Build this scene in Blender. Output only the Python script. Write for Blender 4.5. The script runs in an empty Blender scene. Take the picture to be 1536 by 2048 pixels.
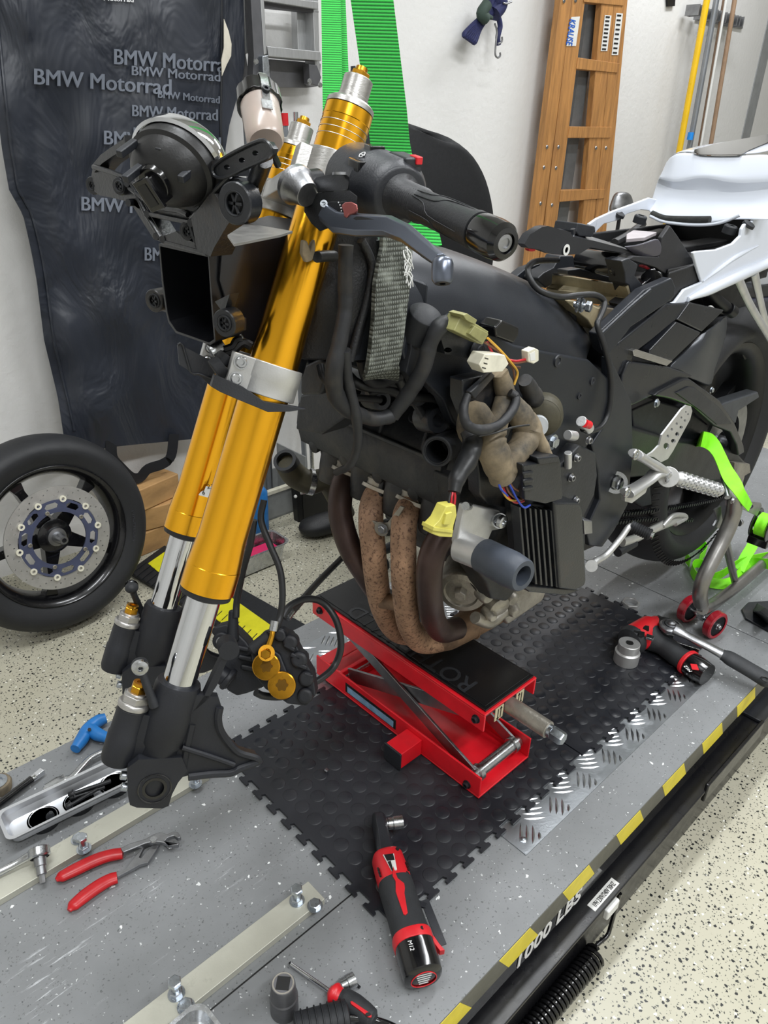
import bpy, bmesh, math, random
from mathutils import Vector as V, Matrix
from mathutils.geometry import tessellate_polygon
PI = math.pi
random.seed(11)
SC = bpy.context.scene
COL = SC.collection
ZP = 0.25            # top of the lift platform above the garage floor
WY = 2.15            # back wall

# ---------------------------------------------------------------- camera
FPX = 1491.8
_p, _r, _y = (math.radians(a) for a in (27.504, 1.983, 45.53))
FWD = V((math.cos(_p)*math.cos(_y), math.cos(_p)*math.sin(_y), -math.sin(_p)))
_rt = V((math.sin(_y), -math.cos(_y), 0)); _up = _rt.cross(FWD)
RR = math.cos(_r)*_rt + math.sin(_r)*_up
UU = -math.sin(_r)*_rt + math.cos(_r)*_up
EYE = V((0, 0, 1.25))
cd = bpy.data.cameras.new('camera'); cam = bpy.data.objects.new('camera', cd); COL.objects.link(cam)
cd.sensor_fit = 'VERTICAL'; cd.sensor_height = 36; cd.sensor_width = 27
cd.lens = FPX/2048*36; cd.clip_start = 0.02; cd.clip_end = 60
cam.matrix_world = Matrix(((RR.x, UU.x, -FWD.x, EYE.x), (RR.y, UU.y, -FWD.y, EYE.y), (RR.z, UU.z, -FWD.z, EYE.z), (0, 0, 0, 1)))
SC.camera = cam

# ---------------------------------------------------------------- world, lamps, exposure
w = bpy.data.worlds.new('world'); SC.world = w; w.use_nodes = True
w.node_tree.nodes['Background'].inputs[0].default_value = (0.9, 0.95, 1, 1)
w.node_tree.nodes['Background'].inputs[1].default_value = 0.25
SC.view_settings.view_transform = 'Standard'; SC.view_settings.look = 'None'
SC.view_settings.gamma = 1; SC.view_settings.exposure = 0.0; SC.view_settings.use_curve_mapping = False
def arealamp(loc, sx, sy, power, col=(1, 0.97, 0.93), rot=(0, 0, 0)):
    l = bpy.data.lights.new('unseen_lamp_light', 'AREA'); l.shape = 'RECTANGLE'; l.size = sx; l.size_y = sy
    l.energy = power; l.color = col
    o = bpy.data.objects.new('unseen_lamp_light', l); o.location = loc; o.rotation_euler = rot; COL.objects.link(o)
    return o
LAMPS = [(0.1, 0.75), (2.0, 0.75), (3.7, 1.55), (0.1, -0.9), (2.0, -0.9)]  # all unseen; the one close to the back wall is added to brighten it
for lx, ly in LAMPS:
    arealamp((lx, ly, 2.78), 1.3, 0.16, 46 if ly < 0 else 29 if ly < 1.5 else 30, (.95, .975, 1))  # pair behind the camera serves as fill, turned up for camera-facing sides

# ---------------------------------------------------------------- pixel of the 1536x2048 frame -> point in the place
def ray(px, py): return FWD + RR*((px-768)/FPX) - UU*((py-1024)/FPX)
def Y(px, py, y): d = ray(px, py); return EYE + d*((y-EYE.y)/d.y)
def Z(px, py, z=ZP): d = ray(px, py); return EYE + d*((z-EYE.z)/d.z)
def X(px, py, x): d = ray(px, py); return EYE + d*((x-EYE.x)/d.x)
def PL(px, py, q, n): d = ray(px, py); return EYE + d*((V(q)-EYE).dot(V(n))/d.dot(V(n)))
def lerp(a, b, t): return a + (b-a)*t

# ---------------------------------------------------------------- mesh helpers
def basis(ax, up=None):
    z = V(ax).normalized()
    h = V(up) if up is not None else (V((0, 0, 1)) if abs(z.z) < .9 else V((1, 0, 0)))
    x = h - z*h.dot(z)
    if x.length < 1e-6: x = V((1, 0, 0)) - z*z.x
    x.normalize(); return x, z.cross(x), z
def RZ(a): return Matrix.Rotation(a, 3, 'Z')
def euler(x, y, z):
    from mathutils import Euler
    return Euler((x, y, z)).to_matrix()
def smoothpts(pts, n=6, rad=None, closed=False):
    P = [V(p) for p in pts]; m = len(P); out = []; ro = []
    seg = m if closed else m-1
    for i in range(seg):
        if closed: a, b, c, d = P[(i-1) % m], P[i], P[(i+1) % m], P[(i+2) % m]
        else:
            b, c = P[i], P[i+1]
            a = P[i-1] if i else b*2-c
            d = P[i+2] if i+2 < m else c*2-b
        for k in range(n):
            t = k/n
            out.append(0.5*((2*b)+(-a+c)*t+(2*a-5*b+4*c-d)*t*t+(-a+3*b-3*c+d)*t**3))
            if rad is not None: ro.append(rad[i]+(rad[(i+1) % m]-rad[i])*(t*t*(3-2*t)))
    if not closed:
        out.append(P[-1])
        if rad is not None: ro.append(rad[-1])
    return (out, ro) if rad is not None else out
class MB:
    def __init__(s): s.v = []; s.f = []; s.m = []
    def add(s, vs, fs, mi=0):
        b = len(s.v); s.v += [V(p) for p in vs]; s.f += [tuple(b+i for i in f) for f in fs]; s.m += [mi]*len(fs); return s
    def box(s, c, d, R=None, mi=0):
        c = V(c); vs = []
        for x in (-.5, .5):
            for y in (-.5, .5):
                for z in (-.5, .5):
                    q = V((x*d[0], y*d[1], z*d[2]))
                    vs.append(c + (R @ q if R is not None else q))
        return s.add(vs, [(0, 1, 3, 2), (4, 6, 7, 5), (0, 4, 5, 1), (2, 3, 7, 6), (0, 2, 6, 4), (1, 5, 7, 3)], mi)
    def bb(s, x0, x1, y0, y1, z0, z1, mi=0):
        return s.box(((x0+x1)/2, (y0+y1)/2, (z0+z1)/2), (abs(x1-x0), abs(y1-y0), abs(z1-z0)), None, mi)
    def bar(s, a, b, w, h, up=None, mi=0):
        a = V(a); b = V(b); x, y, z = basis(b-a, up)
        R = Matrix((x, y, z)).transposed()
        return s.box((a+b)/2, (h, w, (b-a).length), R, mi)
    def lathe(s, o, ax, prof, seg=28, mi=0, cap=True, sx=1, sy=1, up=None, a0=0):
        o = V(o); x, y, z = basis(ax, up); vs = []; fs = []
        for (h, r) in prof:
            for k in range(seg):
                a = 2*PI*k/seg + a0
                vs.append(o + z*h + x*(r*sx*math.cos(a)) + y*(r*sy*math.sin(a)))
        n = len(prof)
        for i in range(n-1):
            for k in range(seg):
                k2 = (k+1) % seg
                fs.append((i*seg+k, i*seg+k2, (i+1)*seg+k2, (i+1)*seg+k))
        if cap:
            if prof[0][1] > 1e-5: fs.append(tuple(range(seg))[::-1])
            if prof[-1][1] > 1e-5: fs.append(tuple((n-1)*seg+k for k in range(seg)))
        return s.add(vs, fs, mi)
    def cyl(s, a, b, r, r2=None, seg=24, mi=0, ch=0):
        a = V(a); b = V(b); L = (b-a).length; r2 = r if r2 is None else r2
        pr = [(0, r), (L, r2)] if not ch else [(0, r-ch), (ch, r), (L-ch, r2), (L, r2-ch)]
        return s.lathe(a, b-a, pr, seg, mi)
    def pipe(s, a, b, ro, ri, seg=28, mi=0, mi2=None):
        a = V(a); b = V(b); L = (b-a).length
        return s.lathe(a, b-a, [(0, ri), (0, ro), (L, ro), (L, ri), (0, ri)], seg, mi, cap=False)
    def hexa(s, o, ax, r, h, mi=0, up=None):
        return s.lathe(o, ax, [(0, r), (h*.85, r), (h, r*.86)], 6, mi, up=up)
    def bolt(s, o, ax, r, h, mi=0):
        s.lathe(o, ax, [(0, r*1.35), (h*.2, r*1.35), (h*.22, r)], 20, mi); o = V(o)+V(ax).normalized()*h*.2
        return s.hexa(o, ax, r, h*.8, mi)
    def socketbolt(s, o, ax, r, h, mi=0):
        return s.lathe(o, ax, [(0, r), (h*.85, r), (h, r*.86), (h, r*.5), (h*.45, r*.5), (h*.45, 0)], 18, mi, cap=False)
    def tube(s, pts, r, seg=12, mi=0, n=5, cap=True, flat=None, up=None, closed=False):
        rad = list(r) if isinstance(r, (list, tuple)) else [r]*len(pts)
        if n > 1: P, rad = smoothpts(pts, n, rad, closed)
        else: P = [V(p) for p in pts]
        m = len(P); T = []
        for i in range(m):
            if closed: t = P[(i+1) % m]-P[i-1]
            else: t = P[min(i+1, m-1)]-P[max(i-1, 0)]
            T.append(t.normalized() if t.length > 1e-9 else V((0, 0, 1)))
        x = basis(T[0], up)[0]; vs = []; fs = []
        sx, sy = flat if flat else (1, 1)
        for i in range(m):
            if up is not None: x = basis(T[i], up)[0]
            else:
                x = x - T[i]*x.dot(T[i]); x.normalize()
            y = T[i].cross(x)
            for k in range(seg):
                a = 2*PI*k/seg
                vs.append(P[i] + x*(rad[i]*sx*math.cos(a)) + y*(rad[i]*sy*math.sin(a)))
        rng = m if closed else m-1
        for i in range(rng):
            j = (i+1) % m
            for k in range(seg):
                k2 = (k+1) % seg
                fs.append((i*seg+k, i*seg+k2, j*seg+k2, j*seg+k))
        if cap and not closed:
            fs.append(tuple(range(seg))[::-1]); fs.append(tuple((m-1)*seg+k for k in range(seg)))
        return s.add(vs, fs, mi)
    def ribbon(s, pts, w, t, side, mi=0, n=6):
        """flat strap: pts centre line, side = width direction (vector or list)"""
        sides = side if isinstance(side, list) else [side]*len(pts)
        P = smoothpts(pts, n) if n > 1 else [V(p) for p in pts]
        S = smoothpts(sides, n) if n > 1 else [V(q) for q in sides]
        vs = []; fs = []; m = len(P)
        ws = w if isinstance(w, list) else None
        for i in range(m):
            tg = (P[min(i+1, m-1)]-P[max(i-1, 0)]).normalized()
            sd = S[i]-tg*S[i].dot(tg); sd.normalize(); nn = tg.cross(sd)
            ww = w if ws is None else lerp(ws[min(i//n, len(ws)-1)], ws[min(i//n+1, len(ws)-1)], (i % n)/n)
            for a, b in ((-.5, -.5), (.5, -.5), (.5, .5), (-.5, .5)): vs.append(P[i]+sd*(a*ww)+nn*(b*t))
        for i in range(m-1):
            for k in range(4): fs.append((i*4+k, i*4+(k+1) % 4, (i+1)*4+(k+1) % 4, (i+1)*4+k))
        fs += [(0, 3, 2, 1), tuple((m-1)*4+k for k in range(4))]
        return s.add(vs, fs, mi)
    def prism(s, pts, vec, mi=0, holes=(), mi2=None):
        pts = [V(p) for p in pts]; vec = V(vec)
        loops = [pts]+[[V(q) for q in h] for h in holes]
        flat = [p for l in loops for p in l]; N = len(flat)
        nm = V((0, 0, 0))
        for i in range(len(pts)): nm += (pts[i]-pts[0]).cross(pts[(i+1) % len(pts)]-pts[0])
        nm.normalize(); bx, by, _ = basis(nm)
        l2 = [[V(((p-pts[0]).dot(bx), (p-pts[0]).dot(by), 0)) for p in l] for l in loops]
        vs = flat+[p+vec for p in flat]
        if holes: tri = tessellate_polygon(l2)
        else: tri = [tuple(range(len(pts)))]
        fs = [tuple(t) for t in tri]+[tuple(i+N for i in t)[::-1] for t in tri]
        mm = [mi]*len(fs); b = 0
        for l in loops:
            for i in range(len(l)):
                j = (i+1) % len(l); fs.append((b+i, b+j, N+b+j, N+b+i)); mm.append(mi if mi2 is None else mi2)
            b += len(l)
        base = len(s.v); s.v += vs; s.f += [tuple(base+i for i in f) for f in fs]; s.m += mm; return s
    def loft(s, rings, mi=0, cap=True, closed=False):
        n = len(rings[0]); vs = [p for r in rings for p in r]; fs = []; m = len(rings)
        for i in range(m if closed else m-1):
            j = (i+1) % m
            for k in range(n): fs.append((i*n+k, i*n+(k+1) % n, j*n+(k+1) % n, j*n+k))
        if cap and not closed: fs += [tuple(range(n))[::-1], tuple((m-1)*n+k for k in range(n))]
        return s.add(vs, fs, mi)
    def sheet(s, grid, t, mi=0):
        """grid[i][j] of points -> thick sheet (offset along normals)"""
        R = len(grid); Cn = len(grid[0]); A = []; B = []
        for i in range(R):
            for j in range(Cn):
                du = grid[min(i+1, R-1)][j]-grid[max(i-1, 0)][j]; dv = grid[i][min(j+1, Cn-1)]-grid[i][max(j-1, 0)]
                nn = du.cross(dv); nn = nn.normalized() if nn.length > 1e-12 else V((0, 0, 1))
                A.append(grid[i][j]); B.append(grid[i][j]+nn*t)
        N = R*Cn; fs = []
        for i in range(R-1):
            for j in range(Cn-1):
                q = (i*Cn+j, i*Cn+j+1, (i+1)*Cn+j+1, (i+1)*Cn+j)
                fs.append(q); fs.append(tuple(k+N for k in q)[::-1])
        edge = [j for j in range(Cn)]+[i*Cn+Cn-1 for i in range(1, R)]+[(R-1)*Cn+j for j in range(Cn-2, -1, -1)]+[i*Cn for i in range(R-2, 0, -1)]
        for a in range(len(edge)):
            p, q = edge[a], edge[(a+1) % len(edge)]; fs.append((p, q, q+N, p+N))
        return s.add(A+B, fs, mi)
    def ball(s, c, r, sc=(1, 1, 1), seg=20, mi=0, R=None):
        c = V(c); n = seg//2; vs = []; fs = []
        for i in range(1, n):
            th = PI*i/n
            for k in range(seg):
                a = 2*PI*k/seg; q = V((math.sin(th)*math.cos(a)*sc[0], math.sin(th)*math.sin(a)*sc[1], math.cos(th)*sc[2]))*r
                vs.append(c+(R @ q if R is not None else q))
        top = len(vs); e = V((0, 0, sc[2]*r)); e = R @ e if R is not None else e
        vs += [c+e, c-e]
        for i in range(n-2):
            for k in range(seg): fs.append((i*seg+k, (i+1)*seg+k, (i+1)*seg+(k+1) % seg, i*seg+(k+1) % seg))
        for k in range(seg): fs.append((top, k, (k+1) % seg)); fs.append((top+1, (n-2)*seg+(k+1) % seg, (n-2)*seg+k))
        return s.add(vs, fs, mi)
    def torus(s, c, ax, R, r, seg=40, seg2=10, mi=0, a0=0, a1=2*PI, sc=1):
        c = V(c); x, y, z = basis(ax); full = abs(a1-a0-2*PI) < 1e-6
        m = seg if full else seg+1
        pts = [c+x*R*math.cos(a0+(a1-a0)*i/seg)+y*R*math.sin(a0+(a1-a0)*i/seg) for i in range(m)]
        return s.tube(pts, r, seg2, mi, 1, True, None, z, full)
    def build(s, name, mat, parent=None, bevel=0, label=None, sharp=38, seg=2, sub=0):
        me = bpy.data.meshes.new(name); me.from_pydata([tuple(p) for p in s.v], [], s.f)
        for m in (mat if isinstance(mat, (list, tuple)) else [mat]): me.materials.append(m)
        me.polygons.foreach_set('material_index', s.m)
        bm = bmesh.new(); bm.from_mesh(me); bmesh.ops.recalc_face_normals(bm, faces=bm.faces); bm.to_mesh(me); bm.free()
        me.polygons.foreach_set('use_smooth', [True]*len(me.polygons)); me.set_sharp_from_angle(angle=math.radians(sharp))
        me.update()
        o = bpy.data.objects.new(name, me); COL.objects.link(o)
        if bevel:
            b = o.modifiers.new('bevel', 'BEVEL'); b.width = bevel; b.segments = seg; b.limit_method = 'ANGLE'; b.angle_limit = math.radians(40); b.harden_normals = True
        if sub:
            b = o.modifiers.new('subsurf', 'SUBSURF'); b.levels = sub; b.render_levels = sub
        if parent is not None: hook(o, parent)
        if label: o['label'] = label
        return o
WORLDLOC = {}
def wloc(o):
    """world offset of an un-rotated chain (roots may be rotated: then children are local)"""
    l = V((0, 0, 0))
    while o is not None: l = l + o.location; o = o.parent
    return l
LOCAL = set()
def hook(o, parent):
    r = parent
    while r.parent is not None: r = r.parent
    o.parent = parent
    if r.name not in LOCAL and parent is r: o.location = -r.location
def thing(name, label, cat, loc=(0, 0, 0), group=None, rot=None, local=False):
    o = bpy.data.objects.new(name, None); COL.objects.link(o); o.empty_display_size = .05
    o.location = loc
    if rot is not None: o.rotation_euler = rot
    if local or rot is not None: LOCAL.add(o.name)
    o['label'] = label; o['category'] = cat
    if group: o['group'] = group
    return o
def tag(o, label, cat, group=None):
    o['label'] = label; o['category'] = cat
    if group: o['group'] = group
    return o
def struct(o): o['kind'] = 'structure'; return o
def textmesh(body, size, ext=0.0004, bold=0.0, space=1.0):
    cu = bpy.data.curves.new('lettering', 'FONT'); cu.body = body; cu.size = size; cu.extrude = ext; cu.offset = bold; cu.space_character = space
    cu.align_x = 'LEFT'; cu.resolution_u = 3
    o = bpy.data.objects.new('lettering', cu); COL.objects.link(o)
    dg = bpy.context.evaluated_depsgraph_get(); me = bpy.data.meshes.new_from_object(o.evaluated_get(dg))
    vs = [v.co.copy() for v in me.vertices]; fs = [tuple(p.vertices) for p in me.polygons]
    bpy.data.objects.remove(o); bpy.data.curves.remove(cu); bpy.data.meshes.remove(me)
    return vs, fs
def addtext(mb, body, size, o, ux, uy, ext=.0004, bold=0.0, mi=0, center=False, space=1.0, width=None):
    vs, fs = textmesh(body, size, ext, bold, space); o = V(o); ux = V(ux).normalized(); uy = V(uy).normalized(); uz = ux.cross(uy)
    if not vs: return
    w = max(v.x for v in vs); k = width/w if width else 1.0
    cx = w*k/2 if center else 0; cy = size*.35 if center else 0
    mb.add([o+ux*(v.x*k-cx)+uy*(v.y-cy)+uz*(v.z) for v in vs], fs, mi)

# ---------------------------------------------------------------- materials (all procedural)
def newmat(name):
    m = bpy.data.materials.new(name); m.use_nodes = True; nt = m.node_tree; return m, nt, nt.nodes['Principled BSDF']
def nd(nt, t, **k):
    n = nt.nodes.new(t)
    for a, b in k.items():
        if a in n.inputs.keys() if isinstance(a, str) else False: n.inputs[a].default_value = b
        else: setattr(n, a, b)
    return n
def ramp(nt, fac, stops, interp='LINEAR'):
    r = nt.nodes.new('ShaderNodeValToRGB'); cr = r.color_ramp; cr.interpolation = interp
    while len(cr.elements) < len(stops): cr.elements.new(.5)
    for e, (p, c) in zip(cr.elements, stops): e.position = p; e.color = c if len(c) == 4 else (*c, 1)
    nt.links.new(fac, r.inputs[0]); return r.outputs[0]
def coords(nt, scale=(1, 1, 1), rot=(0, 0, 0)):
    tc = nt.nodes.new('ShaderNodeTexCoord'); mp = nt.nodes.new('ShaderNodeMapping')
    mp.inputs['Scale'].default_value = scale; mp.inputs['Rotation'].default_value = rot
    nt.links.new(tc.outputs['Object'], mp.inputs[0]); return mp.outputs[0]
def noise(nt, co, sc, det=4, rough=.55, dist=0):
    n = nt.nodes.new('ShaderNodeTexNoise'); n.inputs['Scale'].default_value = sc; n.inputs['Detail'].default_value = det
    n.inputs['Roughness'].default_value = rough; n.inputs['Distortion'].default_value = dist; nt.links.new(co, n.inputs['Vector']); return n.outputs['Fac']
def mixc(nt, fac, a, b, mode='MIX'):
    m = nt.nodes.new('ShaderNodeMix'); m.data_type = 'RGBA'; m.blend_type = mode
    for i, v in ((0, fac), (6, a), (7, b)):
        if isinstance(v, (int, float)): m.inputs[i].default_value = v
        elif isinstance(v, tuple): m.inputs[i].default_value = v if len(v) == 4 else (*v, 1)
        else: nt.links.new(v, m.inputs[i])
    return m.outputs[2]
def bumpn(nt, h, st, dist, b):
    n = nt.nodes.new('ShaderNodeBump'); n.inputs['Strength'].default_value = st; n.inputs['Distance'].default_value = dist
    nt.links.new(h, n.inputs['Height']); nt.links.new(n.outputs[0], b.inputs['Normal'])
def rgb(h):
    h = h.lstrip('#'); c = [int(h[i:i+2], 16)/255 for i in (0, 2, 4)]
    return tuple(x/12.92 if x <= .04045 else ((x+.055)/1.055)**2.4 for x in c)
def mat(name, col, rough=.5, metal=0, var=.12, vs=30, bump=0, bs=300, dirt=None, dsc=14, dth=(.5, .7), coat=0, rvar=.1, stretch=(1, 1, 1), trans=0, ior=1.45, spec=None, aniso=0):
    m, nt, b = newmat(name); col = rgb(col) if isinstance(col, str) else col
    co = coords(nt, stretch); f = noise(nt, co, vs)
    lo = tuple(c*(1-var) for c in col); hi = tuple(min(1, c*(1+var)) for c in col)
    c = ramp(nt, f, [(.3, lo), (.7, hi)])
    if dirt:
        dcol = rgb(dirt) if isinstance(dirt, str) else dirt
        df = noise(nt, co, dsc, 8, .68); dm = ramp(nt, df, [(dth[0], (0, 0, 0)), (dth[1], (1, 1, 1))])
        c = mixc(nt, dm, c, dcol)
        rr = nt.nodes.new('ShaderNodeMapRange'); nt.links.new(dm, rr.inputs[0]); rr.inputs[3].default_value = rough; rr.inputs[4].default_value = max(rough, .75)
        nt.links.new(rr.outputs[0], b.inputs['Roughness'])
        if metal:
            mm = nt.nodes.new('ShaderNodeMapRange'); nt.links.new(dm, mm.inputs[0]); mm.inputs[3].default_value = metal; mm.inputs[4].default_value = 0.1
            nt.links.new(mm.outputs[0], b.inputs['Metallic'])
    else:
        rr = nt.nodes.new('ShaderNodeMapRange'); nt.links.new(noise(nt, co, vs*2.3), rr.inputs[0]); rr.inputs[3].default_value = max(0, rough-rvar); rr.inputs[4].default_value = min(1, rough+rvar)
        nt.links.new(rr.outputs[0], b.inputs['Roughness']); b.inputs['Metallic'].default_value = metal
    nt.links.new(c, b.inputs['Base Color'])
    if bump: bumpn(nt, noise(nt, co, bs, 3), bump, .001, b)
    if coat: b.inputs['Coat Weight'].default_value = coat; b.inputs['Coat Roughness'].default_value = .06
    if trans: b.inputs['Transmission Weight'].default_value = trans; b.inputs['IOR'].default_value = ior
    if spec is not None: b.inputs['Specular IOR Level'].default_value = spec
    return m
K = {}
K['blackplastic'] = mat('black_plastic', '#23252a', .42, 0, .2, 20, .25, 500)
K['blackgloss'] = mat('gloss_black', '#0c0c0e', .18, 0, .1, 20, coat=.4)
K['dustyblack'] = mat('dusty_black_plastic', '#1e2024', .32, 0, .2, 30, .3, 260, dirt='#5a5248', dsc=9, dth=(.56, .82))
K['mattblack'] = mat('matt_black', '#16181e', .55, 0, .2, 30, .2, 400)
K['satinblack'] = mat('satin_black_metal', '#151619', .38, .35, .15, 25, .15, 700)
K['framepaint'] = mat('black_frame_paint', '#25282e', .36, .3, .15, 12, .2, 900)
K['rubber'] = mat('black_rubber', '#1b1d21', .62, 0, .15, 40, .25, 350)
K['tyre'] = mat('tyre_rubber', '#1c1d20', .6, 0, .2, 12, .3, 200)
K['dirtyengine'] = mat('dirty_engine_casting', '#333436', .5, .4, .3, 30, .6, 140, dirt='#5b554a', dsc=12, dth=(.5, .8))
K['blackengine'] = mat('black_engine_casting', '#2a2c30', .42, .25, .25, 18, .5, 160, dirt='#5a574f', dsc=9, dth=(.52, .85))
K['castalu'] = mat('raw_cast_aluminium', '#a7a298', .45, .8, .25, 25, .5, 220, dirt='#5a5347', dsc=20, dth=(.5, .75))
K['rust'] = mat('rusty_header_steel', '#a8866c', .62, .3, .35, 24, .6, 260, dirt='#5a4034', dsc=200, dth=(.50, .64))
K['brownpipe'] = mat('heat_browned_header', '#4a3a36', .42, .5, .3, 14, .25, 150, dirt='#5e4636', dsc=18, dth=(.55, .8))
K['tanpipe'] = mat('tan_collector_steel', '#8a6f58', .6, .4, .25, 25, .4, 200, dirt='#3a2c26', dsc=16, dth=(.5, .75))
K['gold'] = mat('gold_anodised', '#f7b42c', .2, 1, .06, 4, 0, 1, rvar=.05, stretch=(1, 1, 1))
K['goldbolt'] = mat('gold_bolt', '#c58f2c', .3, 1, .15, 60)
K['chrome'] = mat('chrome', '#d6d8dc', .06, 1, .03, 10, rvar=.03)
K['steel'] = mat('bright_steel', '#b9bbbd', .26, 1, .12, 60, .1, 500)
K['dullsteel'] = mat('dull_steel', '#9c9da0', .38, 1, .18, 40, .25, 300)
K['zinc'] = mat('zinc_plated', '#b7bdc4', .3, 1, .15, 120, .1, 400)
K['silver'] = mat('silver_painted_aluminium', '#c9c9c8', .42, .75, .08, 40, .15, 500)
K['brushed'] = mat('brushed_aluminium', '#b6b4b1', .34, .9, .1, 60, .2, 300, stretch=(1, 1, 8))
K['red'] = mat('red_powder_coat', '#dd1a27', .34, 0, .12, 25, .15, 500, dirt='#a8141c', dsc=18, dth=(.68, .85), coat=.2)
K['redplastic'] = mat('red_plastic', '#cf2029', .38, 0, .08, 30)
K['redrubber'] = mat('red_dipped_rubber', '#b8141c', .35, 0, .12, 40)
K['darkgrip'] = mat('dark_grey_grip', '#26282b', .62, 0, .12, 60, .3, 800)
K['white'] = mat('white_gloss_fairing', '#d3d8e2', .16, 0, .02, 6, coat=.5)
K['whiteplastic'] = mat('white_connector_plastic', '#d8d4c2', .4, 0, .12, 60)
K['yellowconn'] = mat('yellow_connector_plastic', '#cbc35e', .35, 0, .1, 80)
K['greenconn'] = mat('olive_connector_plastic', '#8d8b5c', .4, 0, .15, 80)
K['wood'] = mat('varnished_pine', '#ab7a45', .5, 0, .25, 9, .2, 90, dirt='#7a5230', dsc=5, dth=(.5, .85), stretch=(8, 8, .8))
K['roughwood'] = mat('rough_pine_block', '#b58d5c', .75, 0, .3, 6, .5, 60, dirt='#4f3720', dsc=12, dth=(.58, .8), stretch=(1, 3, 3))
K['tape'] = mat('dusty_loom_tape', '#33322f', .7, 0, .3, 24, .7, 60, dirt='#96866c', dsc=16, dth=(.30, .66))
K['loom'] = mat('black_loom_sleeve', '#202124', .55, 0, .25, 30, .5, 90, dirt='#4c463d', dsc=14, dth=(.5, .85))
K['leather'] = mat('black_grained_vinyl', '#17181b', .5, 0, .15, 20, .8, 420)
K['blue'] = mat('blue_plastic', '#1f6fb5', .42, 0, .15, 50, .1, 300)
K['bluegloss'] = mat('dark_blue_gloss', '#101f86', .2, 0, .05, 5, coat=.4)
K['lime'] = mat('lime_webbing', '#86ee1a', .6, 0, .1, 60, .3, 700)
K['chair'] = mat('black_chair_mesh', '#0e0f12', .8, 0, .15, 60, .4, 700)
K['pink'] = mat('pink_liquid', '#d01f5c', .15, 0, .05, 5)
K['amber'] = mat('brake_fluid_bottle', '#dccbc0', .25, 0, .06, 20, trans=.5)
K['darkhose'] = mat('rubber_hose', '#1a1b1d', .45, 0, .2, 40, .1, 300)
K['foil'] = mat('heat_shield_foil', '#b3a88c', .4, .7, .3, 14, 1.0, 60, dirt='#8d7c5a', dsc=8, dth=(.4, .7))
K['paper'] = mat('label_white', '#d9d9d6', .5, 0, .03, 20)
K['ink'] = mat('ink_black', '#141414', .5, 0, .05, 20)
K['inkwhite'] = mat('ink_white', '#dcdcdc', .5, 0, .03, 20)
K['inkblue'] = mat('ink_blue', '#1757b8', .5, 0, .03, 20)
K['olive'] = mat('olive_rubber_hose', '#3a3626', .6, 0, .25, 30, .3, 120, dirt='#5b553c', dsc=12, dth=(.5, .8))
K['redwheel'] = mat('red_polyurethane', '#9c1626', .28, 0, .15, 20, coat=.3)
K['yellowpaint'] = mat('yellow_painted_pipe', '#e6b90e', .3, 0, .06, 10, coat=.3)
K['greypipe'] = mat('grey_pipe', '#8b8f95', .35, .6, .1, 10)
K['brownpole'] = mat('brown_pole', '#7d6552', .5, 0, .12, 12)
K['yellow'] = mat('yellow_ramp_rubber', '#e3dc1e', .6, 0, .08, 30, .4, 200)
K['wirered'] = mat('wire_red', '#b01a26', .4); K['wireblue'] = mat('wire_blue', '#2a45a8', .4)
K['wireyellow'] = mat('wire_yellow', '#c99a35', .4); K['wirebrown'] = mat('wire_brown', '#6b4630', .4)
K['greyrubber'] = mat('grey_blue_rubber', '#3f454f', .5, 0, .1, 40, .15, 300)
K['knoblever'] = mat('grey_anodised_lever', '#6d7380', .3, .9, .03, 8, rvar=.04)
K['rosegold'] = mat('faded_red_anodised', '#a85f5c', .3, .6, .1, 40)
K['traysteel'] = mat('polished_tray_steel', '#d2d4d8', .36, .85, .05, 20, rvar=.05)
# ================================================================ the room
def floor_mat():
    m, nt, b = newmat('speckled_epoxy_floor'); co = coords(nt)
    wob = nd(nt, 'ShaderNodeTexNoise'); wob.inputs['Scale'].default_value = 260; nt.links.new(co, wob.inputs['Vector'])
    add = nt.nodes.new('ShaderNodeVectorMath'); add.operation = 'MULTIPLY_ADD'; nt.links.new(wob.outputs['Color'], add.inputs[0]); add.inputs[1].default_value = (.006, .006, .006); nt.links.new(co, add.inputs[2])
    c = ramp(nt, noise(nt, co, 3), [(.3, rgb('#b3af9b')), (.7, rgb('#c1bdab'))])
    for sc, th, p, col in ((105, .30, .50, '#1d1f20'), (150, .28, .60, '#3a3c3a'), (95, .25, .74, '#efeee4'), (230, .30, .6, '#55564f')):
        v = nt.nodes.new('ShaderNodeTexVoronoi'); v.inputs['Scale'].default_value = sc; nt.links.new(add.outputs[0], v.inputs['Vector'])
        d = ramp(nt, v.outputs['Distance'], [(th-.04, (1, 1, 1)), (th, (0, 0, 0))])
        sp = nt.nodes.new('ShaderNodeSeparateColor'); nt.links.new(v.outputs['Color'], sp.inputs[0])
        s = ramp(nt, sp.outputs[0], [(p, (0, 0, 0)), (p+.02, (1, 1, 1))])
        f = mixc(nt, 1.0, d, s, 'MULTIPLY'); c = mixc(nt, f, c, rgb(col))
    nt.links.new(c, b.inputs['Base Color']); b.inputs['Roughness'].default_value = .32
    return m
def wall_mat():
    m, nt, b = newmat('white_plaster_wall'); co = coords(nt)
    c = ramp(nt, noise(nt, co, 1.6, 5), [(.3, rgb('#d6d5d3')), (.7, rgb('#dfdedc'))])
    s = ramp(nt, noise(nt, co, 14, 8, .7), [(.66, (0, 0, 0)), (.8, (1, 1, 1))]); c = mixc(nt, s, c, rgb('#c4c0bb'))
    nt.links.new(c, b.inputs['Base Color']); b.inputs['Roughness'].default_value = .7
    bumpn(nt, noise(nt, co, 45, 6, .6), .5, .004, b); return m
WALL = wall_mat()
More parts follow.
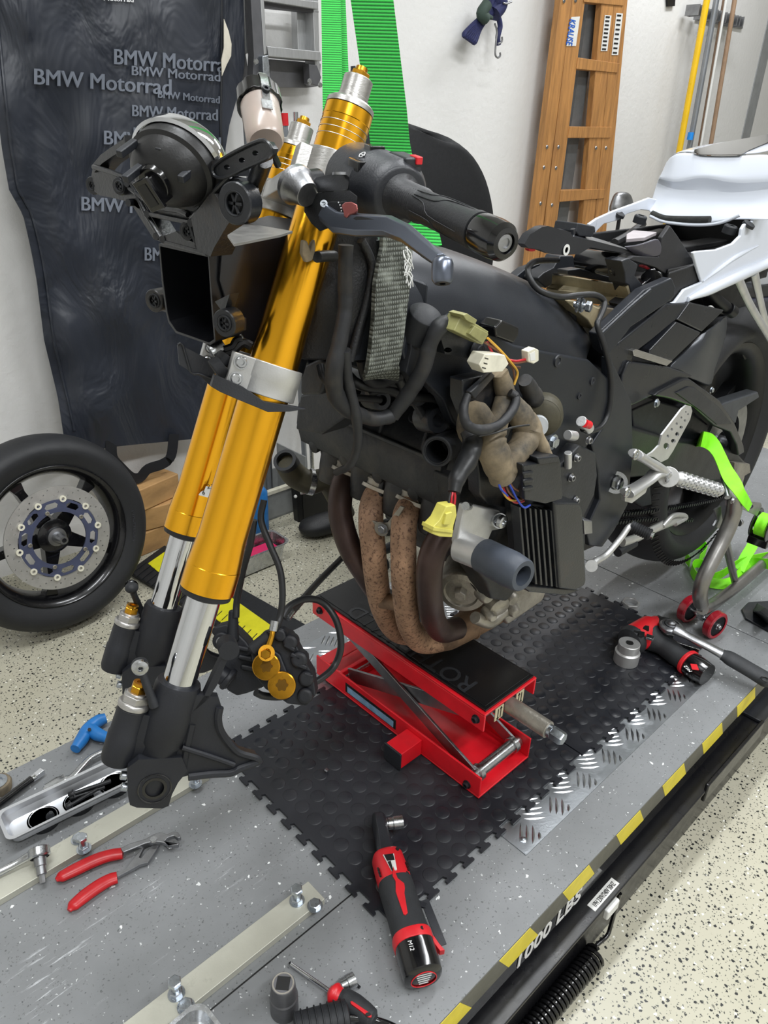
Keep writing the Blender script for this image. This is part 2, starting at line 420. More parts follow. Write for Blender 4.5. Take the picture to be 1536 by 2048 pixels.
def slab(name, x0, x1, y0, y1, z0, z1, m):
    b = MB(); b.bb(x0, x1, y0, y1, z0, z1); return struct(b.build(name, m))
slab('floor', -2.2, 7.2, -2.6, 2.25, -.1, 0, floor_mat())
slab('wall_back', -2.2, 7.2, WY, WY+.1, 0, 2.9, WALL)
slab('wall_left', -2.2, -2.1, -2.6, WY, 0, 2.9, WALL)
slab('wall_right', 7.1, 7.2, -2.6, WY, 0, 2.9, WALL)
slab('wall_front', -2.1, 7.1, -2.6, -2.5, 0, 2.9, WALL)
slab('ceiling', -2.2, 7.2, -2.6, 2.25, 2.9, 3.0, WALL)
b = MB(); b.bb(5.0, 5.11, WY-.006, WY, 0, 2.9); struct(b.build('trim_1', mat('grey_sealed_joint', '#8f9192', .6, 0, .1, 20, .6, 60)))
for lx, ly in LAMPS:  # casings for the unseen lamps, including the added wall and fill lamps
    t = thing('unseen_ceiling_lamp', 'long unseen ceiling lamp with a white casing above the workshop', 'lamp', (lx, ly, 2.8), 'ceiling lamps')
    b = MB(); b.bb(lx-.66, lx+.66, ly-.09, ly+.09, 2.79, 2.9); b.build('housing', K['paper'], t, .01)

# ================================================================ motorcycle lift
def deck_mat():
    m, nt, b = newmat('grey_deck_paint'); co = coords(nt)
    c = ramp(nt, noise(nt, co, 5, 6), [(.3, rgb('#727475')), (.72, rgb('#898b8d'))])
    wob = nd(nt, 'ShaderNodeTexNoise'); wob.inputs['Scale'].default_value = 200; nt.links.new(co, wob.inputs['Vector'])
    add = nt.nodes.new('ShaderNodeVectorMath'); add.operation = 'MULTIPLY_ADD'; nt.links.new(wob.outputs['Color'], add.inputs[0]); add.inputs[1].default_value = (.008, .008, .008); nt.links.new(co, add.inputs[2])
    for sc, th, p, col in ((75, .2, .93, '#e9ebea'), (190, .25, .9, '#c9cbcb'), (160, .22, .6, '#5c5e5f'), (260, .25, .6, '#6a6c6c')):
        v = nt.nodes.new('ShaderNodeTexVoronoi'); v.inputs['Scale'].default_value = sc; nt.links.new(add.outputs[0], v.inputs['Vector'])
        d = ramp(nt, v.outputs['Distance'], [(th-.04, (1, 1, 1)), (th, (0, 0, 0))])
        sp = nt.nodes.new('ShaderNodeSeparateColor'); nt.links.new(v.outputs['Color'], sp.inputs[0])
        s = ramp(nt, sp.outputs[1], [(p, (0, 0, 0)), (p+.02, (1, 1, 1))])
        c = mixc(nt, mixc(nt, 1.0, d, s, 'MULTIPLY'), c, rgb(col))
    # white scuffs dragged along the lift between the two clamp rails
    st = coords(nt, (14, 150, 1), (0, 0, math.radians(5)))
    n2 = ramp(nt, noise(nt, st, 1, 6, .7), [(.58, (0, 0, 0)), (.70, (1, 1, 1))])
    sx = nt.nodes.new('ShaderNodeSeparateXYZ'); nt.links.new(co, sx.inputs[0])
    my = ramp(nt, sx.outputs[1], [(.60, (0, 0, 0)), (.66, (1, 1, 1)), (.74, (1, 1, 1)), (.80, (0, 0, 0))])
    mx = ramp(nt, sx.outputs[0], [(.10, (1, 1, 1)), (.47, (.5, .5, .5)), (.49, (0, 0, 0))])
    blo = ramp(nt, noise(nt, co, 9, 5, .7), [(.45, (0, 0, 0)), (.6, (1, 1, 1))])
    f = mixc(nt, 1.0, mixc(nt, 1.0, n2, my, 'MULTIPLY'), mixc(nt, 1.0, mx, blo, 'MULTIPLY'), 'MULTIPLY')
    c = mixc(nt, f, c, rgb('#d9dcdf'))
    nt.links.new(c, b.inputs['Base Color']); b.inputs['Roughness'].default_value = .45
    bumpn(nt, noise(nt, co, 120), .1, .001, b); return m
DECK = deck_mat(); LX0, LX1, LY0, LY1 = -.35, 2.75, .318, 1.09
lift = thing('motorcycle_lift', 'long grey motorcycle lift platform with yellow-striped black edge', 'lift', (1.2, .7, 0))
b = MB()
SEAMY = .525
b.bb(LX0, 1.562, LY0, LY1, ZP-.006, ZP); b.bb(1.5645, LX1, LY0, LY1, ZP-.006, ZP)
dk_ = b.build('deck', DECK, lift, .0008)
b = MB(); b.bb(LX0, .60, SEAMY-.0011, SEAMY+.0011, ZP-.0002, ZP+.0002); b.build('deck_seam', K['ink'], dk_)
b = MB()
for y0, y1 in ((LY0+.0005, LY0+.02), (LY1-.02, LY1-.0005)): b.bb(LX0, LX1, y0, y1, .165, ZP-.0061)
b.bb(LX0, LX1, LY0+.02, LY1-.02, .22, ZP-.0061)
b.build('platform_frame', K['blackgloss'], lift, .002)
# hazard tape on the side face
def band(mb, y, x0, x1, z0, z1, sl, t=.0006, mi=0):
    mb.prism([V((x0+sl, y, z0)), V((x1+sl, y, z0)), V((x1, y, z1)), V((x0, y, z1))], V((0, -t, 0)), mi)
gt, yt = mat('hazard_tape_dark', '#56554c', .5, 0, .1, 30), mat('hazard_tape_yellow', '#d8c62e', .45, 0, .1, 30)
b = MB(); b.bb(LX0, LX1, LY0-.0006, LY0, ZP-.047, ZP-.0015); b.build('hazard_tape', gt, lift)
x = .561-150*.001*7
while x < LX1-.08:
    b = MB()
    if x > LX0: band(b, LY0-.0006, x, x+.07+.004*max(0, min(4, (x-.7)/.15)), ZP-.047, ZP-.0018, .028); b.build('hazard_stripe', yt, lift)
    x += .1498
b = MB(); addtext(b, '1000 LBS', .046, (.605, LY0-.0008, ZP-.078), (1, 0, 0), (.0, 0, 1), bold=.0008, width=.17); b.build('capacity_lettering', K['inkwhite'], lift)
# base frame standing on the floor
b = MB()
for s, yo in ((1, .305), (-1, LY1+.013)):
    b.bb(LX0-.05, LX1+.05, yo-s*.018, yo+s*.06, .143, .150); b.bb(LX0-.05, LX1+.05, yo, yo+s*.006, .0, .1432)
b.bb(1.16, 1.42, .284, .292, .120, .165)
b.build('base_frame', mat('satin_lift_frame', '#131316', .3, 0, .1, 20, .1, 300), lift, .003)
b = MB(); b.bb(1.42, 2.6, .287, .330, .1502, .158); b.build('side_rail', K['blackplastic'], lift, .002)
b = MB()
q0, q1 = Z(860+1097/3.49, 1740+245/3.49, .1503), Z(860+1268/3.49, 1740+52/3.49, .1503)
q2 = Z(860+1322/3.49, 1740+95/3.49, .1503)
lx0, lx1, ly0, ly1 = q0.x, (q1.x+q2.x)/2, q2.y, (q0.y+q1.y)/2
b.bb(lx0, lx1, ly0, ly1, .1501, .1505); lb = b.build('rating_label', K['paper'], lift, label='white rating sticker reading 1PH 230V/240V 50HZ')
b = MB(); addtext(b, '1PH 230V/240V 50HZ', (ly1-ly0)*.8, (lx0+.006, ly0+(ly1-ly0)*.18, .1508), (1, 0, 0), (0, 1, 0), bold=0, width=lx1-lx0-.012)
b.build('rating_lettering', K['ink'], lb)
# bolted clamp rails
rail = mat('galvanised_rail', '#c2c1b4', .45, .45, .1, 12, .2, 200, dirt='#a09f90', dsc=25, dth=(.6, .75))
def rails(y0, y1, bolts, lab):
    b = MB(); b.bb(LX0+.05, .4375, y0, y1, ZP+.0002, ZP+.012); r = b.build('clamp_rail', rail, lift, .0008)
    for (bx, by, tall) in bolts:
        b = MB(); o = V((bx, by, ZP+.012))
        if tall:
            b.lathe(o, (0, 0, 1), [(0, .011), (.0015, .011), (.0015, .006)], 20); b.hexa(o+V((0, 0, .0015)), (0, 0, 1), .0085, .006)
            b.cyl(o+V((0, 0, .004)), o+V((0, 0, .022)), .0045, seg=14); b.hexa(o+V((0, 0, .022)), (0, 0, 1), .0088, .006)
        else: b.lathe(o, (0, 0, 1), [(0, .011), (.0015, .011), (.0015, .006)], 20); b.hexa(o+V((0, 0, .0015)), (0, 0, 1), .0088, .006)
        b.build('rail_bolt', K['zinc'], r)
def zz(px, py): q = Z(px, py, ZP+.012); return q.x, q.y
rails(.5395, .5775, [(*zz(594, 1802), 1), (*zz(630, 1812), 0), (*zz(353, 1988), 1), (*zz(372, 2014), 0)], 0)
rails(.8465, .884, [(*zz(391, 1568), 1), (*zz(168, 1698), 1), (*zz(157, 1679), 0)], 0)
# tread plate screwed on beside the mats
b = MB(); b.bb(.719, 1.375, .392, 1.03, ZP+.0001, ZP+.0016)
tp = b.build('tread_plate', mat('aluminium_tread_plate', '#a2a6aa', .33, .9, .1, 30, .2, 300, dirt='#84888b', dsc=8, dth=(.55, .75)), lift)
b = MB()
for i in range(0, 22):
    for j in range(-2, 20):
        if (i+j) % 2: continue
        cx, cy = .7983-.0407+i*.0407, .408+(j)*.033
        ang = math.radians(-37) if j % 2 else math.radians(36)
        if cy > .5 and cx > .73 and cy < .86: continue
        ux = V((math.cos(ang), math.sin(ang), 0)); uy = V((-math.sin(ang), math.cos(ang), 0))
        for k in range(-2, 3):
            o = V((cx, cy, ZP+.0015))+uy*(k*.0098); L = .0180
            if not (.724 < o.x < 1.37 and .397 < o.y < 1.025): continue
            a0, a1 = o-ux*L, o+ux*L
            if min(a0.x, a1.x) < .721 or min(a0.y, a1.y) < .394: L *= .45
            rg = []
            for t, wd, h in ((-1, .0004, .0002), (-.6, .0020, .0012), (0, .0028, .0017), (.6, .0020, .0012), (1, .0004, .0002)):
                bow = .0012*(1-t*t)
                c = o+ux*(t*L)-uy*bow
                rg.append([c-uy*wd, c+V((0, 0, h)), c+uy*wd, c-V((0, 0, .0008))])
            b.loft(rg)
b.build('tread_bar', mat('bright_tread_bar', '#c9ccd0', .22, 1, .05, 30), tp)['kind'] = 'stuff'
b = MB(); q = Z(1046, 1681, ZP); b.lathe(V((q.x, q.y, ZP+.0016)), (0, 0, 1), [(0, .006), (.001, .006), (.003, .003), (.003, 0)], 16); b.build('screw', K['zinc'], tp)

# ================================================================ two interlocking rubber mats
mrub = mat('studded_mat_rubber', '#1c1e24', .33, 0, .15, 8, .2, 260, dirt='#25262b', dsc=6, dth=(.45, .7))
def matile(x0, x1, y0, y1, label, front, back):
    p = .0393; out = []
    def tooth(pos, n, start, d, on, outdir):
        # row of dovetail teeth along an edge, starting at pos going d, sticking out along outdir
        res = []
        for k in range(n):
            c = start+(k+.5)*p
            for dx, dy in ((-.0115, 0), (-.0085, .006), (-.0145, .0075), (-.0145, .0125), (.0075, .0125), (.0075, .0075), (.0035, .006), (.0035, 0)):
                res.append((c+dx, dy))
        return res
    ny = int((y1-y0)/p); sy = y0+((y1-y0)-ny*p)/2; nx = int((x1-x0)/p); sx = x0+((x1-x0)-nx*p)/2
    L = []
    L.append((x0, y0))
    for u, v in tooth(0, nx, sx, 0, 0, 0): L.append((u, y0-v))          # near edge
    L.append((x1, y0))
    if back:
        for u, v in tooth(0, ny, sy, 0, 0, 0): L.append((x1+v, u))
    L.append((x1, y1))
    for u, v in reversed(tooth(0, nx, sx, 0, 0, 0)): L.append((u, y1+v))
    L.append((x0, y1))
    if front:
        for u, v in reversed(tooth(0, ny, sy, 0, 0, 0)): L.append((x0-v, u))
    b = MB(); z0 = ZP+.0002 if True else 0
    b.prism([V((u, v, ZP+.0030)) for u, v in L], V((0, 0, .0036)))
    x = .5165
    while x < x1-.008:
        yy = .531-.0324*3
        while yy < y1-.01:
            if x > x0+.012 and yy > y0+.010 and min(abs(x-x0), abs(x1-x)) > .010:
                b.lathe((x, yy, ZP+.006), (0, 0, 1), [(0, .0128), (.0009, .0122), (.0016, .0108), (.0016, 0)], 20, cap=False)
            yy += .0324
        x += .0324
    o = b.build('rubber_mat', mrub); tag(o, label, 'mat', 'studded rubber mats on the lift')
matile(.487, .958, .452, .884, 'black studded rubber mat nearer the front fork, under the red cordless ratchet', True, False)
matile(.9605, 1.432, .448, .884, 'black studded rubber mat behind the scissor jack, under the big hex socket', False, True)

# ================================================================ scissor jack
jack = thing('scissor_jack', 'red scissor jack with black rubber pad holding up the engine', 'jack', (.81, .72, ZP+.0085))
JZ = ZP+.0085; jx0, jx1, jy0, jy1 = .742, .880, .508, .935
b = MB(); b.bb(jx0, jx1, jy0, jy1, JZ, JZ+.004); b.bb(jx0, jx0+.004, jy0, jy1, JZ+.004, JZ+.046); b.bb(jx1-.004, jx1, jy0, jy1, JZ+.004, JZ+.046)
b.bb(jx0+.004, jx1-.004, jy1-.07, jy1-.062, JZ+.004, JZ+.04)
b.bb(jx0+.004, jx1-.004, jy1-.03, jy1, JZ+.034, JZ+.038)
b.build('base_channel', K['red'], jack, .0015)
b = MB(); b.bb(.690, jx0, .640, .678, JZ+.001, JZ+.036); st = b.build('side_foot', K['red'], jack, .002)
b = MB(); b.bb(.6865, .690, .6385, .6795, JZ, JZ+.037); b.build('end_cap', K['blackplastic'], st, .001)
tx0, tx1, ty0, ty1, TZ = .750, .887, .521, .955, .428
b = MB(); b.bb(tx0, tx1, ty0, ty1, TZ-.004, TZ); b.bb(tx0, tx0+.004, ty0, ty1, TZ-.036, TZ-.004); b.bb(tx1-.004, tx1, ty0, ty1, TZ-.036, TZ-.004)
b.build('top_channel', K['red'], jack, .0015)
b = MB(); b.bb(tx0+.006, tx1-.004, ty0+.004, ty1-.003, TZ, TZ+.004); b.bb(tx0+.012, tx1-.010, ty0+.010, ty1-.009, TZ+.004, TZ+.0052)
pad = b.build('rubber_pad', mat('pad_rubber', '#101012', .32, 0, .1, 20, .15, 300), jack, .001)
b = MB(); addtext(b, 'ROTHEWALD', .05, (tx0+.045, ty0+.05, TZ+.0052), (0, 1, 0), (-1, 0, 0), ext=.0007, bold=.0004, width=.30)
b.build('embossed_lettering', K['rubber'], pad); b = MB()
addtext(b, 'MOTORRAD', .018, (tx0+.085, ty0+.18, TZ+.0052), (0, 1, 0), (-1, 0, 0), ext=.0006, width=.11)
b.build('embossed_lettering', K['rubber'], pad)
def rod(name, a, c, r, m=None, seg=24): b = MB(); b.cyl(a, c, r, seg=seg, ch=.001); return b.build(name, m or K['steel'], jack)
rod('roller_rod', (jx0+.004, .532, JZ+.026), (jx1-.004, .532, JZ+.026), .011); rod('roller_rod', (jx0+.004, .872, JZ+.024), (jx1-.004, .872, JZ+.024), .009)
rod('roller_rod', (tx0+.004, .541, TZ-.018), (tx1-.004, .541, TZ-.018), .010); rod('roller_rod', (tx0+.004, .90, TZ-.018), (tx1-.004, .90, TZ-.018), .009)
for xa, xb in ((.756, .868), (.766, .858)):
    pass
for xx in (.759, .866):
    b = MB(); b.bar((xx, .532, JZ+.024), (xx, .90, TZ-.016), .005, .024, up=(0, 0, 1)); b.build('scissor_arm', K['dullsteel'], jack, .001)
for xx in (.766, .858):
    b = MB(); b.bar((xx, .86, JZ+.030), (xx, .541, TZ-.020), .005, .030, up=(0, 0, 1)); b.cyl((xx-.004, .70, .345), (xx+.004, .70, .345), .005); b.build('scissor_arm', K['dullsteel'], jack, .001)
b = MB()
for xx in (.765, .860): b.cyl((xx-.005, .532, JZ+.026), (xx+.005, .532, JZ+.026), .015, ch=.001)
b.build('arm_bushing', K['steel'], jack)
scx, scz = .822, TZ-.024
b = MB(); b.cyl((scx, .528, scz), (scx, .447, scz), .0145, seg=28, ch=.001); sl = b.build('screw_sleeve', K['castalu'], jack)
b = MB(); b.cyl((scx, .448, scz), (scx, .440, scz), .011); b.hexa((scx, .441, scz), (0, -1, 0), .0118, .022); b.build('screw_hex', K['zinc'], sl)
b = MB(); b.cyl((scx, .53, scz), (scx, .88, scz), .006); b.build('drive_screw', K['dullsteel'], jack)
b = MB(); b.bb(scx-.038, scx-.017, .525, .5262, scz-.014, scz+.012); b.bb(scx+.017, scx+.038, .525, .5262, scz-.014, scz+.012)
b.build('arrow_label', mat('cream_label', '#c8bd9c', .5), jack)
for cx, sg in ((scx-.031, -1), (scx-.024, 1), (scx+.024, 1), (scx+.031, -1)):
    b = MB(); b.bb(cx-.0008, cx+.0008, .5243, .525, scz-.011, scz+.009); b.prism([V((cx-.003, .525, scz-.001+sg*.008)), V((cx+.003, .525, scz-.001+sg*.008)), V((cx, .525, scz-.001+sg*.013))], V((0, -.0007, 0))); b.build('arrow_mark', K['ink'], jack)
for (y, z, x) in ((.537, TZ-.018, tx0), (.534, JZ+.014, jx0), (.93, TZ-.016, tx0)):
    b = MB(); b.lathe((x, y, z), (-1, 0, 0), [(0, .0075), (.002, .0075), (.002, .0055)], 18); b.socketbolt((x-.002, y, z), (-1, 0, 0), .0055, .005); b.build('pivot_bolt', K['mattblack'], jack)
b = MB(); b.bb(jx0-.0006, jx0, .706, .845, JZ+.012, JZ+.034, 0); b.bb(jx0-.0010, jx0-.0006, .712, .839, JZ+.014, JZ+.028, 1)
b.build('side_sticker', [K['ink'], mat('pale_blue_sticker', '#7fa0bd', .4, 0, .25, 60)], jack)
# ================================================================ motorcycle: front end
def D(px, py, d): return EYE + ray(px, py)*d
bike = thing('motorcycle', 'half dismantled black and white sports motorcycle with gold front fork and no front wheel', 'motorcycle', (1.0, .68, ZP))
FP0 = V((.492, .583, 1.217)); FA = V((-.4098, -.020, -.912)).normalized()
FS = V((.082, .189, -.041)); FS = FS-FA*FS.dot(FA); SPAN = FS.length; FS.normalize()
FU = FA.cross(FS).normalized()
if FU.x > 0: FU = -FU
def FK(t, u=0, s=0, leg=0): return FP0+FA*t+FU*u+FS*(s+leg*SPAN)
PS = 256
def arc2(cx, cy, r, a0, a1, n=8): return [(cx+r*math.cos(math.radians(a0+(a1-a0)*i/n)), cy+r*math.sin(math.radians(a0+(a1-a0)*i/n))) for i in range(n+1)]
for leg in (0, 1):
    fork = MB(); o = FK(0, 0, 0, leg)
    fork.lathe(o, FA, [(-.046, .0195), (-.046, .0222), (-.036, .0226), (-.0355, .0222), (.16, .0226), (.18, .0235), (.235, .0238), (.30, .0240), (.372, .0243), (.392, .0262), (.402, .0270), (.4025, .0274), (.428, .0276), (.428, .02)], 56, cap=False)
    f = fork.build('fork_tube', K['gold'], bike, label='gold anodised upright fork tube' if leg else None, sharp=25)
    b = MB(); b.lathe(o, FA, [(.4275, .018), (.4275, .0268), (.434, .0258), (.437, .019)], 40); b.build('dust_seal', K['rubber'], f)
    b = MB(); b.lathe(o, FA, [(.38, .0172), (.56, .0172)], 48); b.build('stanchion', K['chrome'], f)
    b = MB(); b.lathe(o, FA, [(-.0465, .021), (-.0468, .0225), (-.051, .0222), (-.0535, .019), (-.0535, .0142), (-.058, .0142), (-.0585, .0136), (-.074, .0136), (-.0745, .013), (-.0745, 0)], 40, cap=False)
    for h in (-.030, -.024, -.018): b.torus(o+FA*h, FA, .0224, .0003, 40, 5)
    cp = b.build('fork_cap', K['brushed'], f)
    b = MB(); b.hexa(o+FA*-.0745, -FA, .0092, .006); b.lathe(o+FA*-.0805, -FA, [(0, .006), (.004, .0055), (.004, .003), (.002, .003), (.002, 0)], 20, cap=False)
    b.build('adjuster_bolt', K['goldbolt'], cp)
    # fork foot with reservoir, caliper fin and axle lug
    sd = -1 if leg == 0 else 1
    b = MB(); o2 = FK(0, 0, 0, leg)
    b.lathe(o2, FA, [(.532, .0178), (.532, .0222), (.537, .0238), (.56, .0240), (.566, .0252), (.598, .0245), (.602, .0222), (.66, .0205), (.662, .018)], 40)
    rz0, rz1 = FK(.566, .038, 0, leg), FK(.629, .0395, 0, leg)
    b.lathe(rz0, rz1-rz0, [(0, .0145), (.001, .0155), (.028, .0160), (.030, .0170), (.058, .0166), (.063, .0150), (.064, .010)], 32)
    b.loft([[FK(t, 0.006, w, leg), FK(t, .034, w*.7, leg), FK(t, .034, -w*.7, leg), FK(t, .006, -w, leg)] for t, w in ((.568, .015), (.60, .016), (.622, .012))])
    # axle lug
    lug = [(.612, .022), (.622, .030), (.632, .028), (.655, .0215), (.664, .0175), (.6665, .010), (.6655, -.016), (.662, -.0215), (.648, -.0215), (.634, -.024), (.620, -.03), (.605, -.02)]
    hole = [(.643+.0105*math.sin(a*PI/12), -.002+.0125*math.cos(a*PI/12)) for a in range(24)]
    b.prism([FK(t, u, sd*.022, leg) for t, u in lug], FS*(-sd*.044), 0, [[FK(t, u, sd*.022, leg) for t, u in hole]])
    # fin towards the caliper mounts
    fin = [(.537, -.014), (.536, -.040), (.545, -.0455), (.557, -.047), (.570, -.053), (.583, -.065), (.594, -.080), (.598, -.100), (.603, -.1035), (.612, -.088), (.619, -.078), (.622, -.060), (.628, -.035), (.636, -.018), (.62, .0), (.57, .0)]
    b.prism([FK(t, u, sd*.016, leg) for t, u in fin], FS*(-sd*.010))
    for k in range(len(fin)-2):   # raised rim of the fin
        pass
    rim = fin[2:13]
    b.tube([FK(t+.0015, u+.001, sd*.017, leg) for t, u in rim], .0042, 8, n=3)
    b.tube([FK(t, u, sd*.018, leg) for t, u in ((.596, -.018), (.603, -.050), (.610, -.078))], .003, 8, n=3)
    b.tube([FK(.57, -.022, sd*.012, leg), FK(.61, -.025, sd*.012, leg), FK(.625, -.03, sd*.01, leg)], .006, 8, n=3)
    # upper caliper arm
    b.loft([[FK(t+dt, u+du, sd*ss, leg) for dt, du, ss in ((-w, -w, .016), (w, w*.4, .016), (w, w*.4, .004), (-w, -w, .004))] for t, u, w in ((.548, -.022, .008), (.530, -.028, .007), (.505, -.031, .006), (.486, -.034, .006))])
    b.cyl(FK(.483, -.036, sd*.018, leg), FK(.483, -.036, 0, leg), .0105)
    foot = b.build('fork_foot', K['mattblack'], bike, .0012, sharp=30)
    b = MB(); b.pipe(FK(.643, -.002, sd*.0225, leg), FK(.643, -.002, -sd*.022, leg), .0125, .0095); b.torus(FK(.643, -.002, sd*.0222, leg), FS, .0165, .0009, 32, 6); b.build('axle_bore', K['blackgloss'], foot)
    b = MB()
    ct = FK(.5655, .038, 0, leg); b.lathe(ct, FK(.5655, .038, 0, leg)-rz1, [(0, .0162), (.004, .0164), (.006, .0150), (.0062, .0142)], 32); b.hexa(ct-(rz1-ct).normalized()*.0062, ct-rz1, .0142, .0085)
    b.lathe(ct, ct-rz1, [(.014, .0115), (.0165, .0105), (.0165, 0)], 24, cap=False); b.build('reservoir_cap', K['brushed'], foot, .0005)
    ax = (ct-rz1).normalized()
    b = MB(); b.hexa(ct+ax*.0160, ax, .0085, .008); b.lathe(ct+ax*.024, ax, [(0, .0078), (.003, .0074), (.003, .004), (.0015, .004), (.0015, 0)], 20, cap=False); b.build('damping_bolt', K['goldbolt'], foot)
    b = MB(); kb = FK(.518, .044, sd*.004, leg)
    b.tube([FK(.556, .020, sd*.014, leg), FK(.545, .027, sd*.012, leg), FK(.530, .037, sd*.008, leg), kb], [.0055, .0045, .0042, .0045], 10)
    b.ball(kb, .0085, (1, 1, .8), 18); b.build('bleed_stalk', K['rubber'], foot)
    b = MB(); b.lathe(kb-FS*sd*-.006, FS*sd, [(0, .0085), (.003, .0078), (.0045, .005), (.0045, .003), (.002, .003), (.002, 0)], 24, cap=False); b.build('stalk_screw', K['steel'], foot)
    for t, u in ((.640, .0265), (.653, .0225)):
        b = MB(); b.socketbolt(FK(t, u, sd*.008, leg), FU, .0045, .006); b.build('pinch_bolt', K['zinc'], foot)
# torn sticker on the far tube
b = MB(); b.prism([D(x, y, .9085) for x, y in ((397, 990), (401, 984), (409, 980), (412, 972), (420, 974), (429, 965), (434, 946), (438, 960), (438, 988), (425, 989), (415, 995))], FWD*.0006); sk = b.build('torn_sticker', K['paper'], bike)
b = MB(); addtext(b, '6', .0075, D(404, 989, .9080), RR, UU, ext=.0002, bold=0); addtext(b, '23', .0075, D(414, 977, .9080), RR, UU, ext=.0002, bold=0); b.build('sticker_digits', K['ink'], sk)
# lower triple clamp
for leg in (0, 1):
    b = MB(); o = FK(.193, 0, 0, leg)
    b.lathe(o, FA, [(0, .0238), (0, .0288), (.0155, .0292), (.0165, .0286), (.031, .0290), (.031, .0238)], 48, cap=False)
    c = MB()
    b.loft([[FK(t, u, s2, leg) for u, s2 in ((.020, -.019), (.042, -.017), (.042, -.002), (.020, .008))] for t in (.193, .224)])
    cl = b.build('lower_clamp', K['silver'], bike, .001)
    for t in (.2005, .2165):
        b = MB(); b.lathe(FK(t, .034, -.0175, leg), -FS, [(0, .0068), (.0012, .0068)], 20); b.socketbolt(FK(t, .034, -.0185, leg), -FS, .0052, .004); b.build('clamp_bolt', K['steel'], cl)
b = MB(); b.loft([[FK(t, u, s, 0) for t, u in ((.196, .03), (.196, -.03), (.222, -.03), (.222, .03))] for s in (.02, .07, .14, SPAN-.02)]); b.cyl(FK(.03, -.02, SPAN/2), FK(.23, -.02, SPAN/2), .022)
b.build('steering_bridge', K['satinblack'], bike, .002)
# upper triple clamp + clip-on rings
b = MB(); b.loft([[FK(t, u, s, 0) for t, u in ((.0, .024), (.0, -.034), (.020, -.034), (.020, .024))] for s in (-.005, .05, .11, .16, SPAN)])
b.cyl(FK(-.012, -.02, SPAN/2), FK(.02, -.02, SPAN/2), .020)
b.build('upper_clamp', K['silver'], bike, .002)
for leg in (0, 1):
    b = MB(); b.lathe(FK(.0, 0, 0, leg), FA, [(-.004, .0228), (-.004, .0275), (.030, .0275), (.030, .0228)], 40, cap=False)
    b.loft([[FK(t, u, s, leg) for u, s in ((.018, -.012), (.036, -.010), (.036, .010), (.018, .012))] for t in (-.002, .028)])
    b.build('clip_on_clamp', K['brushed'], bike, .001)
# black bracket hanging under the lower clamp
def pp(l, q, n): return [PL(x, y, q, n) for x, y in l]
q = FK(.225, .03, -.03)
c5 = lambda L: [(340+x/4.8, 640+y/4.8) for x, y in L]
b = MB()
qn = FU*0.3+FS*1.0+FA*-.2
b.prism(pp(c5([(430, 525), (700, 640), (900, 780), (1150, 825), (1310, 855), (1150, 880), (940, 885), (860, 850), (640, 760), (480, 690), (395, 640)]), q, FS), FS*.012)
b.prism(pp(c5([(430, 525), (395, 640), (290, 540), (200, 500), (90, 430), (70, 240), (120, 230), (150, 265), (400, 390), (440, 450)]), FK(.2, .05, .03), FS), FS*.004)
b.tube(pp(c5([(75, 235), (125, 240), (200, 500), (270, 515), (400, 560)]), FK(.2, .05, .028), FS), .0012, 8, n=2)
b.build('cable_guide', K['blackplastic'], bike, .001)
b = MB(); b.cyl(PL(*c5([(430, 500)])[0], FK(.2, .04, 0), FS), PL(*c5([(520, 440)])[0], FK(.2, .04, 0), FS), .012); b.cyl(PL(*c5([(500, 420)])[0], FK(.2, .04, .01), FS), PL(*c5([(560, 340)])[0], FK(.2, .04, .01), FS), .009)
b.build('rubber_stop', K['rubber'], bike, .001)
b = MB(); b.cyl(PL(*c5([(400, 330)])[0], FK(.2, .04, .03), FS), PL(*c5([(530, 260)])[0], FK(.2, .04, .03), FS), .010); b.cyl(PL(*c5([(700, 190)])[0], FK(.15, .02, .05), FS), PL(*c5([(820, 140)])[0], FK(.15, .02, .05), FS), .009)
b.build('steering_lock', K['steel'], bike, .001)
b = MB(); 
for pts in (((520, 290), (600, 260), (640, 200), (690, 190)), ((520, 340), (600, 300), (700, 220), (780, 250))): b.tube(pp(c5(pts), FK(.17, .03, .02), FS), .0045, 8)
b.build('lock_bracket', K['satinblack'], bike)

# ---------------------------------------------------------------- left clip-on
G0 = FK(.004); GS = .86; G1 = V((.424, .324, 1.181)); GD = (G1-G0).normalized(); GL = (G1-G0).length
gx, gy, _ = basis(GD, (0, 0, 1)); gx = gx.normalized()      # gx up-ish, gy sideways
gf = GD.cross(gx); gf = gf if gf.x < 0 else -gf             # towards the front
def G(k, f=0, up=0): return G0+GD*(GL*k)+gf*f+gx*up
b = MB(); b.lathe(G0, GD, [(.02, .011), (GL*.46, .011)], 24); bar = b.build('clip_on_bar', K['satinblack'], bike)
b = MB(); b.lathe(G0, GD, [(GL*.155, .020), (GL*.165, .0275), (GL*.26, .0285), (GL*.34, .0285), (GL*.345, .0275), (GL*.44, .0270), (GL*.47, .022), (GL*.475, .015)], 44, up=(0, 0, 1), sx=1.0, sy=1.08)
b.box(G(.40, -.012, .022), (.012, .016, .03), Matrix((gx, gf, GD)).transposed()); 
sw = b.build('switch_housing', K['blackplastic'], bike, .002)
b = MB(); b.box(G(.335, .022, .016), (.010, .008, .020), Matrix((gx, gf, GD)).transposed()); b.box(G(.30, .002, .0265), (.008, .014, .012), Matrix((gx, gf, GD)).transposed()); b.build('switch_button', K['blackgloss'], sw, .001)
b = MB(); b.box(G(.44, -.016, .026), (.006, .006, .012), Matrix((gx, gf, GD)).transposed()); b.build('horn_button', K['redplastic'], sw, .001)
b = MB(); o = G(.355, .0265, .012)
qx, qy = GD, (gx*.75+gf*.2).normalized(); nn = qx.cross(qy)
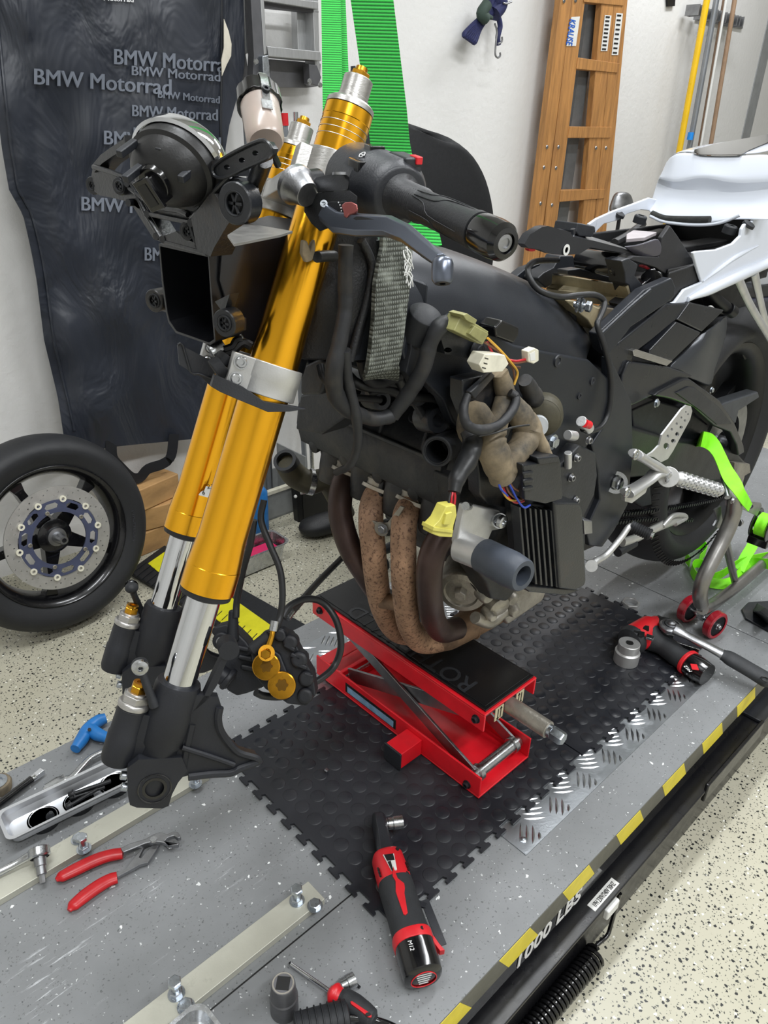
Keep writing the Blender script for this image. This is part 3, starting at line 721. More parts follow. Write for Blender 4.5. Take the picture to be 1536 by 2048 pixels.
b.torus(G(.33, .0175, .0245), (gf*.6+gx*.8), .0028, .0004, 20, 5); b.bar(G(.315, .0175, .0245), G(.345, .0175, .0245), .0006, .0006); b.build('beam_symbol', K['inkwhite'], sw)
b = MB(); pr = [(GL*.455, .012), (GL*.456, .0205), (GL*.475, .0205), (GL*.49, .0165)]
for i in range(10): k = .5+i*.01; pr += [(GL*k, .0158), (GL*(k+.005), .0150)]
pr += [(GL*.62, .0142), (GL*.75, .0144), (GL*.85, .0150), (GL*.865, .0158), (GL*.885, .0158), (GL*.887, .012)]
b.lathe(G0, GD, [(h, r*GS) for h, r in pr], 40)
for s0 in (-1, 1):
    b.tube([G(k, math.cos(a)*.0149*GS, math.sin(a)*.0149*GS) for k, a in ((.57, s0*.2+.9), (.66, s0*.35+.9), (.70, s0*.9+.9), (.84, s0*1.1+.9))], .0004, 6, n=3)
    b.tube([G(k, math.cos(a)*.0149*GS, math.sin(a)*.0149*GS) for k, a in ((.60, s0*.5+.3), (.70, s0*.6+.3), (.74, s0*1.1+.3), (.86, s0*1.3+.3))], .0004, 6, n=3)
b.build('rubber_grip', mat('grip_rubber', '#202124', .5, 0, .12, 60, .3, 600), bike, sharp=28)
b = MB(); b.lathe(G0, GD, [(h, r*.82) for h, r in [(GL*.888, .0125), (GL*.892, .0160), (GL*.90, .0166), (GL*.955, .0168), (GL*.985, .0158), (GL*1.0, .0125), (GL*1.002, .0085), (GL*.992, .0080), (GL*.992, .0055)]], 44)
be = b.build('bar_end', K['blackgloss'], bike, sharp=25)
b = MB(); b.lathe(G(.992), GD, [(0, .0060), (.0012, .0058), (.0014, .0036), (.0004, .0036), (.0004, 0)], 24, cap=False); b.build('end_screw', K['dullsteel'], be)
# lever perch, lever, adjuster
def dl(px, t0=600, t1=900, d0=.625, d1=.475): k = (px-t0)/(t1-t0); return d0+(d1-d0)*k
b = MB()
b.prism([D(x, y, dl(x)+.004) for x, y in ((607, 398), (618, 388), (650, 380), (700, 378), (716, 390), (700, 420), (660, 428), (640, 436), (622, 420))], UU*-.012)
b.prism([D(x, y, dl(x)+.004) for x, y in ((616, 368), (632, 352), (682, 340), (700, 352), (697, 366), (680, 371), (620, 372))], UU*-.006)
b.cyl(D(600, 372, .63), D(640, 366, .64), .012)
b.prism([D(x, y, .62) for x, y in ((600, 396), (612, 392), (650, 436), (648, 452), (628, 432))], RR*.006)
pe = b.build('lever_perch', K['satinblack'], bike, .002)
b = MB(); b.lathe(D(680, 350, dl(690)), UU+FWD*-.4, [(0, .006), (.002, .0058), (.002, .003), (0, .003)], 22); b.build('pivot_bolt', K['dullsteel'], pe)
b = MB(); oo = D(594, 372, .615); b.lathe(oo, (GD*-1)+FWD*-.35, [(-.016, .010), (-.004, .013), (0, .0165), (.0045, .0165), (.006, .014), (.0062, .010), (.003, .0095), (.001, .006), (.001, 0)], 36); b.build('cable_adjuster', K['dullsteel'], pe, .0004)
lev = [(650, 424, .0105), (676, 444, .0125), (720, 450, .012), (778, 452, .0105), (815, 468, .0092), (852, 498, .0075), (882, 521, .0062)]
b = MB(); rg = []
for i, (x, y, wv) in enumerate(lev):
    c = D(x, y, dl(x)); p1 = D(lev[min(i+1, 6)][0], lev[min(i+1, 6)][1], dl(lev[min(i+1, 6)][0])); p0 = D(lev[max(i-1, 0)][0], lev[max(i-1, 0)][1], dl(lev[max(i-1, 0)][0]))
    bx, by, bz = basis(p1-p0, UU); h = wv*.95; dp = .008
    rg.append([c+bx*h*.55+by*dp*.5, c+bx*h*.75, c+bx*h*.55-by*dp*.5, c-bx*h*.4-by*dp*.65, c-bx*h*.75-by*dp*.3, c-bx*h*.75+by*dp*.3, c-bx*h*.4+by*dp*.65])
b.loft(rg)
cb = D(885, 530, .474); 
b.lathe(cb-UU*.0035, UU, [(-.0085, .002), (-.0085, .0052), (-.006, .0068), (.004, .0070), (.0065, .0062), (.008, .0045), (.0075, .0032), (.004, .003), (.004, 0)], 28, cap=False)
lv = b.build('clutch_lever', K['knoblever'], bike, .0012)
b = MB(); b.prism([D(x, y, dl(x)-.0075) for x, y in ((706, 437), (712, 433), (722, 433), (759, 441), (757, 445), (715, 442))], FWD*.002); b.build('lever_slot', K['ink'], lv)
b = MB(); P8 = [(644, 413), (650, 404), (664, 402), (692, 402), (700, 412), (706, 425), (700, 433), (680, 440), (664, 434), (652, 424)]
b.prism([D(x, y, dl(x)-.004) for x, y in P8], FWD*.006); ad = b.build('lever_plate', K['satinblack'], lv, .001)
b = MB(); b.prism([D(x, y, dl(x)-.009) for x, y in ((682, 410), (690, 403), (703, 402), (714, 408), (716, 419), (708, 426), (698, 428), (694, 436), (688, 432), (687, 420))], FWD*.006); b.build('span_dial', K['rosegold'], lv, .0015)
b = MB(); b.lathe(D(648, 409, dl(648)-.006), -FWD, [(0, .0032), (.002, .003), (.002, .0015), (.0005, .0015), (.0005, 0)], 16, cap=False); b.build('plate_screw', K['zinc'], lv)
b = MB(); addtext(b, 'Bruni', .0085, D(658, 424, dl(658)-.0045), (RR*.75-UU*.66), (RR*.5+UU*.85), ext=.0003)
for i, (x, y) in enumerate(((677, 405), (680, 410), (682, 416), (683, 422))): b.ball(D(x, y, dl(x)-.0045), .0006, seg=8)
b.build('plate_lettering', K['inkwhite'], lv)

# ---------------------------------------------------------------- brake fluid reservoir
RX = .50
t0, t1 = X(516, 190, RX+.02), X(532, 286, RX-.006); rax = (t1-t0).normalized(); rp = t0
b = MB(); L = (t1-t0).length
k = .00046*1.0
b.lathe(rp, rax, [(.016, .0205), (L*.6, .0200), (L*.93, .0192), (L, .0165), (L, 0)], 40); rs = b.build('fluid_reservoir', K['amber'], bike)
b = MB(); pr = []
n = 48; rings = []
for h, rr in ((-.003, .0205), (-.001, .0232), (.017, .0240), (.0185, .0215)):
    x, y, z = basis(rax); rings.append([rp+rax*h+x*math.cos(2*PI*i/n)*(rr-(.0012 if (i % 6) < 2 and h > -.002 else 0))+y*math.sin(2*PI*i/n)*(rr-(.0012 if (i % 6) < 2 and h > -.002 else 0)) for i in range(n)])
b.loft(rings); b.build('reservoir_lid', K['blackgloss'], rs, .0005)
b = MB(); vdir = (EYE-rp); vdir = (vdir-rax*vdir.dot(rax)).normalized(); sd2 = rax.cross(vdir); vdir = (vdir*.95+ (sd2 if sd2.dot(RR) > 0 else -sd2)*.35).normalized(); sd2 = rax.cross(vdir)
b.ribbon([rp+rax*-.0042+vdir*.012, rp+rax*-.0042+vdir*.0215, rp+rax*.004+vdir*.0250, rp+rax*.018+vdir*.0252, rp+rax*.036+vdir*.0215], .008, .0012, sd2, n=3)
b.ribbon([rp+rax*.034+vdir*.0218, rp+rax*.046+vdir*.0210], .011, .0012, sd2, n=1)
b.build('retainer_strap', K['steel'], rs)
b = MB(); b.lathe(rp+rax*.024+vdir*.0245, vdir, [(0, .0042), (.003, .004), (.003, .002), (.001, .002), (.001, 0)], 18, cap=False); b.build('strap_screw', K['mattblack'], rs)
b = MB(); b.tube([X(505, 400, .47), X(516, 370, .48), X(524, 330, .49), X(540, 295, .50)], .006, 10); b.tube([X(520, 285, .505), X(540, 300, .505), X(556, 330, .52)], .004, 8); b.build('reservoir_stay', K['satinblack'], bike)
# ---------------------------------------------------------------- headlight stay with ram-air duct
z2 = lambda L: [(160+x/3.339, 160+y/3.339) for x, y in L]
def xp(L, x): return [X(a, c, x) for a, c in z2(L)]
SX = .362
def xw(px, py, x): return X(160+px/3.339, 160+py/3.339, x)
b = MB(); vx = V((.010, 0, 0))
# cradle band under the headlight
b.prism(xp([(75, 640), (85, 585), (130, 590), (250, 650), (330, 720), (430, 790), (540, 840), (610, 855), (645, 835), (655, 780), (645, 700), (690, 655), (780, 640), (870, 610), (960, 640), (1060, 660), (1120, 720), (1150, 830), (1110, 900), (1000, 960), (960, 1020), (900, 1100), (870, 1160), (790, 1110), (740, 960), (600, 935), (450, 905), (330, 815), (230, 790), (130, 770), (90, 740)], SX), vx)
# left leg, right leg, cross bars
b.prism(xp([(320, 790), (370, 800), (470, 900), (560, 1050), (560, 1090), (490, 1060), (400, 920)], SX), vx*1.6)
b.prism(xp([(740, 920), (870, 760), (900, 760), (1010, 930), (960, 1010), (895, 1120), (870, 1180), (780, 1130)], SX-.008), vx*2.2)
b.prism(xp([(560, 1040), (640, 1010), (700, 1060), (800, 1100), (850, 1160), (560, 1090)], SX-.004), vx*2)
for L in ([(330, 720), (500, 840), (650, 870), (720, 900)], [(440, 890), (730, 950)], [(560, 1080), (850, 1160)], [(790, 880), (740, 960), (790, 1120)], [(340, 680), (440, 890), (550, 1070)], [(90, 580), (300, 650), (560, 820)], [(800, 890), (890, 760), (1000, 640)], [(890, 770), (980, 930), (880, 1150)]):
    b.tube([xw(x, y, SX-.003) for x, y in L], .0024, 8, n=3)
# top rim arms round the headlight
b.loft([[xw(x, y, SX-.002)+V((dx, 0, dz)) for dx, dz in ((0, .004), (.02, .004), (.02, -.004), (0, -.004))] for x, y in ((90, 590), (140, 530), (210, 480), (290, 430), (300, 400))])
b.loft([[xw(x, y, SX-.004)+V((dx, 0, dz)) for dx, dz in ((0, .006), (.02, .006), (.02, -.006), (0, -.006))] for x, y in ((770, 650), (860, 600), (930, 580), (990, 590))])
# drilled upper arm towards the rider's left
oa = [(900, 640), (885, 600), (900, 565), (960, 520), (1080, 455), (1200, 403), (1250, 415), (1280, 460), (1270, 500), (1235, 530), (1100, 590), (1000, 640), (940, 655)]
hl = [[xw(cx+r*math.cos(a*PI/8), cy+r*.85*math.sin(a*PI/8), SX-.010) for a in range(16)] for cx, cy, r in ((980, 582, 20), (1080, 535, 20), (1170, 488, 20))]
b.prism([xw(x, y, SX-.010) for x, y in oa], V((.006, 0, 0)), 0, hl)
b.tube([xw(x, y, SX-.011) for x, y in oa], .0014, 6, n=2, closed=True)
b.tube([xw(1230, 530, SX), xw(1190, 640, SX+.01), xw(1150, 740, SX+.02)], .007, 10, n=3)
# bosses
def boss(cx, cy, r, x, t=.014): 
    c = xw(cx, cy, x); b.lathe(c, (-1, -.35, 0), [(-t, r), (0, r*1.02), (.001, r*.95), (.001, r*.62), (-.006, r*.6), (-.006, 0)], 28, cap=False)
for cx, cy, r, x in ((82, 705, .0085, SX), (262, 710, .008, SX-.006), (745, 790, .0105, SX-.006), (715, 1010, .008, SX-.004), (1035, 825, .0155, SX-.02), (495, 1475, .0115, .372), (965, 1625, .0125, .366)): boss(cx, cy, r, x)
b.prism(xp([(560, 1380), (500, 1410), (480, 1470), (520, 1530), (590, 1560)], .385), vx)
b.prism(xp([(890, 1480), (1000, 1570), (1050, 1600), (1050, 1680), (1000, 1720), (900, 1700)], .385), vx)
b.prism(xp([(900, 1480), (1000, 1430), (960, 1560)], .372), vx)
for cx, cy in ((445, 895), (735, 955), (505, 1045), (548, 1065), (785, 1105), (310, 690), (320, 820), (785, 895)):
    b.lathe(xw(cx, cy, SX-.006), (-1, -.4, 0), [(-.01, .0034), (0, .0034)], 12)
stay = b.build('headlight_stay', K['dustyblack'], bike, .001)
# screws in the bosses
for cx, cy, r, x in ((262, 710, .0048, SX-.007), (745, 790, .0062, SX-.007), (715, 1010, .005, SX-.005), (82, 705, .0045, SX), (1035, 825, .009, SX-.02), (495, 1475, .0065, .371), (965, 1625, .0065, .365)):
    b = MB(); c = xw(cx, cy, x)
    for k in range(3):
        a = k*PI/3; d = V((0, math.cos(a), math.sin(a)))*r*.9
        b.bar(c-d, c+d, .0012, .002)
    b.torus(c, (-1, -.35, 0), r, .0012, 24, 6); b.build('grommet', K['rubber'], stay)
# ram-air duct: four walls, open at the front
xo = .372; dm = K['dustyblack']
op = [(525, 1092), (860, 1168), (885, 1490), (905, 1745), (870, 1770), (640, 1690), (590, 1620), (575, 1560), (545, 1340)]
outer = xp(op, xo); cc = sum(outer, V((0, 0, 0)))/len(outer)
inner = [p+(cc-p).normalized()*.0032 for p in outer]
back = []
for p in outer: back.append(V((.50, cc.y+(p.y-cc.y)*.86, p.z+.020)))
backi = [p+(V((.50, cc.y, cc.z+.02))-p).normalized()*.004 for p in back]
b = MB(); b.loft([outer, inner, [V((.44, p.y, p.z+.008)) for p in inner], backi], cap=False); b.loft([outer, back], cap=False); b.add(backi, [tuple(range(len(backi)))])
n = len(outer); b.add(back+backi, [(i, (i+1) % n, n+(i+1) % n, n+i) for i in range(n)])
b.build('ram_air_duct', mat('duct_plastic', '#111216', .32, 0, .2, 30, .15, 300, dirt='#59503e', dsc=11, dth=(.62, .85)), bike, .0006)
b = MB(); c = X(346, 520, .4995); 
b.torus(xw(965, 1300, .40), (0, -1, 0), .004, .001, 20, 6); b.build('duct_grommet', K['rubber'], bike)
# duct side panel + silver heat guard between the fork legs
b = MB()
sp = [Y(x, y, .612) for x, y in ((447, 476), (470, 455), (580, 462), (575, 520), (560, 700), (500, 690), (462, 640), (440, 560))]
b.prism(sp, V((0, .004, 0))); b.build('duct_side_panel', mat('side_panel_black', '#17171b', .22, 0, .1, 20, coat=.2), bike, .001)
b = MB(); b.prism([Z(x, y, 1.178) for x, y in ((455, 470), (492, 446), (585, 462), (560, 470), (468, 488))], V((0, 0, -.0015))); b.build('top_guard', K['brushed'], bike)
# headlight unit seen from behind
hc = X(330, 330, .40); hax = V((.28, .55, .75)).normalized()
hax = (UU*.72+RR*.42+FWD*.55).normalized()
hc = D(328, 352, .615); HS = .76
b = MB(); b.lathe(hc, hax, [(h*HS, r*HS) for h, r in [(-.016, .010), (-.014, .022), (-.004, .034), (.010, .040), (.012, .0445), (.030, .046)]], 48, sx=1.0, sy=1.22)
hd = b.build('headlight', mat('headlight_black', '#151516', .45, 0, .2, 30, .2, 300, dirt='#3d3830', dsc=10, dth=(.6, .85)), bike)
b = MB(); b.lathe(hc, hax, [(h*HS, r*HS) for h, r in [(.024, .047), (.026, .0505), (.040, .049), (.052, .040), (.058, .026), (.060, 0)]], 48, cap=False, sy=1.22); b.build('headlight_lens', K['chrome'], hd)
b = MB(); cx_ = hc-hax*.014; bx, by, bz = basis(hax, UU); R3 = Matrix((bx, by, bz)).transposed()
b.box(cx_-by*-.0+bx*-.004, (.022, .016, .020), R3); b.box(cx_-hax*.010-bx*.004, (.026, .018, .004), R3); b.lathe(cx_, hax, [(-.002, .014), (.01, .017)], 28)
b.build('bulb_connector', K['blackgloss'], hd, .001)
b = MB(); b.box(cx_-hax*.0122-bx*.004, (.018, .010, .001), R3); b.build('connector_socket', K['ink'], hd)
for px, py in ((250, 300), (328, 295), (262, 350), (372, 350)):
    b = MB(); c = D(px, py, .598); b.bar(c-hax*.008, c+hax*.014, .006, .006, up=RR); b.build('headlight_clip', K['blackplastic'], hd, .001)
# ---------------------------------------------------------------- engine, tank, frame, harness
YC = .68
def YP(L, y, sc=1, ox=0, oy=0): return [Y(ox+a/sc, oy+c/sc, y) for a, c in L]
def plate(name, L, y, t, m, bev=.001, mb=None, parent=None, label=None):
    b = mb or MB(); b.prism(YP(L, y), V((0, t, 0)))
    return b.build(name, m, parent or bike, bev, label=label) if mb is None else b
def mirror(p): return V((p.x, 2*YC-p.y, p.z))
# fuel tank / airbox cover: columns from ridge to lower edge, mirrored to the far side
def cover(cols, name, m, bev=0, sub=0):
    rings = []
    for col in cols:
        P = [Y(px, py, y) for px, py, y in col]
        ring = P + [V((p.x, 2*YC-p.y, p.z)) for p in reversed(P)]
        rings.append(ring)
    b = MB(); b.loft(rings); return b.build(name, m, bike, bev, sub=sub, sharp=50)
cols = [
 [(640, 452, .640), (636, 460, .600), (640, 540, .575), (640, 640, .575), (648, 715, .585)],
 [(740, 462, .640), (735, 470, .600), (738, 560, .568), (742, 660, .570), (745, 735, .585)],
 [(850, 478, .640), (846, 486, .598), (848, 560, .556), (850, 660, .552), (850, 760, .560)],
 [(960, 514, .636), (955, 524, .594), (955, 590, .552), (950, 690, .545), (945, 780, .552)],
 [(1060, 556, .632), (1052, 568, .590), (1048, 630, .550), (1040, 710, .543), (1030, 800, .550)],
 [(1120, 588, .630), (1112, 600, .588), (1108, 655, .552), (1100, 730, .545), (1090, 810, .550)],
 [(1178, 655, .626), (1170, 662, .590), (1160, 700, .560), (1150, 750, .550), (1140, 820, .552)],
 [(1205, 705, .626), (1200, 712, .600), (1192, 742, .575), (1184, 780, .562), (1170, 830, .560)]]
cover(cols, 'tank_cover', K['framepaint'], 0, 2)
# steering-head frame spar running back to the swingarm plate
spar = [(820, 636), (850, 634), (900, 640), (960, 655), (1030, 690), (1100, 705), (1180, 720), (1222, 760), (1225, 800), (1205, 860), (1165, 905), (1128, 925), (1095, 908), (1085, 880), (1062, 850), (1020, 812), (985, 800), (960, 850), (930, 870), (905, 845), (885, 800), (850, 765), (815, 745), (805, 700)]
plate('frame_spar', spar, .540, .016, K['framepaint'], .004)
plate('frame_spar', [(1222-0, 715), (1264, 802), (1267, 908), (1256, 1010), (1230, 1060), (1205, 1095), (1180, 1092), (1172, 1060), (1200, 1000), (1196, 940), (1183, 890), (1210, 850), (1222, 800)], .535, .018, K['framepaint'], .003, label='black swingarm pivot plate of the frame')
b = MB(); b.prism([V((p.x, p.y, p.z)) for p in YP(spar, .54)], V((0, .016, 0)))
for o in ():
    pass
b = MB()
for (px, py, r) in ((1115, 722, .0085), (1184, 762, .006), (1158, 792, .005)):
    b = MB(); b.lathe(Y(px, py, .540), (0, -1, 0), [(0, r), (.002, r*.95), (.002, r*.6), (.0005, r*.5), (.0005, 0)], 24, cap=False); b.build('frame_plug', K['blackplastic'], bike)
pass
def bolt(px, py, y, r, h, m='zinc', kind='hex', parent=None, name='bolt', ax=(0, -1, 0)):
    b = MB(); o = Y(px, py, y)
    if kind == 'hex': b.bolt(o, ax, r, h)
    else: b.lathe(o, ax, [(0, r*1.3), (.001, r*1.3)], 20); b.socketbolt(o, ax, r, h)
    return b.build(name, K[m], parent or bike)
bolt(1105, 884, .540, .0085, .007); bolt(1232, 965, .534, .0115, .009, 'steel'); bolt(848, 668, .536, .006, .008, 'dullsteel', 'sock')
b = MB(); b.pipe(Y(1232, 965, .5335), Y(1232, 965, .530), .0185, .0125); b.build('pivot_washer', K['steel'], bike)
# far-side spar, head tube and cross pieces give the frame its width
b = MB(); b.prism([mirror(p) for p in YP(spar, .54)], V((0, -.016, 0))); b.build('frame_spar', K['framepaint'], bike, .004, label='black frame spar on the far side')
b = MB(); ht0, ht1 = FK(.03, -.028, SPAN/2), FK(.20, -.028, SPAN/2); b.cyl(ht0, ht1, .030, seg=32)
for s in (-1, 1):
    c = (ht0+ht1)/2; b.loft([[c+V((.0, s*.03, .06)), c+V((.0, s*.03, -.06)), c+V((0, s*.01, -.06)), c+V((0, s*.01, .06))], [V((.60, YC+s*.125, 1.10)), V((.60, YC+s*.125, .98)), V((.60, YC+s*.105, .98)), V((.60, YC+s*.105, 1.10))]])
b.build('head_tube', K['framepaint'], bike, .003)
# grained vinyl cover in front of the tank, folded edge
b = MB(); g = []
for py in (462, 490, 540, 590, 640, 690, 722):
    k = (py-462)/260
    g.append([Y(598-k*12, py, .60), Y(640-k*8, py-2, .575+.006*math.sin(k*9)), Y(690-k*6, py, .562+.008*math.sin(k*7+1)), Y(735-k*10+14*math.sin(k*5), py, .556), Y(752-k*26+10*math.sin(k*5), py, .562)])
b.sheet(g, .004); b.build('vinyl_guard', K['leather'], bike, 0, sub=1)
b = MB(); b.tube([Y(x, y, .552) for x, y in ((722, 480), (738, 510), (744, 540), (735, 590), (722, 640), (708, 690), (700, 722))], .0042, 10); b.build('vinyl_piping', K['leather'], bike)
b = MB(); b.prism(YP([(744, 480), (768, 480), (760, 600), (742, 720), (700, 722), (722, 650), (742, 580)], .556), V((0, .004, 0))); b.build('trim_flap', K['blackplastic'], bike, .001)
# cylinder head, block, crankcase
hx = [(.672, .800), (.664, .832), (.668, .862), (.690, .893), (.735, .915), (.790, .918), (.83, .90), (.83, .80)]
b = MB(); b.prism([V((x, .578, z)) for x, z in hx], V((0, .300, 0)))
b.loft([[V((x, .578, z)) for x, z in ((.674, .85), (.695, .89), (.74, .912), (.80, .90), (.78, .84))], [V((x, .562, z)) for x, z in ((.686, .855), (.700, .880), (.74, .898), (.79, .89), (.77, .85))]])
b.tube([V((.667, y, .866)) for y in (.585, .65, .75, .87)], .004, 8, n=1)
for y in (.60, .655, .72, .79, .86): b.lathe(V((.70, y, .898)), (-.55, 0, .8), [(-.01, .0125), (.003, .0125), (.004, .0105)], 20)
cam_cover = b.build('cam_cover', K['blackengine'], bike, .004)
for px, py in ((636, 798), (870, 888)):
    b = MB(); o = X(px, py, .692); b.lathe(o, (-.6, -.1, .8), [(0, .0105), (.0015, .0105), (.0015, .009), (.003, .009), (.0034, .0035), (.002, .003), (.002, 0)], 24, cap=False); b.build('cover_bolt', K['dullsteel'], cam_cover)
b = MB(); b.prism([V((x, .568, z)) for x, z in ((.690, .745), (.680, .80), (.70, .84), (.82, .84), (.88, .76), (.84, .70), (.74, .71))], V((0, .275, 0)))
for i in range(4):
    yy = .568+.030+i*.0725; b.lathe(V((.70, yy, .80)), (-.25, 0, -1), [(0, .028), (.03, .027), (.055, .024)], 24)
for i in range(9): b.box((.684, .575+i*.031, .775), (.02, .008, .05), euler(0, .2, 0))
b.build('cylinder_head', K['dirtyengine'], bike, .003)
b = MB()
cc = [(915, 960), (1000, 935), (1080, 905), (1170, 880), (1215, 900), (1235, 980), (1225, 1060), (1190, 1095), (1110, 1130), (1050, 1160), (1015, 1205), (985, 1200), (975, 1170), (940, 1120), (915, 1050)]
b.prism(YP(cc, .545), V((0, .045, 0))); b.prism([V((x, .585, z)) for x, z in ((.78, .77), (.79, .66), (.83, .60), (.90, .57), (1.10, .60), (1.15, .80), (1.05, .90))], V((0, .22, 0))); eng = b.build('crankcase', K['dirtyengine'], bike, .006)
b = MB(); b.bb(.86, .99, .61, .76, .50, .66)
b.prism([V((x, .60, z)) for x, z in ((.885, .60), (.875, .52), (.90, .485), (1.00, .49), (1.04, .56))], V((0, .17, 0)))
b.build('sump', K['castalu'], bike, .006)
b = MB()
for px, py, r, ln in ((1000, 1215, .018, .03), (1025, 1200, .012, .03), (985, 1235, .008, .02), (1030, 1225, .010, .02), (975, 1195, .012, .03)):
    o = Y(px, py, .56); b.lathe(o, (-.3, -1, -.2), [(-ln, r*1.3), (0, r), (.004, r*.7)], 16)
b.tube([Y(x, y, .575) for x, y in ((950, 1235), (980, 1245), (1005, 1225), (1030, 1215))], .010, 10); b.build('casting_boss', K['castalu'], bike, .001)
b = MB()
for i in range(4):
    yy = .600+i*.0725
    b.lathe(V((.676, yy+.030, .800)), (-1, 0, -.2), [(-.01, .011), (.004, .0105), (.006, .007)], 16)
b.build('head_rib', K['dirtyengine'], bike, .001)['kind'] = 'stuff'
b = MB()
for yy in (.62, .70, .78, .85): b.tube([V((.672, yy, .862)), V((.690, yy, .900)), V((.735, yy, .9175))], .0028, 8, n=3)
b.build('cover_rib', K['blackengine'], cam_cover)['kind'] = 'stuff'
# stator cover + sprocket area
b = MB(); b.prism(YP([(1128, 925), (1160, 890), (1192, 905), (1196, 950), (1190, 990), (1170, 1030), (1172, 1090), (1130, 1130), (1060, 1130), (1050, 1000), (1100, 950)], .520), V((0, .03, 0)))
b.build('side_cover', K['blackengine'], bike, .004)
for px, py in ((1152, 915), (1141, 955), (1150, 1000), (1175, 880)): bolt(px, py, .519, .005, .006, 'dullsteel', 'sock')
b = MB()
b.cyl(Y(1136, 905, .515), Y(1136, 935, .515), .0055); b.cyl(Y(1162, 842, .52), Y(1178, 858, .52), .008); b.cyl(Y(1135, 870, .515), Y(1150, 872, .515), .007); b.build('clutch_arm', K['silver'], bike, .001)
b = MB(); b.cyl(Y(1168, 846, .515), Y(1178, 850, .515), .006); b.build('red_cap', K['redplastic'], bike)
# dark mass of throttle bodies and hoses above the head
b = MB(); b.bb(.74, .98, .60, .77, .90, 1.02); b.bb(.80, 1.10, .585, .78, .75, .93); b.bb(.90, 1.16, .60, .76, .55, .78); b.build('throttle_body', K['mattblack'], bike, .01)
for i in range(4):
    b = MB(); o = V((.735, .60+.052*i, .955)); b.lathe(o, (-.5, -.1, -.85), [(-.05, .02), (0, .021), (.012, .023), (.014, .018)], 24); b.build('intake_stub', K['mattblack'], bike)
rnd = random.Random(5)
for i, (L, r, m) in enumerate((
 ([(690, 745, .60), (720, 770, .585), (780, 780, .58), (830, 800, .575)], .006, 'darkhose'),
 ([(735, 790, .585), (790, 770, .58), (840, 820, .575), (850, 850, .575)], .005, 'darkhose'),
 ([(640, 730, .60), (650, 760, .59), (690, 790, .58), (760, 800, .58)], .004, 'darkhose'),
 ([(790, 740, .575), (820, 790, .57), (880, 800, .565), (905, 850, .56)], .006, 'darkhose'),
 ([(725, 720, .58), (735, 755, .578), (760, 765, .575), (800, 750, .57)], .007, 'loom'))):
    b = MB(); b.tube([Y(*p) for p in L], r, 10); b.build('rubber_hose', K[m], bike)
for (px, py, y, r) in ((835, 790, .575, .014), (775, 745, .575, .011), (875, 840, .560, .017), (826, 745, .57, .012), (762, 800, .58, .012)):
    b = MB(); o = Y(px, py, y); b.lathe(o, (-.3, -.9, .2), [(-.03, r*1.1), (0, r), (.003, r*.9), (.003, r*.5), (-.006, r*.45), (-.006, 0)], 22, cap=False); b.build('injector_cap', K['dustyblack' if r > .013 else 'mattblack'], bike)
b = MB(); b.pipe(Y(905, 885, .56), Y(874, 903, .53), .0175, .0135, 30); b.cyl(Y(925, 875, .575), Y(905, 885, .56), .0175); b.torus(Y(874, 903, .53), Y(874, 903, .53)-Y(905, 885, .56), .0165, .002); b.build('coolant_stub', K['rubber'], bike)
# exhaust headers
def hdr(L, r, m, lab):
    pts = [X(px, py, x) for px, py, x in L]; b = MB(); b.tube(pts, r, 26, n=8); return b.build('header_pipe', m, bike, label=lab, sharp=60)
R0 = .0183
H = [hdr([(708, 925, .700), (697, 945, .690), (684, 975, .668), (681, 1030, .652), (700, 1095, .650), (736, 1155, .665), (765, 1200, .70), (785, 1240, .74)], R0, K['brownpipe'], 'dark brown header pipe'),
 hdr([(768, 960, .700), (757, 980, .690), (744, 1010, .668), (742, 1050, .652), (747, 1100, .648), (752, 1150, .655), (761, 1205, .680), (778, 1245, .715), (800, 1266, .745), (835, 1268, .79), (880, 1250, .83)], R0, K['rust'], 'rusty orange header pipe'),
 hdr([(838, 985, .702), (826, 1003, .690), (812, 1028, .668), (807, 1065, .655), (807, 1115, .650), (808, 1165, .655), (812, 1215, .675), (820, 1255, .705), (842, 1284, .745), (885, 1280, .785), (925, 1255, .82)], R0, K['rust'], None),
 hdr([(912, 1040, .700), (898, 1058, .690), (875, 1085, .670), (862, 1120, .657), (858, 1160, .657), (861, 1205, .672), (868, 1240, .700), (885, 1262, .735), (915, 1256, .775)], R0, K['brownpipe'], None)]
b = MB(); b.tube([X(px, py, x) for px, py, x in ((866, 1285, .77), (900, 1270, .80), (940, 1247, .84), (965, 1232, .87), (990, 1222, .90))], [.019, .024, .026, .027, .024], 28, n=6)
b.torus(X(938, 1249, .84), X(965, 1232, .87)-X(938, 1249, .84), .0262, .0022); co_ = b.build('collector', K['tanpipe'], bike)
b = MB(); b.cyl(X(757, 1200, .672), X(812, 1208, .672), .0125); b.build('balance_pipe', K['tanpipe'], bike)
for px, py, x in ((700, 938, .694), (760, 970, .694), (829, 996, .694), (902, 1050, .694)):
    b = MB(); o = X(px, py, x); ax = V((-.45, 0, -.9)); bx, by, bz = basis(ax, (0, 1, 0))
    b.lathe(o-ax*.010, ax, [(0, .0225), (.004, .0245), (.008, .0225), (.014, .0225)], 30)
    b.prism([o+bx*(.034*math.cos(a*PI/10))*1.0+by*(.026*math.sin(a*PI/10))+ax*.002 for a in range(20)], ax.normalized()*.006)
    fl = b.build('header_flange', K['castalu'], bike, .0008)
    for s in (-1, 1):
        b = MB(); b.bolt(o+bx*s*.029+ax*.008, ax, .0052, .006); b.cyl(o+bx*s*.029-ax*.02, o+bx*s*.029+ax*.018, .0030); b.build('flange_nut', K['dullsteel'], fl)
b = MB(); b.prism([X(px, py, .648) for px, py in ((808, 1015), (800, 1012), (775, 1045), (750, 1050), (742, 1058), (750, 1068), (776, 1062), (784, 1055))], V((.003, 0, 0)))
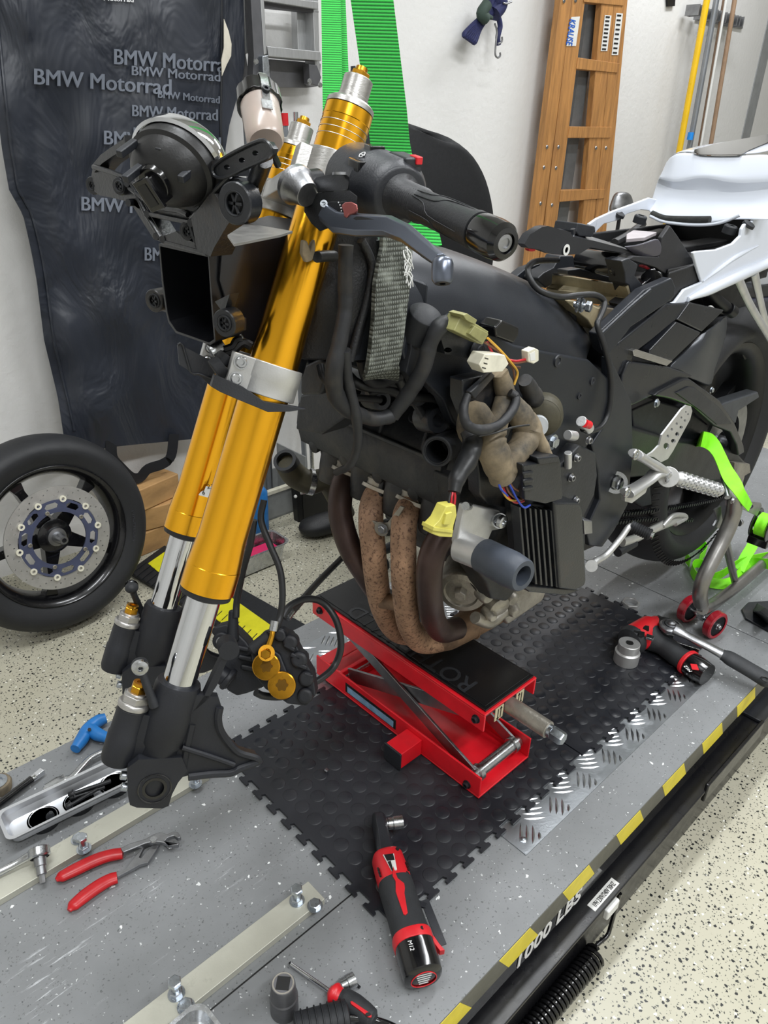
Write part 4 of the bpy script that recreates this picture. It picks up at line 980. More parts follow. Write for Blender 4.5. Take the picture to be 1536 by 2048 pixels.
for px, py in ((750, 1054), (764, 1057)): b.lathe(X(px, py, .648), (-1, -.3, 0), [(0, .011), (.003, .011), (.003, .008)], 20)
hb = b.build('radiator_bracket', K['castalu'], bike, .0006)
b = MB(); b.bolt(X(766, 1057, .645), (-1, -.3, 0), .006, .006); b.build('bolt', K['dullsteel'], hb)
# oil filter
b = MB(); o = X(922, 1186, .755); ax = V((-.80, -.45, -.1)); b.lathe(o, ax, [(-.075, .036), (-.064, .039), (-.05, .0385), (-.004, .038), (.0, .035), (.001, .027), (-.003, .025), (-.003, 0)], 40, cap=False)
b.hexa(o-ax*.003, ax, .010, .012); b.build('oil_filter', K['castalu'], bike)
# coolant elbow on the far side with hose clamp
b = MB(); b.tube([X(px, py, x) for px, py, x in ((572, 925, .66), (590, 950, .68), (620, 965, .70), (650, 960, .72), (670, 985, .74), (690, 1030, .76))], [.019, .021, .020, .019, .019, .018], 20, n=5); eh = b.build('coolant_hose', K['olive'], bike)
b = MB(); b.pipe(X(569, 920, .655), X(578, 932, .668), .0192, .014, 24); b.build('hose_mouth', K['rubber'], eh)
b = MB(); ca, cb_ = X(617, 963, .697), X(628, 965, .705); b.pipe(ca, cb_, .0222, .0205, 28); b.cyl(X(600, 985, .69), X(614, 982, .70), .004); b.build('hose_clamp', K['steel'], eh)
b = MB(); b.prism([X(px, py, .72) for px, py in ((632, 962), (645, 945), (672, 938), (690, 925), (700, 930), (665, 965), (640, 972))], V((.006, 0, 0))); b.build('hose_wrap', K['olive'], eh, .001)
# slider bracket, puck
b = MB(); b.prism(YP([(930, 1010), (945, 1010), (1000, 1022), (1010, 1040), (1005, 1058), (985, 1062), (975, 1085), (972, 1102), (935, 1125), (918, 1112), (914, 1085)], .500), V((0, .010, 0)))
b.cyl(Y(935, 1098, .51), Y(927, 1095, .50), .016)
sl = b.build('slider_bracket', K['silver'], bike, .002)
pa, pb_, pc, pd = Y(920, 1092, .505), Y(966, 1110, .470), Y(972, 1112, .468), Y(1047, 1152, .405)
b = MB(); b.cyl(pa, pb_, .0195, seg=36, ch=.001); b.build('slider_sleeve', K['silver'], sl)
b = MB(); L = (pd-pb_).length; b.lathe(pb_, pd-pb_, [(0, .0205), (.001, .0212), (L-.02, .0222), (L-.002, .0200), (L, .0185), (L, .0125), (L-.03, .0120), (L-.03, 0)], 44, cap=False); b.build('slider_puck', K['greyrubber'], sl)
b = MB(); b.cyl(Y(931, 1012, .497), Y(950, 1016, .52), .005); b.cyl(Y(1000, 1042, .49), Y(985, 1036, .51), .010); b.socketbolt(Y(1001, 1042, .4885), (0, -1, 0), .0085, .006); b.build('slider_bolt', K['steel'], sl)
# regulator with cooling fins, mounting plate, relay box
b = MB(); b.prism(YP([(1033, 1008), (1110, 1010), (1122, 1165), (1100, 1178), (1065, 1165), (1042, 1120)], .478), V((0, .020, 0)))
for i in range(8):
    x0 = 1038+i*10.5; b.prism(YP([(x0, 1014+i*1.2), (x0+4, 1014+i*1.2), (x0+16, 1166+i*1.5-(8 if i < 2 else 0)), (x0+12, 1166+i*1.5-(8 if i < 2 else 0))], .466), V((0, .014, 0)))
b.build('regulator', K['dustyblack'], bike, .0008)
b = MB(); b.prism(YP([(1108, 1005), (1160, 1006), (1166, 1020), (1173, 1160), (1170, 1172), (1150, 1182), (1120, 1178)], .462), V((0, .034, 0))); b.build('regulator_cover', K['dustyblack'], bike, .004)
b = MB(); b.prism(YP([(1046, 930), (1118, 920), (1122, 925), (1126, 998), (1092, 1008), (1050, 1000)], .455), V((0, .036, 0)))
for yy in (945, 960, 975): b.prism(YP([(1048, yy), (1068, yy-3), (1068, yy+6), (1048, yy+8)], .452), V((0, .004, 0)))
b.prism(YP([(1075, 916), (1118, 912), (1122, 925), (1080, 930)], .452), V((0, .038, 0))); b.build('relay_box', K['dustyblack'], bike, .003)
b = MB(); b.prism(YP([(955, 920), (1045, 905), (1060, 1005), (1030, 1020), (975, 1010), (960, 990)], .505), V((0, .02, 0))); b.build('electrics_bracket', K['dustyblack'], bike, .003)
b = MB(); b.prism(YP([(1040, 1170), (1165, 1180), (1130, 1192), (1060, 1185)], .47), V((0, .03, 0))); b.build('electrics_bracket', K['dustyblack'], bike, .003)
b = MB(); b.prism(YP([(1168, 1040), (1185, 1042), (1186, 1068), (1170, 1070)], .49), V((0, .02, 0))); b.build('plug_socket', K['dullsteel'], bike, .002)
# harness
def hose(name, L, r, m, seg=12, lumpy=0, flat=None):
    if lumpy:
        q = []; rad = []
        rr = r if isinstance(r, list) else [r]*len(L)
        P, rr = smoothpts([V((a, c, d)) for a, c, d in L], 4, rr); rn = random.Random(len(L)*7+int(L[0][0]))
        pts = [Y(p.x, p.y, p.z) for p in P]; rr = [x*(1+lumpy*rn.uniform(-1, 1)) for x in rr]
        b = MB(); b.tube(pts, rr, seg, n=3, flat=flat)
    else: b = MB(); b.tube([Y(*p) for p in L], r, seg, n=6, flat=flat)
    return b.build(name, K[m] if isinstance(m, str) else m, bike, sharp=70)
hose('wiring_loom', [(692, 490, .545), (690, 560, .545), (690, 620, .543), (680, 680, .54), (668, 740, .54), (672, 790, .545), (700, 820, .55), (745, 838, .55), (785, 832, .545)], [.0068, .0070, .0072, .0078, .0085, .0090, .0090, .0075, .0080], 'loom', 16, .07)
hose('wiring_loom', [(690, 700, .535), (695, 760, .54), (712, 830, .54), (715, 890, .55), (700, 930, .56), (672, 945, .58)], [.0055, .0058, .0055, .005, .0045, .004], 'loom', 12, .05)
hose('wiring_loom', [(785, 832, .545), (815, 790, .535), (845, 740, .52), (860, 690, .515), (878, 655, .51), (900, 638, .51)], [.0080, .0085, .0085, .0082, .0088, .0065], 'loom', 16, .07)
hose('wiring_loom', [(1000, 745, .50), (1010, 790, .498), (1000, 830, .49), (985, 870, .485), (990, 910, .48), (1005, 955, .478)], [.010, .011, .012, .015, .0175, .0155], 'tape', 18, .10)
hose('wiring_loom', [(1010, 790, .50), (1040, 830, .49), (1055, 860, .485), (1045, 890, .48), (1020, 920, .478), (1010, 950, .478)], [.012, .016, .0175, .016, .015, .014], 'tape', 18, .10)
hose('wiring_loom', [(1050, 760, .505), (1065, 790, .51), (1080, 815, .515)], [.009, .0125, .011], 'loom', 14, .08)
hose('wiring_loom', [(1060, 850, .48), (1080, 885, .475), (1095, 920, .47)], [.010, .009, .008], 'tape', 14, .06)
hose('wiring_loom', [(935, 860, .50), (945, 885, .49), (935, 920, .478), (915, 955, .468), (908, 985, .462)], [.009, .0115, .0115, .0095, .007], 'darkhose', 16, .03)
# taped bundle in the middle, folded loom tube around it
b = MB(); rn = random.Random(3)
rings = []
for i, (cx, cy, rw) in enumerate(((950, 800, .012), (952, 830, .020), (958, 860, .026), (965, 890, .024), (985, 915, .018), (1000, 935, .010))):
    c = Y(cx, cy, .50); rings.append([c+(RR*math.cos(a*PI/10)*rw+FWD*math.sin(a*PI/10)*rw*.6)*rn.uniform(.85, 1.15) for a in range(20)])
b.loft(rings); b.build('taped_bundle', K['tape'], bike, sub=1, sharp=80)
hose('loom_tube', [(935, 790, .488), (927, 820, .482), (935, 850, .475), (965, 860, .47), (1000, 848, .47), (1025, 820, .475), (1032, 795, .48), (1020, 785, .485)], [.0045, .005, .0055, .006, .0055, .0055, .005, .0045], 'loom', 12, .07)
hose('cable_tie', [(958, 872, .468), (990, 866, .464), (1025, 855, .462), (1058, 850, .462)], .0013, 'ink', 6)
b = MB(); b.prism(YP([(925, 760), (1000, 745), (1010, 800), (985, 830), (940, 840), (925, 800)], .508), V((0, .02, 0))); b.prism(YP([(940, 785), (985, 745), (992, 752), (950, 800)], .498), V((0, .008, 0))); b.build('coil_bracket', K['dustyblack'], bike, .002)
# coloured wires
for L, m in (([(975, 676, .498), (1000, 700, .495), (1022, 725, .49), (1035, 745, .49), (1028, 770, .49)], 'wireyellow'), ([(978, 680, .50), (1005, 712, .495), (1025, 735, .492), (1030, 765, .492)], 'wirebrown'), ([(970, 685, .50), (1000, 705, .497), (1020, 730, .494), (1040, 735, .494)], 'wirebrown'), ([(974, 684, .503), (982, 700, .50), (990, 715, .50)], 'wirered'),
             ([(1010, 718, .494), (1030, 722, .49), (1045, 720, .488), (1062, 716, .486)], 'wirered'), ([(1008, 722, .494), (1028, 726, .49), (1045, 724, .488), (1060, 720, .486)], 'wirebrown'),
             ([(905, 985, .46), (903, 995, .458), (902, 1012, .456)], 'wirered'), ([(909, 985, .46), (910, 995, .458), (908, 1012, .456)], 'wirered'), ([(901, 985, .46), (898, 1000, .458), (897, 1012, .456)], 'darkhose'),
             ([(1004, 958, .474), (1010, 985, .470), (1030, 1005, .468), (1048, 1002, .466)], 'wirered'), ([(1008, 958, .472), (1018, 985, .468), (1040, 1000, .465), (1050, 992, .464)], 'wirebrown'),
             ([(1012, 958, .470), (1022, 975, .466), (1035, 1000, .462), (1048, 1015, .46), (1060, 1010, .46)], 'wireblue'), ([(1000, 958, .474), (1004, 980, .470), (1020, 1000, .468), (1046, 998, .466)], 'wireyellow'), ([(1016, 956, .470), (1026, 975, .466), (1044, 985, .464)], 'wirebrown'), ([(998, 955, .475), (1000, 975, .47), (1015, 992, .468)], 'wireblue')):
    b = MB(); b.tube([Y(*p) for p in L], .0014, 7); b.build('wire', K[m], bike)
def conn(name, corners, y, t, m, hl=()):
    b = MB(); b.prism(YP(corners, y), V((0, t, 0))); return b.build(name, K[m], bike, .0012)
c1 = conn('connector', [(908, 662), (924, 630), (978, 663), (966, 690)], .490, .018, 'greenconn')
b = MB(); b.prism(YP([(926, 630), (935, 627), (955, 640), (950, 650), (932, 640)], .484), V((0, .02, 0))); b.prism(YP([(938, 668), (950, 652), (978, 668), (966, 688)], .486), V((0, .016, 0))); b.build('connector_latch', K['greenconn'], c1, .0008)
c2 = conn('connector', [(958, 730), (970, 708), (1010, 710), (1018, 728), (1005, 744), (968, 746)], .484, .018, 'whiteplastic')
b = MB()
for x0, y0 in ((970, 715), (968, 725), (965, 734)): b.prism(YP([(x0, y0), (x0+7, y0+2), (x0+7, y0+4), (x0, y0+2)], .4835), V((0, .002, 0)))
b.build('connector_slot', K['ink'], c2)
c3 = conn('connector', [(1056, 703), (1070, 696), (1078, 700), (1078, 722), (1068, 728), (1057, 724)], .483, .010, 'whiteplastic')
b = MB(); b.prism(YP([(1060, 708), (1070, 703), (1071, 720), (1061, 722)], .4825), V((0, .002, 0))); b.build('connector_slot', K['paper'], c3)
c4 = conn('connector', [(893, 1013), (912, 1010), (914, 1030), (908, 1050), (905, 1075), (880, 1074), (864, 1068), (866, 1055), (880, 1040)], .449, .014, 'yellowconn')
b = MB(); b.prism(YP([(868, 1054), (907, 1060), (906, 1067), (866, 1062)], .447), V((0, .017, 0))); b.prism(YP([(893, 1028), (905, 1024), (900, 1050), (888, 1050)], .446), V((0, .01, 0))); b.build('connector_latch', K['yellowconn'], c4, .0008)
# rubber mounts and brackets on the cover
b = MB(); b.lathe(Y(845, 645, .535), (0, -.5, .9), [(-.02, .018), (.010, .019), (.013, .016), (.016, .010)], 28); b.prism(YP([(822, 650), (850, 650), (852, 740), (830, 770), (812, 745), (822, 700)], .535), V((0, .012, 0))); b.build('rubber_mount', K['rubber'], bike, .001)
b = MB(); b.prism(YP([(990, 655), (1005, 640), (1040, 655), (1038, 672), (1028, 688), (992, 675)], .520), V((0, .025, 0))); b.build('rubber_block', K['blackgloss'], bike, .003)
b = MB(); b.prism(YP([(880, 670), (900, 652), (940, 672), (965, 690), (975, 712), (960, 722), (890, 708)], .515), V((0, .02, 0)), 0, [YP([(896+8*math.cos(a*PI/6), 700+5*math.sin(a*PI/6)) for a in range(12)], .515)]); b.build('loom_bracket', K['dustyblack'], bike, .002)
b = MB(); b.lathe(Y(955, 700, .512), (0, -1, 0), [(0, .012), (.003, .012), (.0035, .006), (.006, .006), (.006, 0)], 24); b.build('rubber_grommet', K['rubber'], bike)
b = MB(); b.lathe(Y(1085, 835, .50), (-.9, -.6, .2), [(-.05, .026), (-.01, .026), (0, .022), (.004, .022), (.006, .018)], 32); b.torus(Y(1085, 835, .50), (-.9, -.6, .2), .022, .002); b.build('starter_cap', K['olive'], bike)
b = MB(); b.lathe(Y(1076, 852, .49), (-.9, -.6, .2), [(-.01, .0125), (.004, .0125), (.004, 0)], 24); b.build('pale_cap', mat('pale_plastic', '#aeb2b5', .4), bike)
b = MB()
for L in (((1115, 520), (1075, 522), (1058, 532), (1058, 552), (1072, 575), (1095, 588), (1125, 594), (1160, 590), (1190, 590), (1207, 600), (1208, 615), (1200, 635), (1195, 652), (1208, 690), (1220, 740), (1222, 785), (1216, 830), (1200, 855), (1178, 862), (1165, 858)),):
    ys = [.66, .63, .61, .60, .59, .58, .575, .57, .565, .56, .555, .55, .545, .535, .528, .525, .522, .52, .52, .52]
    b.tube([Y(x, y, yy) for (x, y), yy in zip(L, ys)], .0042, 12)
b.build('breather_hose', K['darkhose'], bike)
b = MB(); o = Y(628, 505, .54); b.tube([Y(668, 512, .545), Y(650, 512, .54), Y(634, 514, .535)], .005, 10); b.build('loose_lead', K['darkhose'], bike)
b = MB(); b.prism(YP([(608, 480), (616, 482), (622, 500), (626, 488), (632, 478), (632, 500), (626, 522), (614, 526), (606, 508)], .532), V((0, .006, 0))); b.build('wire_fork', K['tape'], bike, .002)
# brake calipers hanging from their hoses behind the near fork foot
def caliper(cx, cy, d, gold, flip):
    def P(x, y, dd=0): return D(cx+x, cy+y, d+dd)
    b = MB()
    b.prism([P(x, y) for x, y in ((-58, -20), (-40, -60), (-8, -72), (22, -60), (40, -25), (66, 20), (72, 60), (52, 82), (15, 78), (-8, 62), (-30, 48), (-50, 22))], FWD*.035)
    b.prism([P(x, y, -.008) for x, y in ((-45, -15), (-28, -40), (0, -20), (20, 30), (30, 60), (5, 66), (-20, 40))], FWD*.02)
    for x, y, r in ((20, -45, .010), (38, -10, .011), (52, 28, .010), (50, 62, .010), (0, -60, .009)): b.lathe(P(x, y, -.006), -FWD, [(-.02, r), (0, r), (.003, r*.7)], 16)
    for k in range(4): b.bar(P(8+k*13, -42+k*20, -.006), P(30+k*12, -30+k*18, -.006), .006, .006, up=FWD)
    body = b.build('brake_caliper', K['mattblack'], bike, .003)
    if gold:
        for x, y in ((-27, 2), (4, 40)):
            b = MB(); b.lathe(P(x, y, -.010), -FWD, [(0, .0175), (.003, .0172), (.004, .016)], 36); g_ = b.build('caliper_disc_cap', K['goldbolt'], body)
            b = MB(); ring = []
            for i in range(36):
                a = i*PI/18; r = .0070*(1+.13*math.cos(6*a)); ring.append(P(x, y, -.0142)+RR*math.cos(a)*r+UU*math.sin(a)*r)
            b.prism(ring, -FWD*.0015); b.build('cap_socket', mat('brown_socket', '#7c5a22', .4, .8), g_)
        b = MB(); b.pipe(P(-27, -24, -.012), P(-27, -24, -.022), .010, .0055); b.hexa(P(-27, -24, -.018), -FWD, .0065, .008); b.tube([P(-24, -34, -.016), P(-17, -55, -.014), P(-14, -70, -.012)], [.004, .0035, .0035], 12); b.build('banjo_fitting', K['goldbolt'], body)
        b = MB(); b.cyl(P(-14, -68, -.012), P(-10, -88, -.010), .0052); b.build('hose_ferrule', K['steel'], body)
        b = MB(); b.cyl(P(-55, -30, -.004), P(-20, -58, -.004), .0085, ch=.001); b.build('slide_pin', K['rubber'], body)
    return body
caliper(560, 1330, .93, True, 0)
b = MB(); f0 = .985
def PC(x, y, dd=0): return D(180+x/3.072, 1140+y/3.072, f0+dd)
b.prism([PC(x, y) for x, y in ((740, 380), (760, 350), (840, 330), (900, 380), (960, 440), (1000, 500), (1070, 600), (1070, 720), (960, 760), (900, 775), (840, 740), (790, 600), (830, 500))], FWD*.04)
b.lathe(PC(805, 440, -.008), -FWD, [(-.02, .0125), (0, .012)], 24)
for x, y in ((960, 540), (975, 600), (940, 480)): b.bar(PC(x-50, y-10, -.004), PC(x+40, y+10, -.004), .007, .008, up=FWD)
b.cyl(PC(780, 620, -.02), PC(870, 690, -.02), .012); b.lathe(PC(850, 670, -.02), PC(870, 690)-PC(780, 620), [(-.004, .0155), (.004, .0155)], 20)
b.lathe(PC(880, 300), UU, [(-.03, .008), (.012, .006)], 14)
cl2 = b.build('brake_caliper', K['mattblack'], bike, .003)
b = MB(); b.socketbolt(PC(805, 438, -.010), -FWD, .006, .004); b.build('caliper_bolt', K['dullsteel'], cl2)
def dh(L, r, name='brake_hose'):
    b = MB(); b.tube([D(*p) for p in L], r, 12); b.build(name, K['darkhose'], bike)
dh([(528, 1000, .93), (522, 1040, .93), (540, 1090, .93), (560, 1140, .93), (565, 1190, .93), (560, 1235, .93), (550, 1260, .92)], .0042)
dh([(508, 1040, .93), (500, 1090, .94), (486, 1140, .96), (474, 1200, .98), (472, 1235, .98)], .0045)
dh([(695, 1105, 1.25), (640, 1160, 1.15), (600, 1205, 1.05), (578, 1230, .98)], .0050)
dh([(565, 1235, .97), (580, 1212, .98), (612, 1198, 1.0), (645, 1205, 1.02), (672, 1240, 1.02), (682, 1290, 1.02), (670, 1330, 1.02), (645, 1355, 1.0), (610, 1375, .98), (570, 1392, .96), (530, 1392, .95), (512, 1385, .94)], .0048)
b = MB(); b.cyl(D(572, 1236, .975), D(582, 1222, .985), .006); b.build('hose_ferrule', K['steel'], bike)
# steering stop / radiator side bits between fork and engine
b = MB(); b.prism([X(px, py, .56) for px, py in ((600, 735), (640, 715), (660, 730), (640, 790), (600, 790))], V((.03, 0, 0))); b.prism([X(px, py, .60) for px, py in ((600, 790), (650, 780), (700, 830), (640, 870), (590, 860))], V((.05, 0, 0))); b.build('air_intake_bracket', K['blackengine'], bike, .004)
# ---------------------------------------------------------------- rear half of the motorcycle
# rear wheel
RWC = V((1.655, YC, ZP+.065+.312)); ay = V((0, 1, 0))
def tyre(c, ax, R, W, name, parent, m, rim_r):
    b = MB(); pr = []
    h = W/2; rs = R-.62*h
    for i in range(21):
        a = -PI/2*1.08+PI*1.08*i/20; pr.append((h*math.sin(a)*1.0, rs+(R-rs)*math.cos(a)*1.0 if math.cos(a) > 0 else rs+.0*h))
    pr = [(-h*.72, rim_r), (-h*.80, rim_r+.012), (-h*.98, rs-.012)]+pr[1:-1]+[(h*.98, rs-.012), (h*.80, rim_r+.012), (h*.72, rim_r)]
    b.lathe(c, ax, pr, 96, cap=False); return b.build(name, m, parent, sharp=60)
rw = tyre(RWC, ay, .312, .180, 'rear_tyre', bike, K['tyre'], .222)
b = MB(); b.lathe(RWC, ay, [(-.066, .224), (-.070, .229), (-.066, .216), (-.058, .205), (-.03, .195), (.03, .195), (.058, .205), (.066, .216), (.070, .229), (.066, .224)], 72, cap=False)
for i in range(5):
    a = 2*PI*i/5+.3; d = V((math.cos(a), 0, math.sin(a)))
    for s in (-.13, .13):
        e = V((math.cos(a+s), 0, math.sin(a+s))); b.bar(RWC+d*.05, RWC+e*.205, .018, .03, up=ay)
b.lathe(RWC, ay, [(-.05, .055), (.05, .055)], 32); b.build('rear_rim', K['satinblack'], rw, .001)
b = MB(); b.pipe(RWC+ay*-.085, RWC+ay*-.078, .110, .072, 48); b.cyl(RWC+ay*-.10, RWC+ay*.10, .02); b.pipe(RWC+ay*-.076, RWC+ay*-.074, .05, .03); b.build('rear_sprocket', K['dullsteel'], rw)
# tread blocks near the tyre edge
b = MB()
for i in range(40):
    a = -PI*.98+i*.0436*1.2; d = V((math.cos(a), 0, math.sin(a)))
    b.bar(RWC+d*.300+ay*-.0800, RWC+d*.285+ay*-.0885, .003, .003)
b.build('tread_rib', K['ink'], rw)['kind'] = 'stuff'
# swingarm
b = MB(); b.prism(YP([(1190, 850), (1240, 845), (1300, 862), (1350, 878), (1420, 885), (1470, 898), (1498, 930), (1496, 948), (1462, 962), (1400, 966), (1340, 962), (1290, 955), (1240, 960)], .572), V((0, .035, 0)))
b.prism([mirror(p) for p in YP([(1190, 850), (1240, 845), (1300, 862), (1350, 878), (1420, 885), (1470, 898), (1498, 930), (1496, 948), (1462, 962), (1400, 966), (1340, 962), (1290, 955), (1240, 960)], .572)], V((0, -.035, 0)))
b.bb(1.10, 1.22, .59, .77, .66, .76); b.build('swingarm', mat('swingarm_black', '#202224', .38, .3, .15, 15, .2, 300), bike, .008)
b = MB(); b.prism(YP([(1470, 925), (1500, 928), (1502, 945), (1490, 952), (1484, 975), (1470, 1000), (1462, 1000), (1466, 960)], .560), V((0, .02, 0))); b.build('axle_adjuster', K['castalu'], bike, .002)
# chain, two runs
def chain(L, y, name):
    P = smoothpts([Y(a, c, y) for a, c in L], 16); b = MB(); acc = 0; last = P[0]; k = 0
    for i in range(1, len(P)):
        while (P[i]-last).length > .0125:
            d = (P[i]-last).normalized(); n_ = last+d*.0125; c = (last+n_)/2
            b.bar(last-d*.003, n_+d*.003, .0016, .0085 if k % 2 else .0095, up=V((0, 0, 1))); b.cyl(c+ay*-.006, c+ay*.006, .004, seg=8)
            last = n_; k += 1
    o = b.build(name, K['satinblack'], bike); o['kind'] = 'stuff'
chain([(1215, 1030), (1290, 1022), (1360, 1012), (1420, 1000), (1462, 985)], .600, 'chain_run')
chain([(1215, 1046), (1290, 1038), (1345, 1040), (1385, 1040)], .600, 'chain_run')
# hugger, chain guard, inner fender
gp = mat('fender_plastic', '#1f2126', .30, .1, .12, 12, .12, 200, coat=.15)
b = MB(); g = []
for (x0, y0), (x1, y1), (x2, y2) in (((1402, 668), (1425, 650), (1452, 626)), ((1375, 697), (1415, 690), (1455, 650)), ((1345, 722), (1398, 715), (1446, 690)), ((1330, 735), (1395, 745), (1430, 735)), ((1350, 742), (1395, 765), (1421, 778))):
    g.append([Y(x0, y0, .575), Y((x0+x1)/2, (y0+y1)/2, .568), Y(x1, y1, .568), Y((x1+x2)/2, (y1+y2)/2, .578), Y(x2, y2, .600)])
b.sheet(g, .004); b.build('rear_fender', mat('satin_fender', '#3a3d42', .33, .3, .12, 9, .1, 200, dirt='#77716a', dsc=7, dth=(.62, .9)), bike, 0, sub=1)
plate('fender_box', [(1215, 735), (1212, 705), (1335, 608), (1378, 606), (1354, 640), (1300, 684), (1268, 708), (1258, 750), (1240, 775)], .570, .10, gp, .004)
plate('fender_box', [(1300, 700), (1354, 643), (1404, 665), (1345, 722), (1300, 712)], .566, .10, gp, .003)
plate('fender_box', [(1354, 640), (1380, 604), (1450, 620), (1404, 664)], .567, .10, gp, .003)
plate('fender_strip', [(1266, 702), (1272, 698), (1346, 722), (1334, 732), (1268, 712)], .562, .02, K['brushed'], .001)
plate('fender_side', [(1258, 722), (1335, 732), (1395, 752), (1360, 762), (1310, 790), (1290, 800), (1264, 812), (1240, 790), (1245, 750)], .564, .02, gp, .004)
plate('chain_guard', [(1308, 792), (1318, 783), (1368, 757), (1380, 757), (1440, 800), (1470, 845), (1488, 890), (1490, 905), (1478, 912), (1474, 890), (1462, 865), (1430, 852), (1388, 815), (1340, 798)], .556, .022, gp, .004)
plate('chain_guard_panel', [(1352, 786), (1378, 773), (1390, 775), (1440, 815), (1465, 848), (1435, 850), (1402, 822)], .553, .006, K['blackplastic'], .002)
plate('shock_linkage', [(1264, 820), (1310, 800), (1330, 806), (1380, 820), (1415, 850), (1418, 870), (1390, 885), (1340, 880), (1290, 880), (1270, 900)], .590, .15, K['mattblack'], .004)
plate('hub_carrier', [(1432, 820), (1450, 806), (1517, 784), (1520, 795), (1478, 822), (1472, 848), (1452, 838)], .575, .03, mat('dark_grey_carrier', '#43464a', .5, .2), .004)
plate('lower_guard', [(1264, 965), (1300, 955), (1305, 1010), (1285, 1015), (1262, 1000)], .585, .1, K['mattblack'], .004)
b = MB(); b.bolt(Y(1312, 806, .555), (0, -1, 0), .006, .005); b.build('bolt', K['zinc'], bike)
bolt(1422, 780, .566, .005, .005)
# sub-frame rail and battery area
plate('subframe_rail', [(1196, 668), (1290, 580), (1345, 556), (1352, 574), (1350, 592), (1335, 606), (1262, 655), (1218, 712), (1204, 700)], .560, .018, K['framepaint'], .003)
b = MB(); b.tube([Y(x, y, .557) for x, y in ((1198, 672), (1262, 612), (1300, 580))], .003, 8, n=2); b.build('rail_flange', K['framepaint'], bike)
b = MB(); b.prism([mirror(p) for p in YP([(1196, 668), (1290, 580), (1345, 556), (1352, 574), (1350, 592), (1262, 655), (1218, 712)], .56)], V((0, -.018, 0))); b.build('subframe_rail', K['framepaint'], bike, .002, label='black seat rail on the far side')
ff = lambda L, sc=5.908, ox=1040, oy=400: [(ox+x/sc, oy+y/sc) for x, y in L]
def FY(L, y): return YP(ff(L), y)
b = MB(); g = []
for row in (((380, 880), (620, 900), (850, 940), (1060, 975), (1280, 1010)), ((385, 1000), (620, 1030), (850, 1060), (1060, 1110), (1320, 1150)), ((320, 1030), (560, 1060), (800, 1110), (1020, 1150), (1330, 1170)), ((480, 1130), (650, 1150), (850, 1200), (1020, 1230), (1240, 1262))):
    ys = (.77, .72, .68, .63, .585); g.append([Y(*ff([p])[0], yy) for p, yy in zip(row, ys)])
b.sheet(g, .004); b.build('heat_shield', K['foil'], bike, .0)
b = MB(); b.prism(FY([(530, 1180), (640, 1190), (860, 1240), (940, 1280), (1230, 1310), (1220, 1390), (1000, 1560), (860, 1520), (800, 1420), (690, 1330)], .585), V((0, .12, 0))); b.build('heat_shield', K['foil'], bike, .002, label='crumpled lower foil of the heat shield')
b = MB(); b.prism(FY([(1010, 1270), (1230, 1300), (1210, 1420), (1000, 1560), (960, 1500)], .575), V((0, .01, 0))); b.build('battery_strap', mat('brown_dusty_plastic', '#4c4438', .7, 0, .3, 30), bike, .002)
dk = K['blackplastic']
b = MB()
b.prism(FY([(1200, 720), (1290, 690), (1400, 760), (1360, 890), (1450, 1000), (1450, 1080), (1260, 1290), (1235, 1240), (1330, 1170), (1290, 1010), (1250, 990), (1240, 860)], .585), V((0, .03, 0)))
b.prism(FY([(480, 660), (630, 660), (700, 770), (570, 850), (560, 880), (390, 880), (380, 1000), (310, 1045), (215, 960), (215, 920), (280, 860), (400, 800)], .74), V((0, .03, 0)))
b.prism(FY([(560, 830), (720, 810), (1250, 960), (1260, 1000), (1060, 975), (560, 885)], .66), V((0, .02, 0)))
b.build('battery_box', dk, bike, .003)
b = MB(); p0, p1 = Y(*ff([(730, 700)])[0], .70), Y(*ff([(1190, 780)])[0], .60); b.lathe(p0, p1-p0, [(0, .012), (.004, .0175), ((p1-p0).length*.88, .0175), ((p1-p0).length*.9, .0165), ((p1-p0).length, .0165), ((p1-p0).length+.002, .014)], 32); b.build('relay_capsule', K['blackgloss'], bike)
b = MB(); q0, q1 = Y(*ff([(640, 1230)])[0], .58), Y(*ff([(810, 1260)])[0], .56); b.cyl(q0, q1, .0045)
for t in (.25, .5, .62): c = lerp(q0, q1, t); b.cyl(c-(q1-q0)*.03, c+(q1-q0)*.03, .0105 if t < .6 else .009)
b.build('seat_bolt', K['zinc'], bike)
b = MB(); b.hexa(q1-(q1-q0)*.15, q1-q0, .0075, .007); b.build('bolt', K['zinc'], bike)
b = MB(); b.prism(FY([(1450, 1000), (1600, 880), (1720, 900), (1700, 1060), (1560, 1220), (1480, 1200)], .60), V((0, .05, 0))); b.cyl(Y(1302, 560, .60), Y(1330, 545, .64), .018); b.build('fuse_holder', K['blackgloss'], bike, .003)
for px, py in ((1302, 595), (1327, 581)): bolt(px, py, .585, .006, .005, 'dullsteel', 'sock', ax=(0, -.7, .7))
rn = random.Random(8)
for i in range(7):
    b = MB(); x0 = 1275+rn.uniform(0, 20); y0 = 520+rn.uniform(0, 12)
    b.tube([Y(x0, y0, .63), Y(x0+15, y0+8+rn.uniform(-4, 4), .61), Y(x0+35, y0+14+rn.uniform(-6, 6), .61), Y(x0+52, y0+34+rn.uniform(-6, 6), .63)], .002, 6); b.build('wire', K['wirered' if i % 3 == 0 else 'darkhose'], bike)
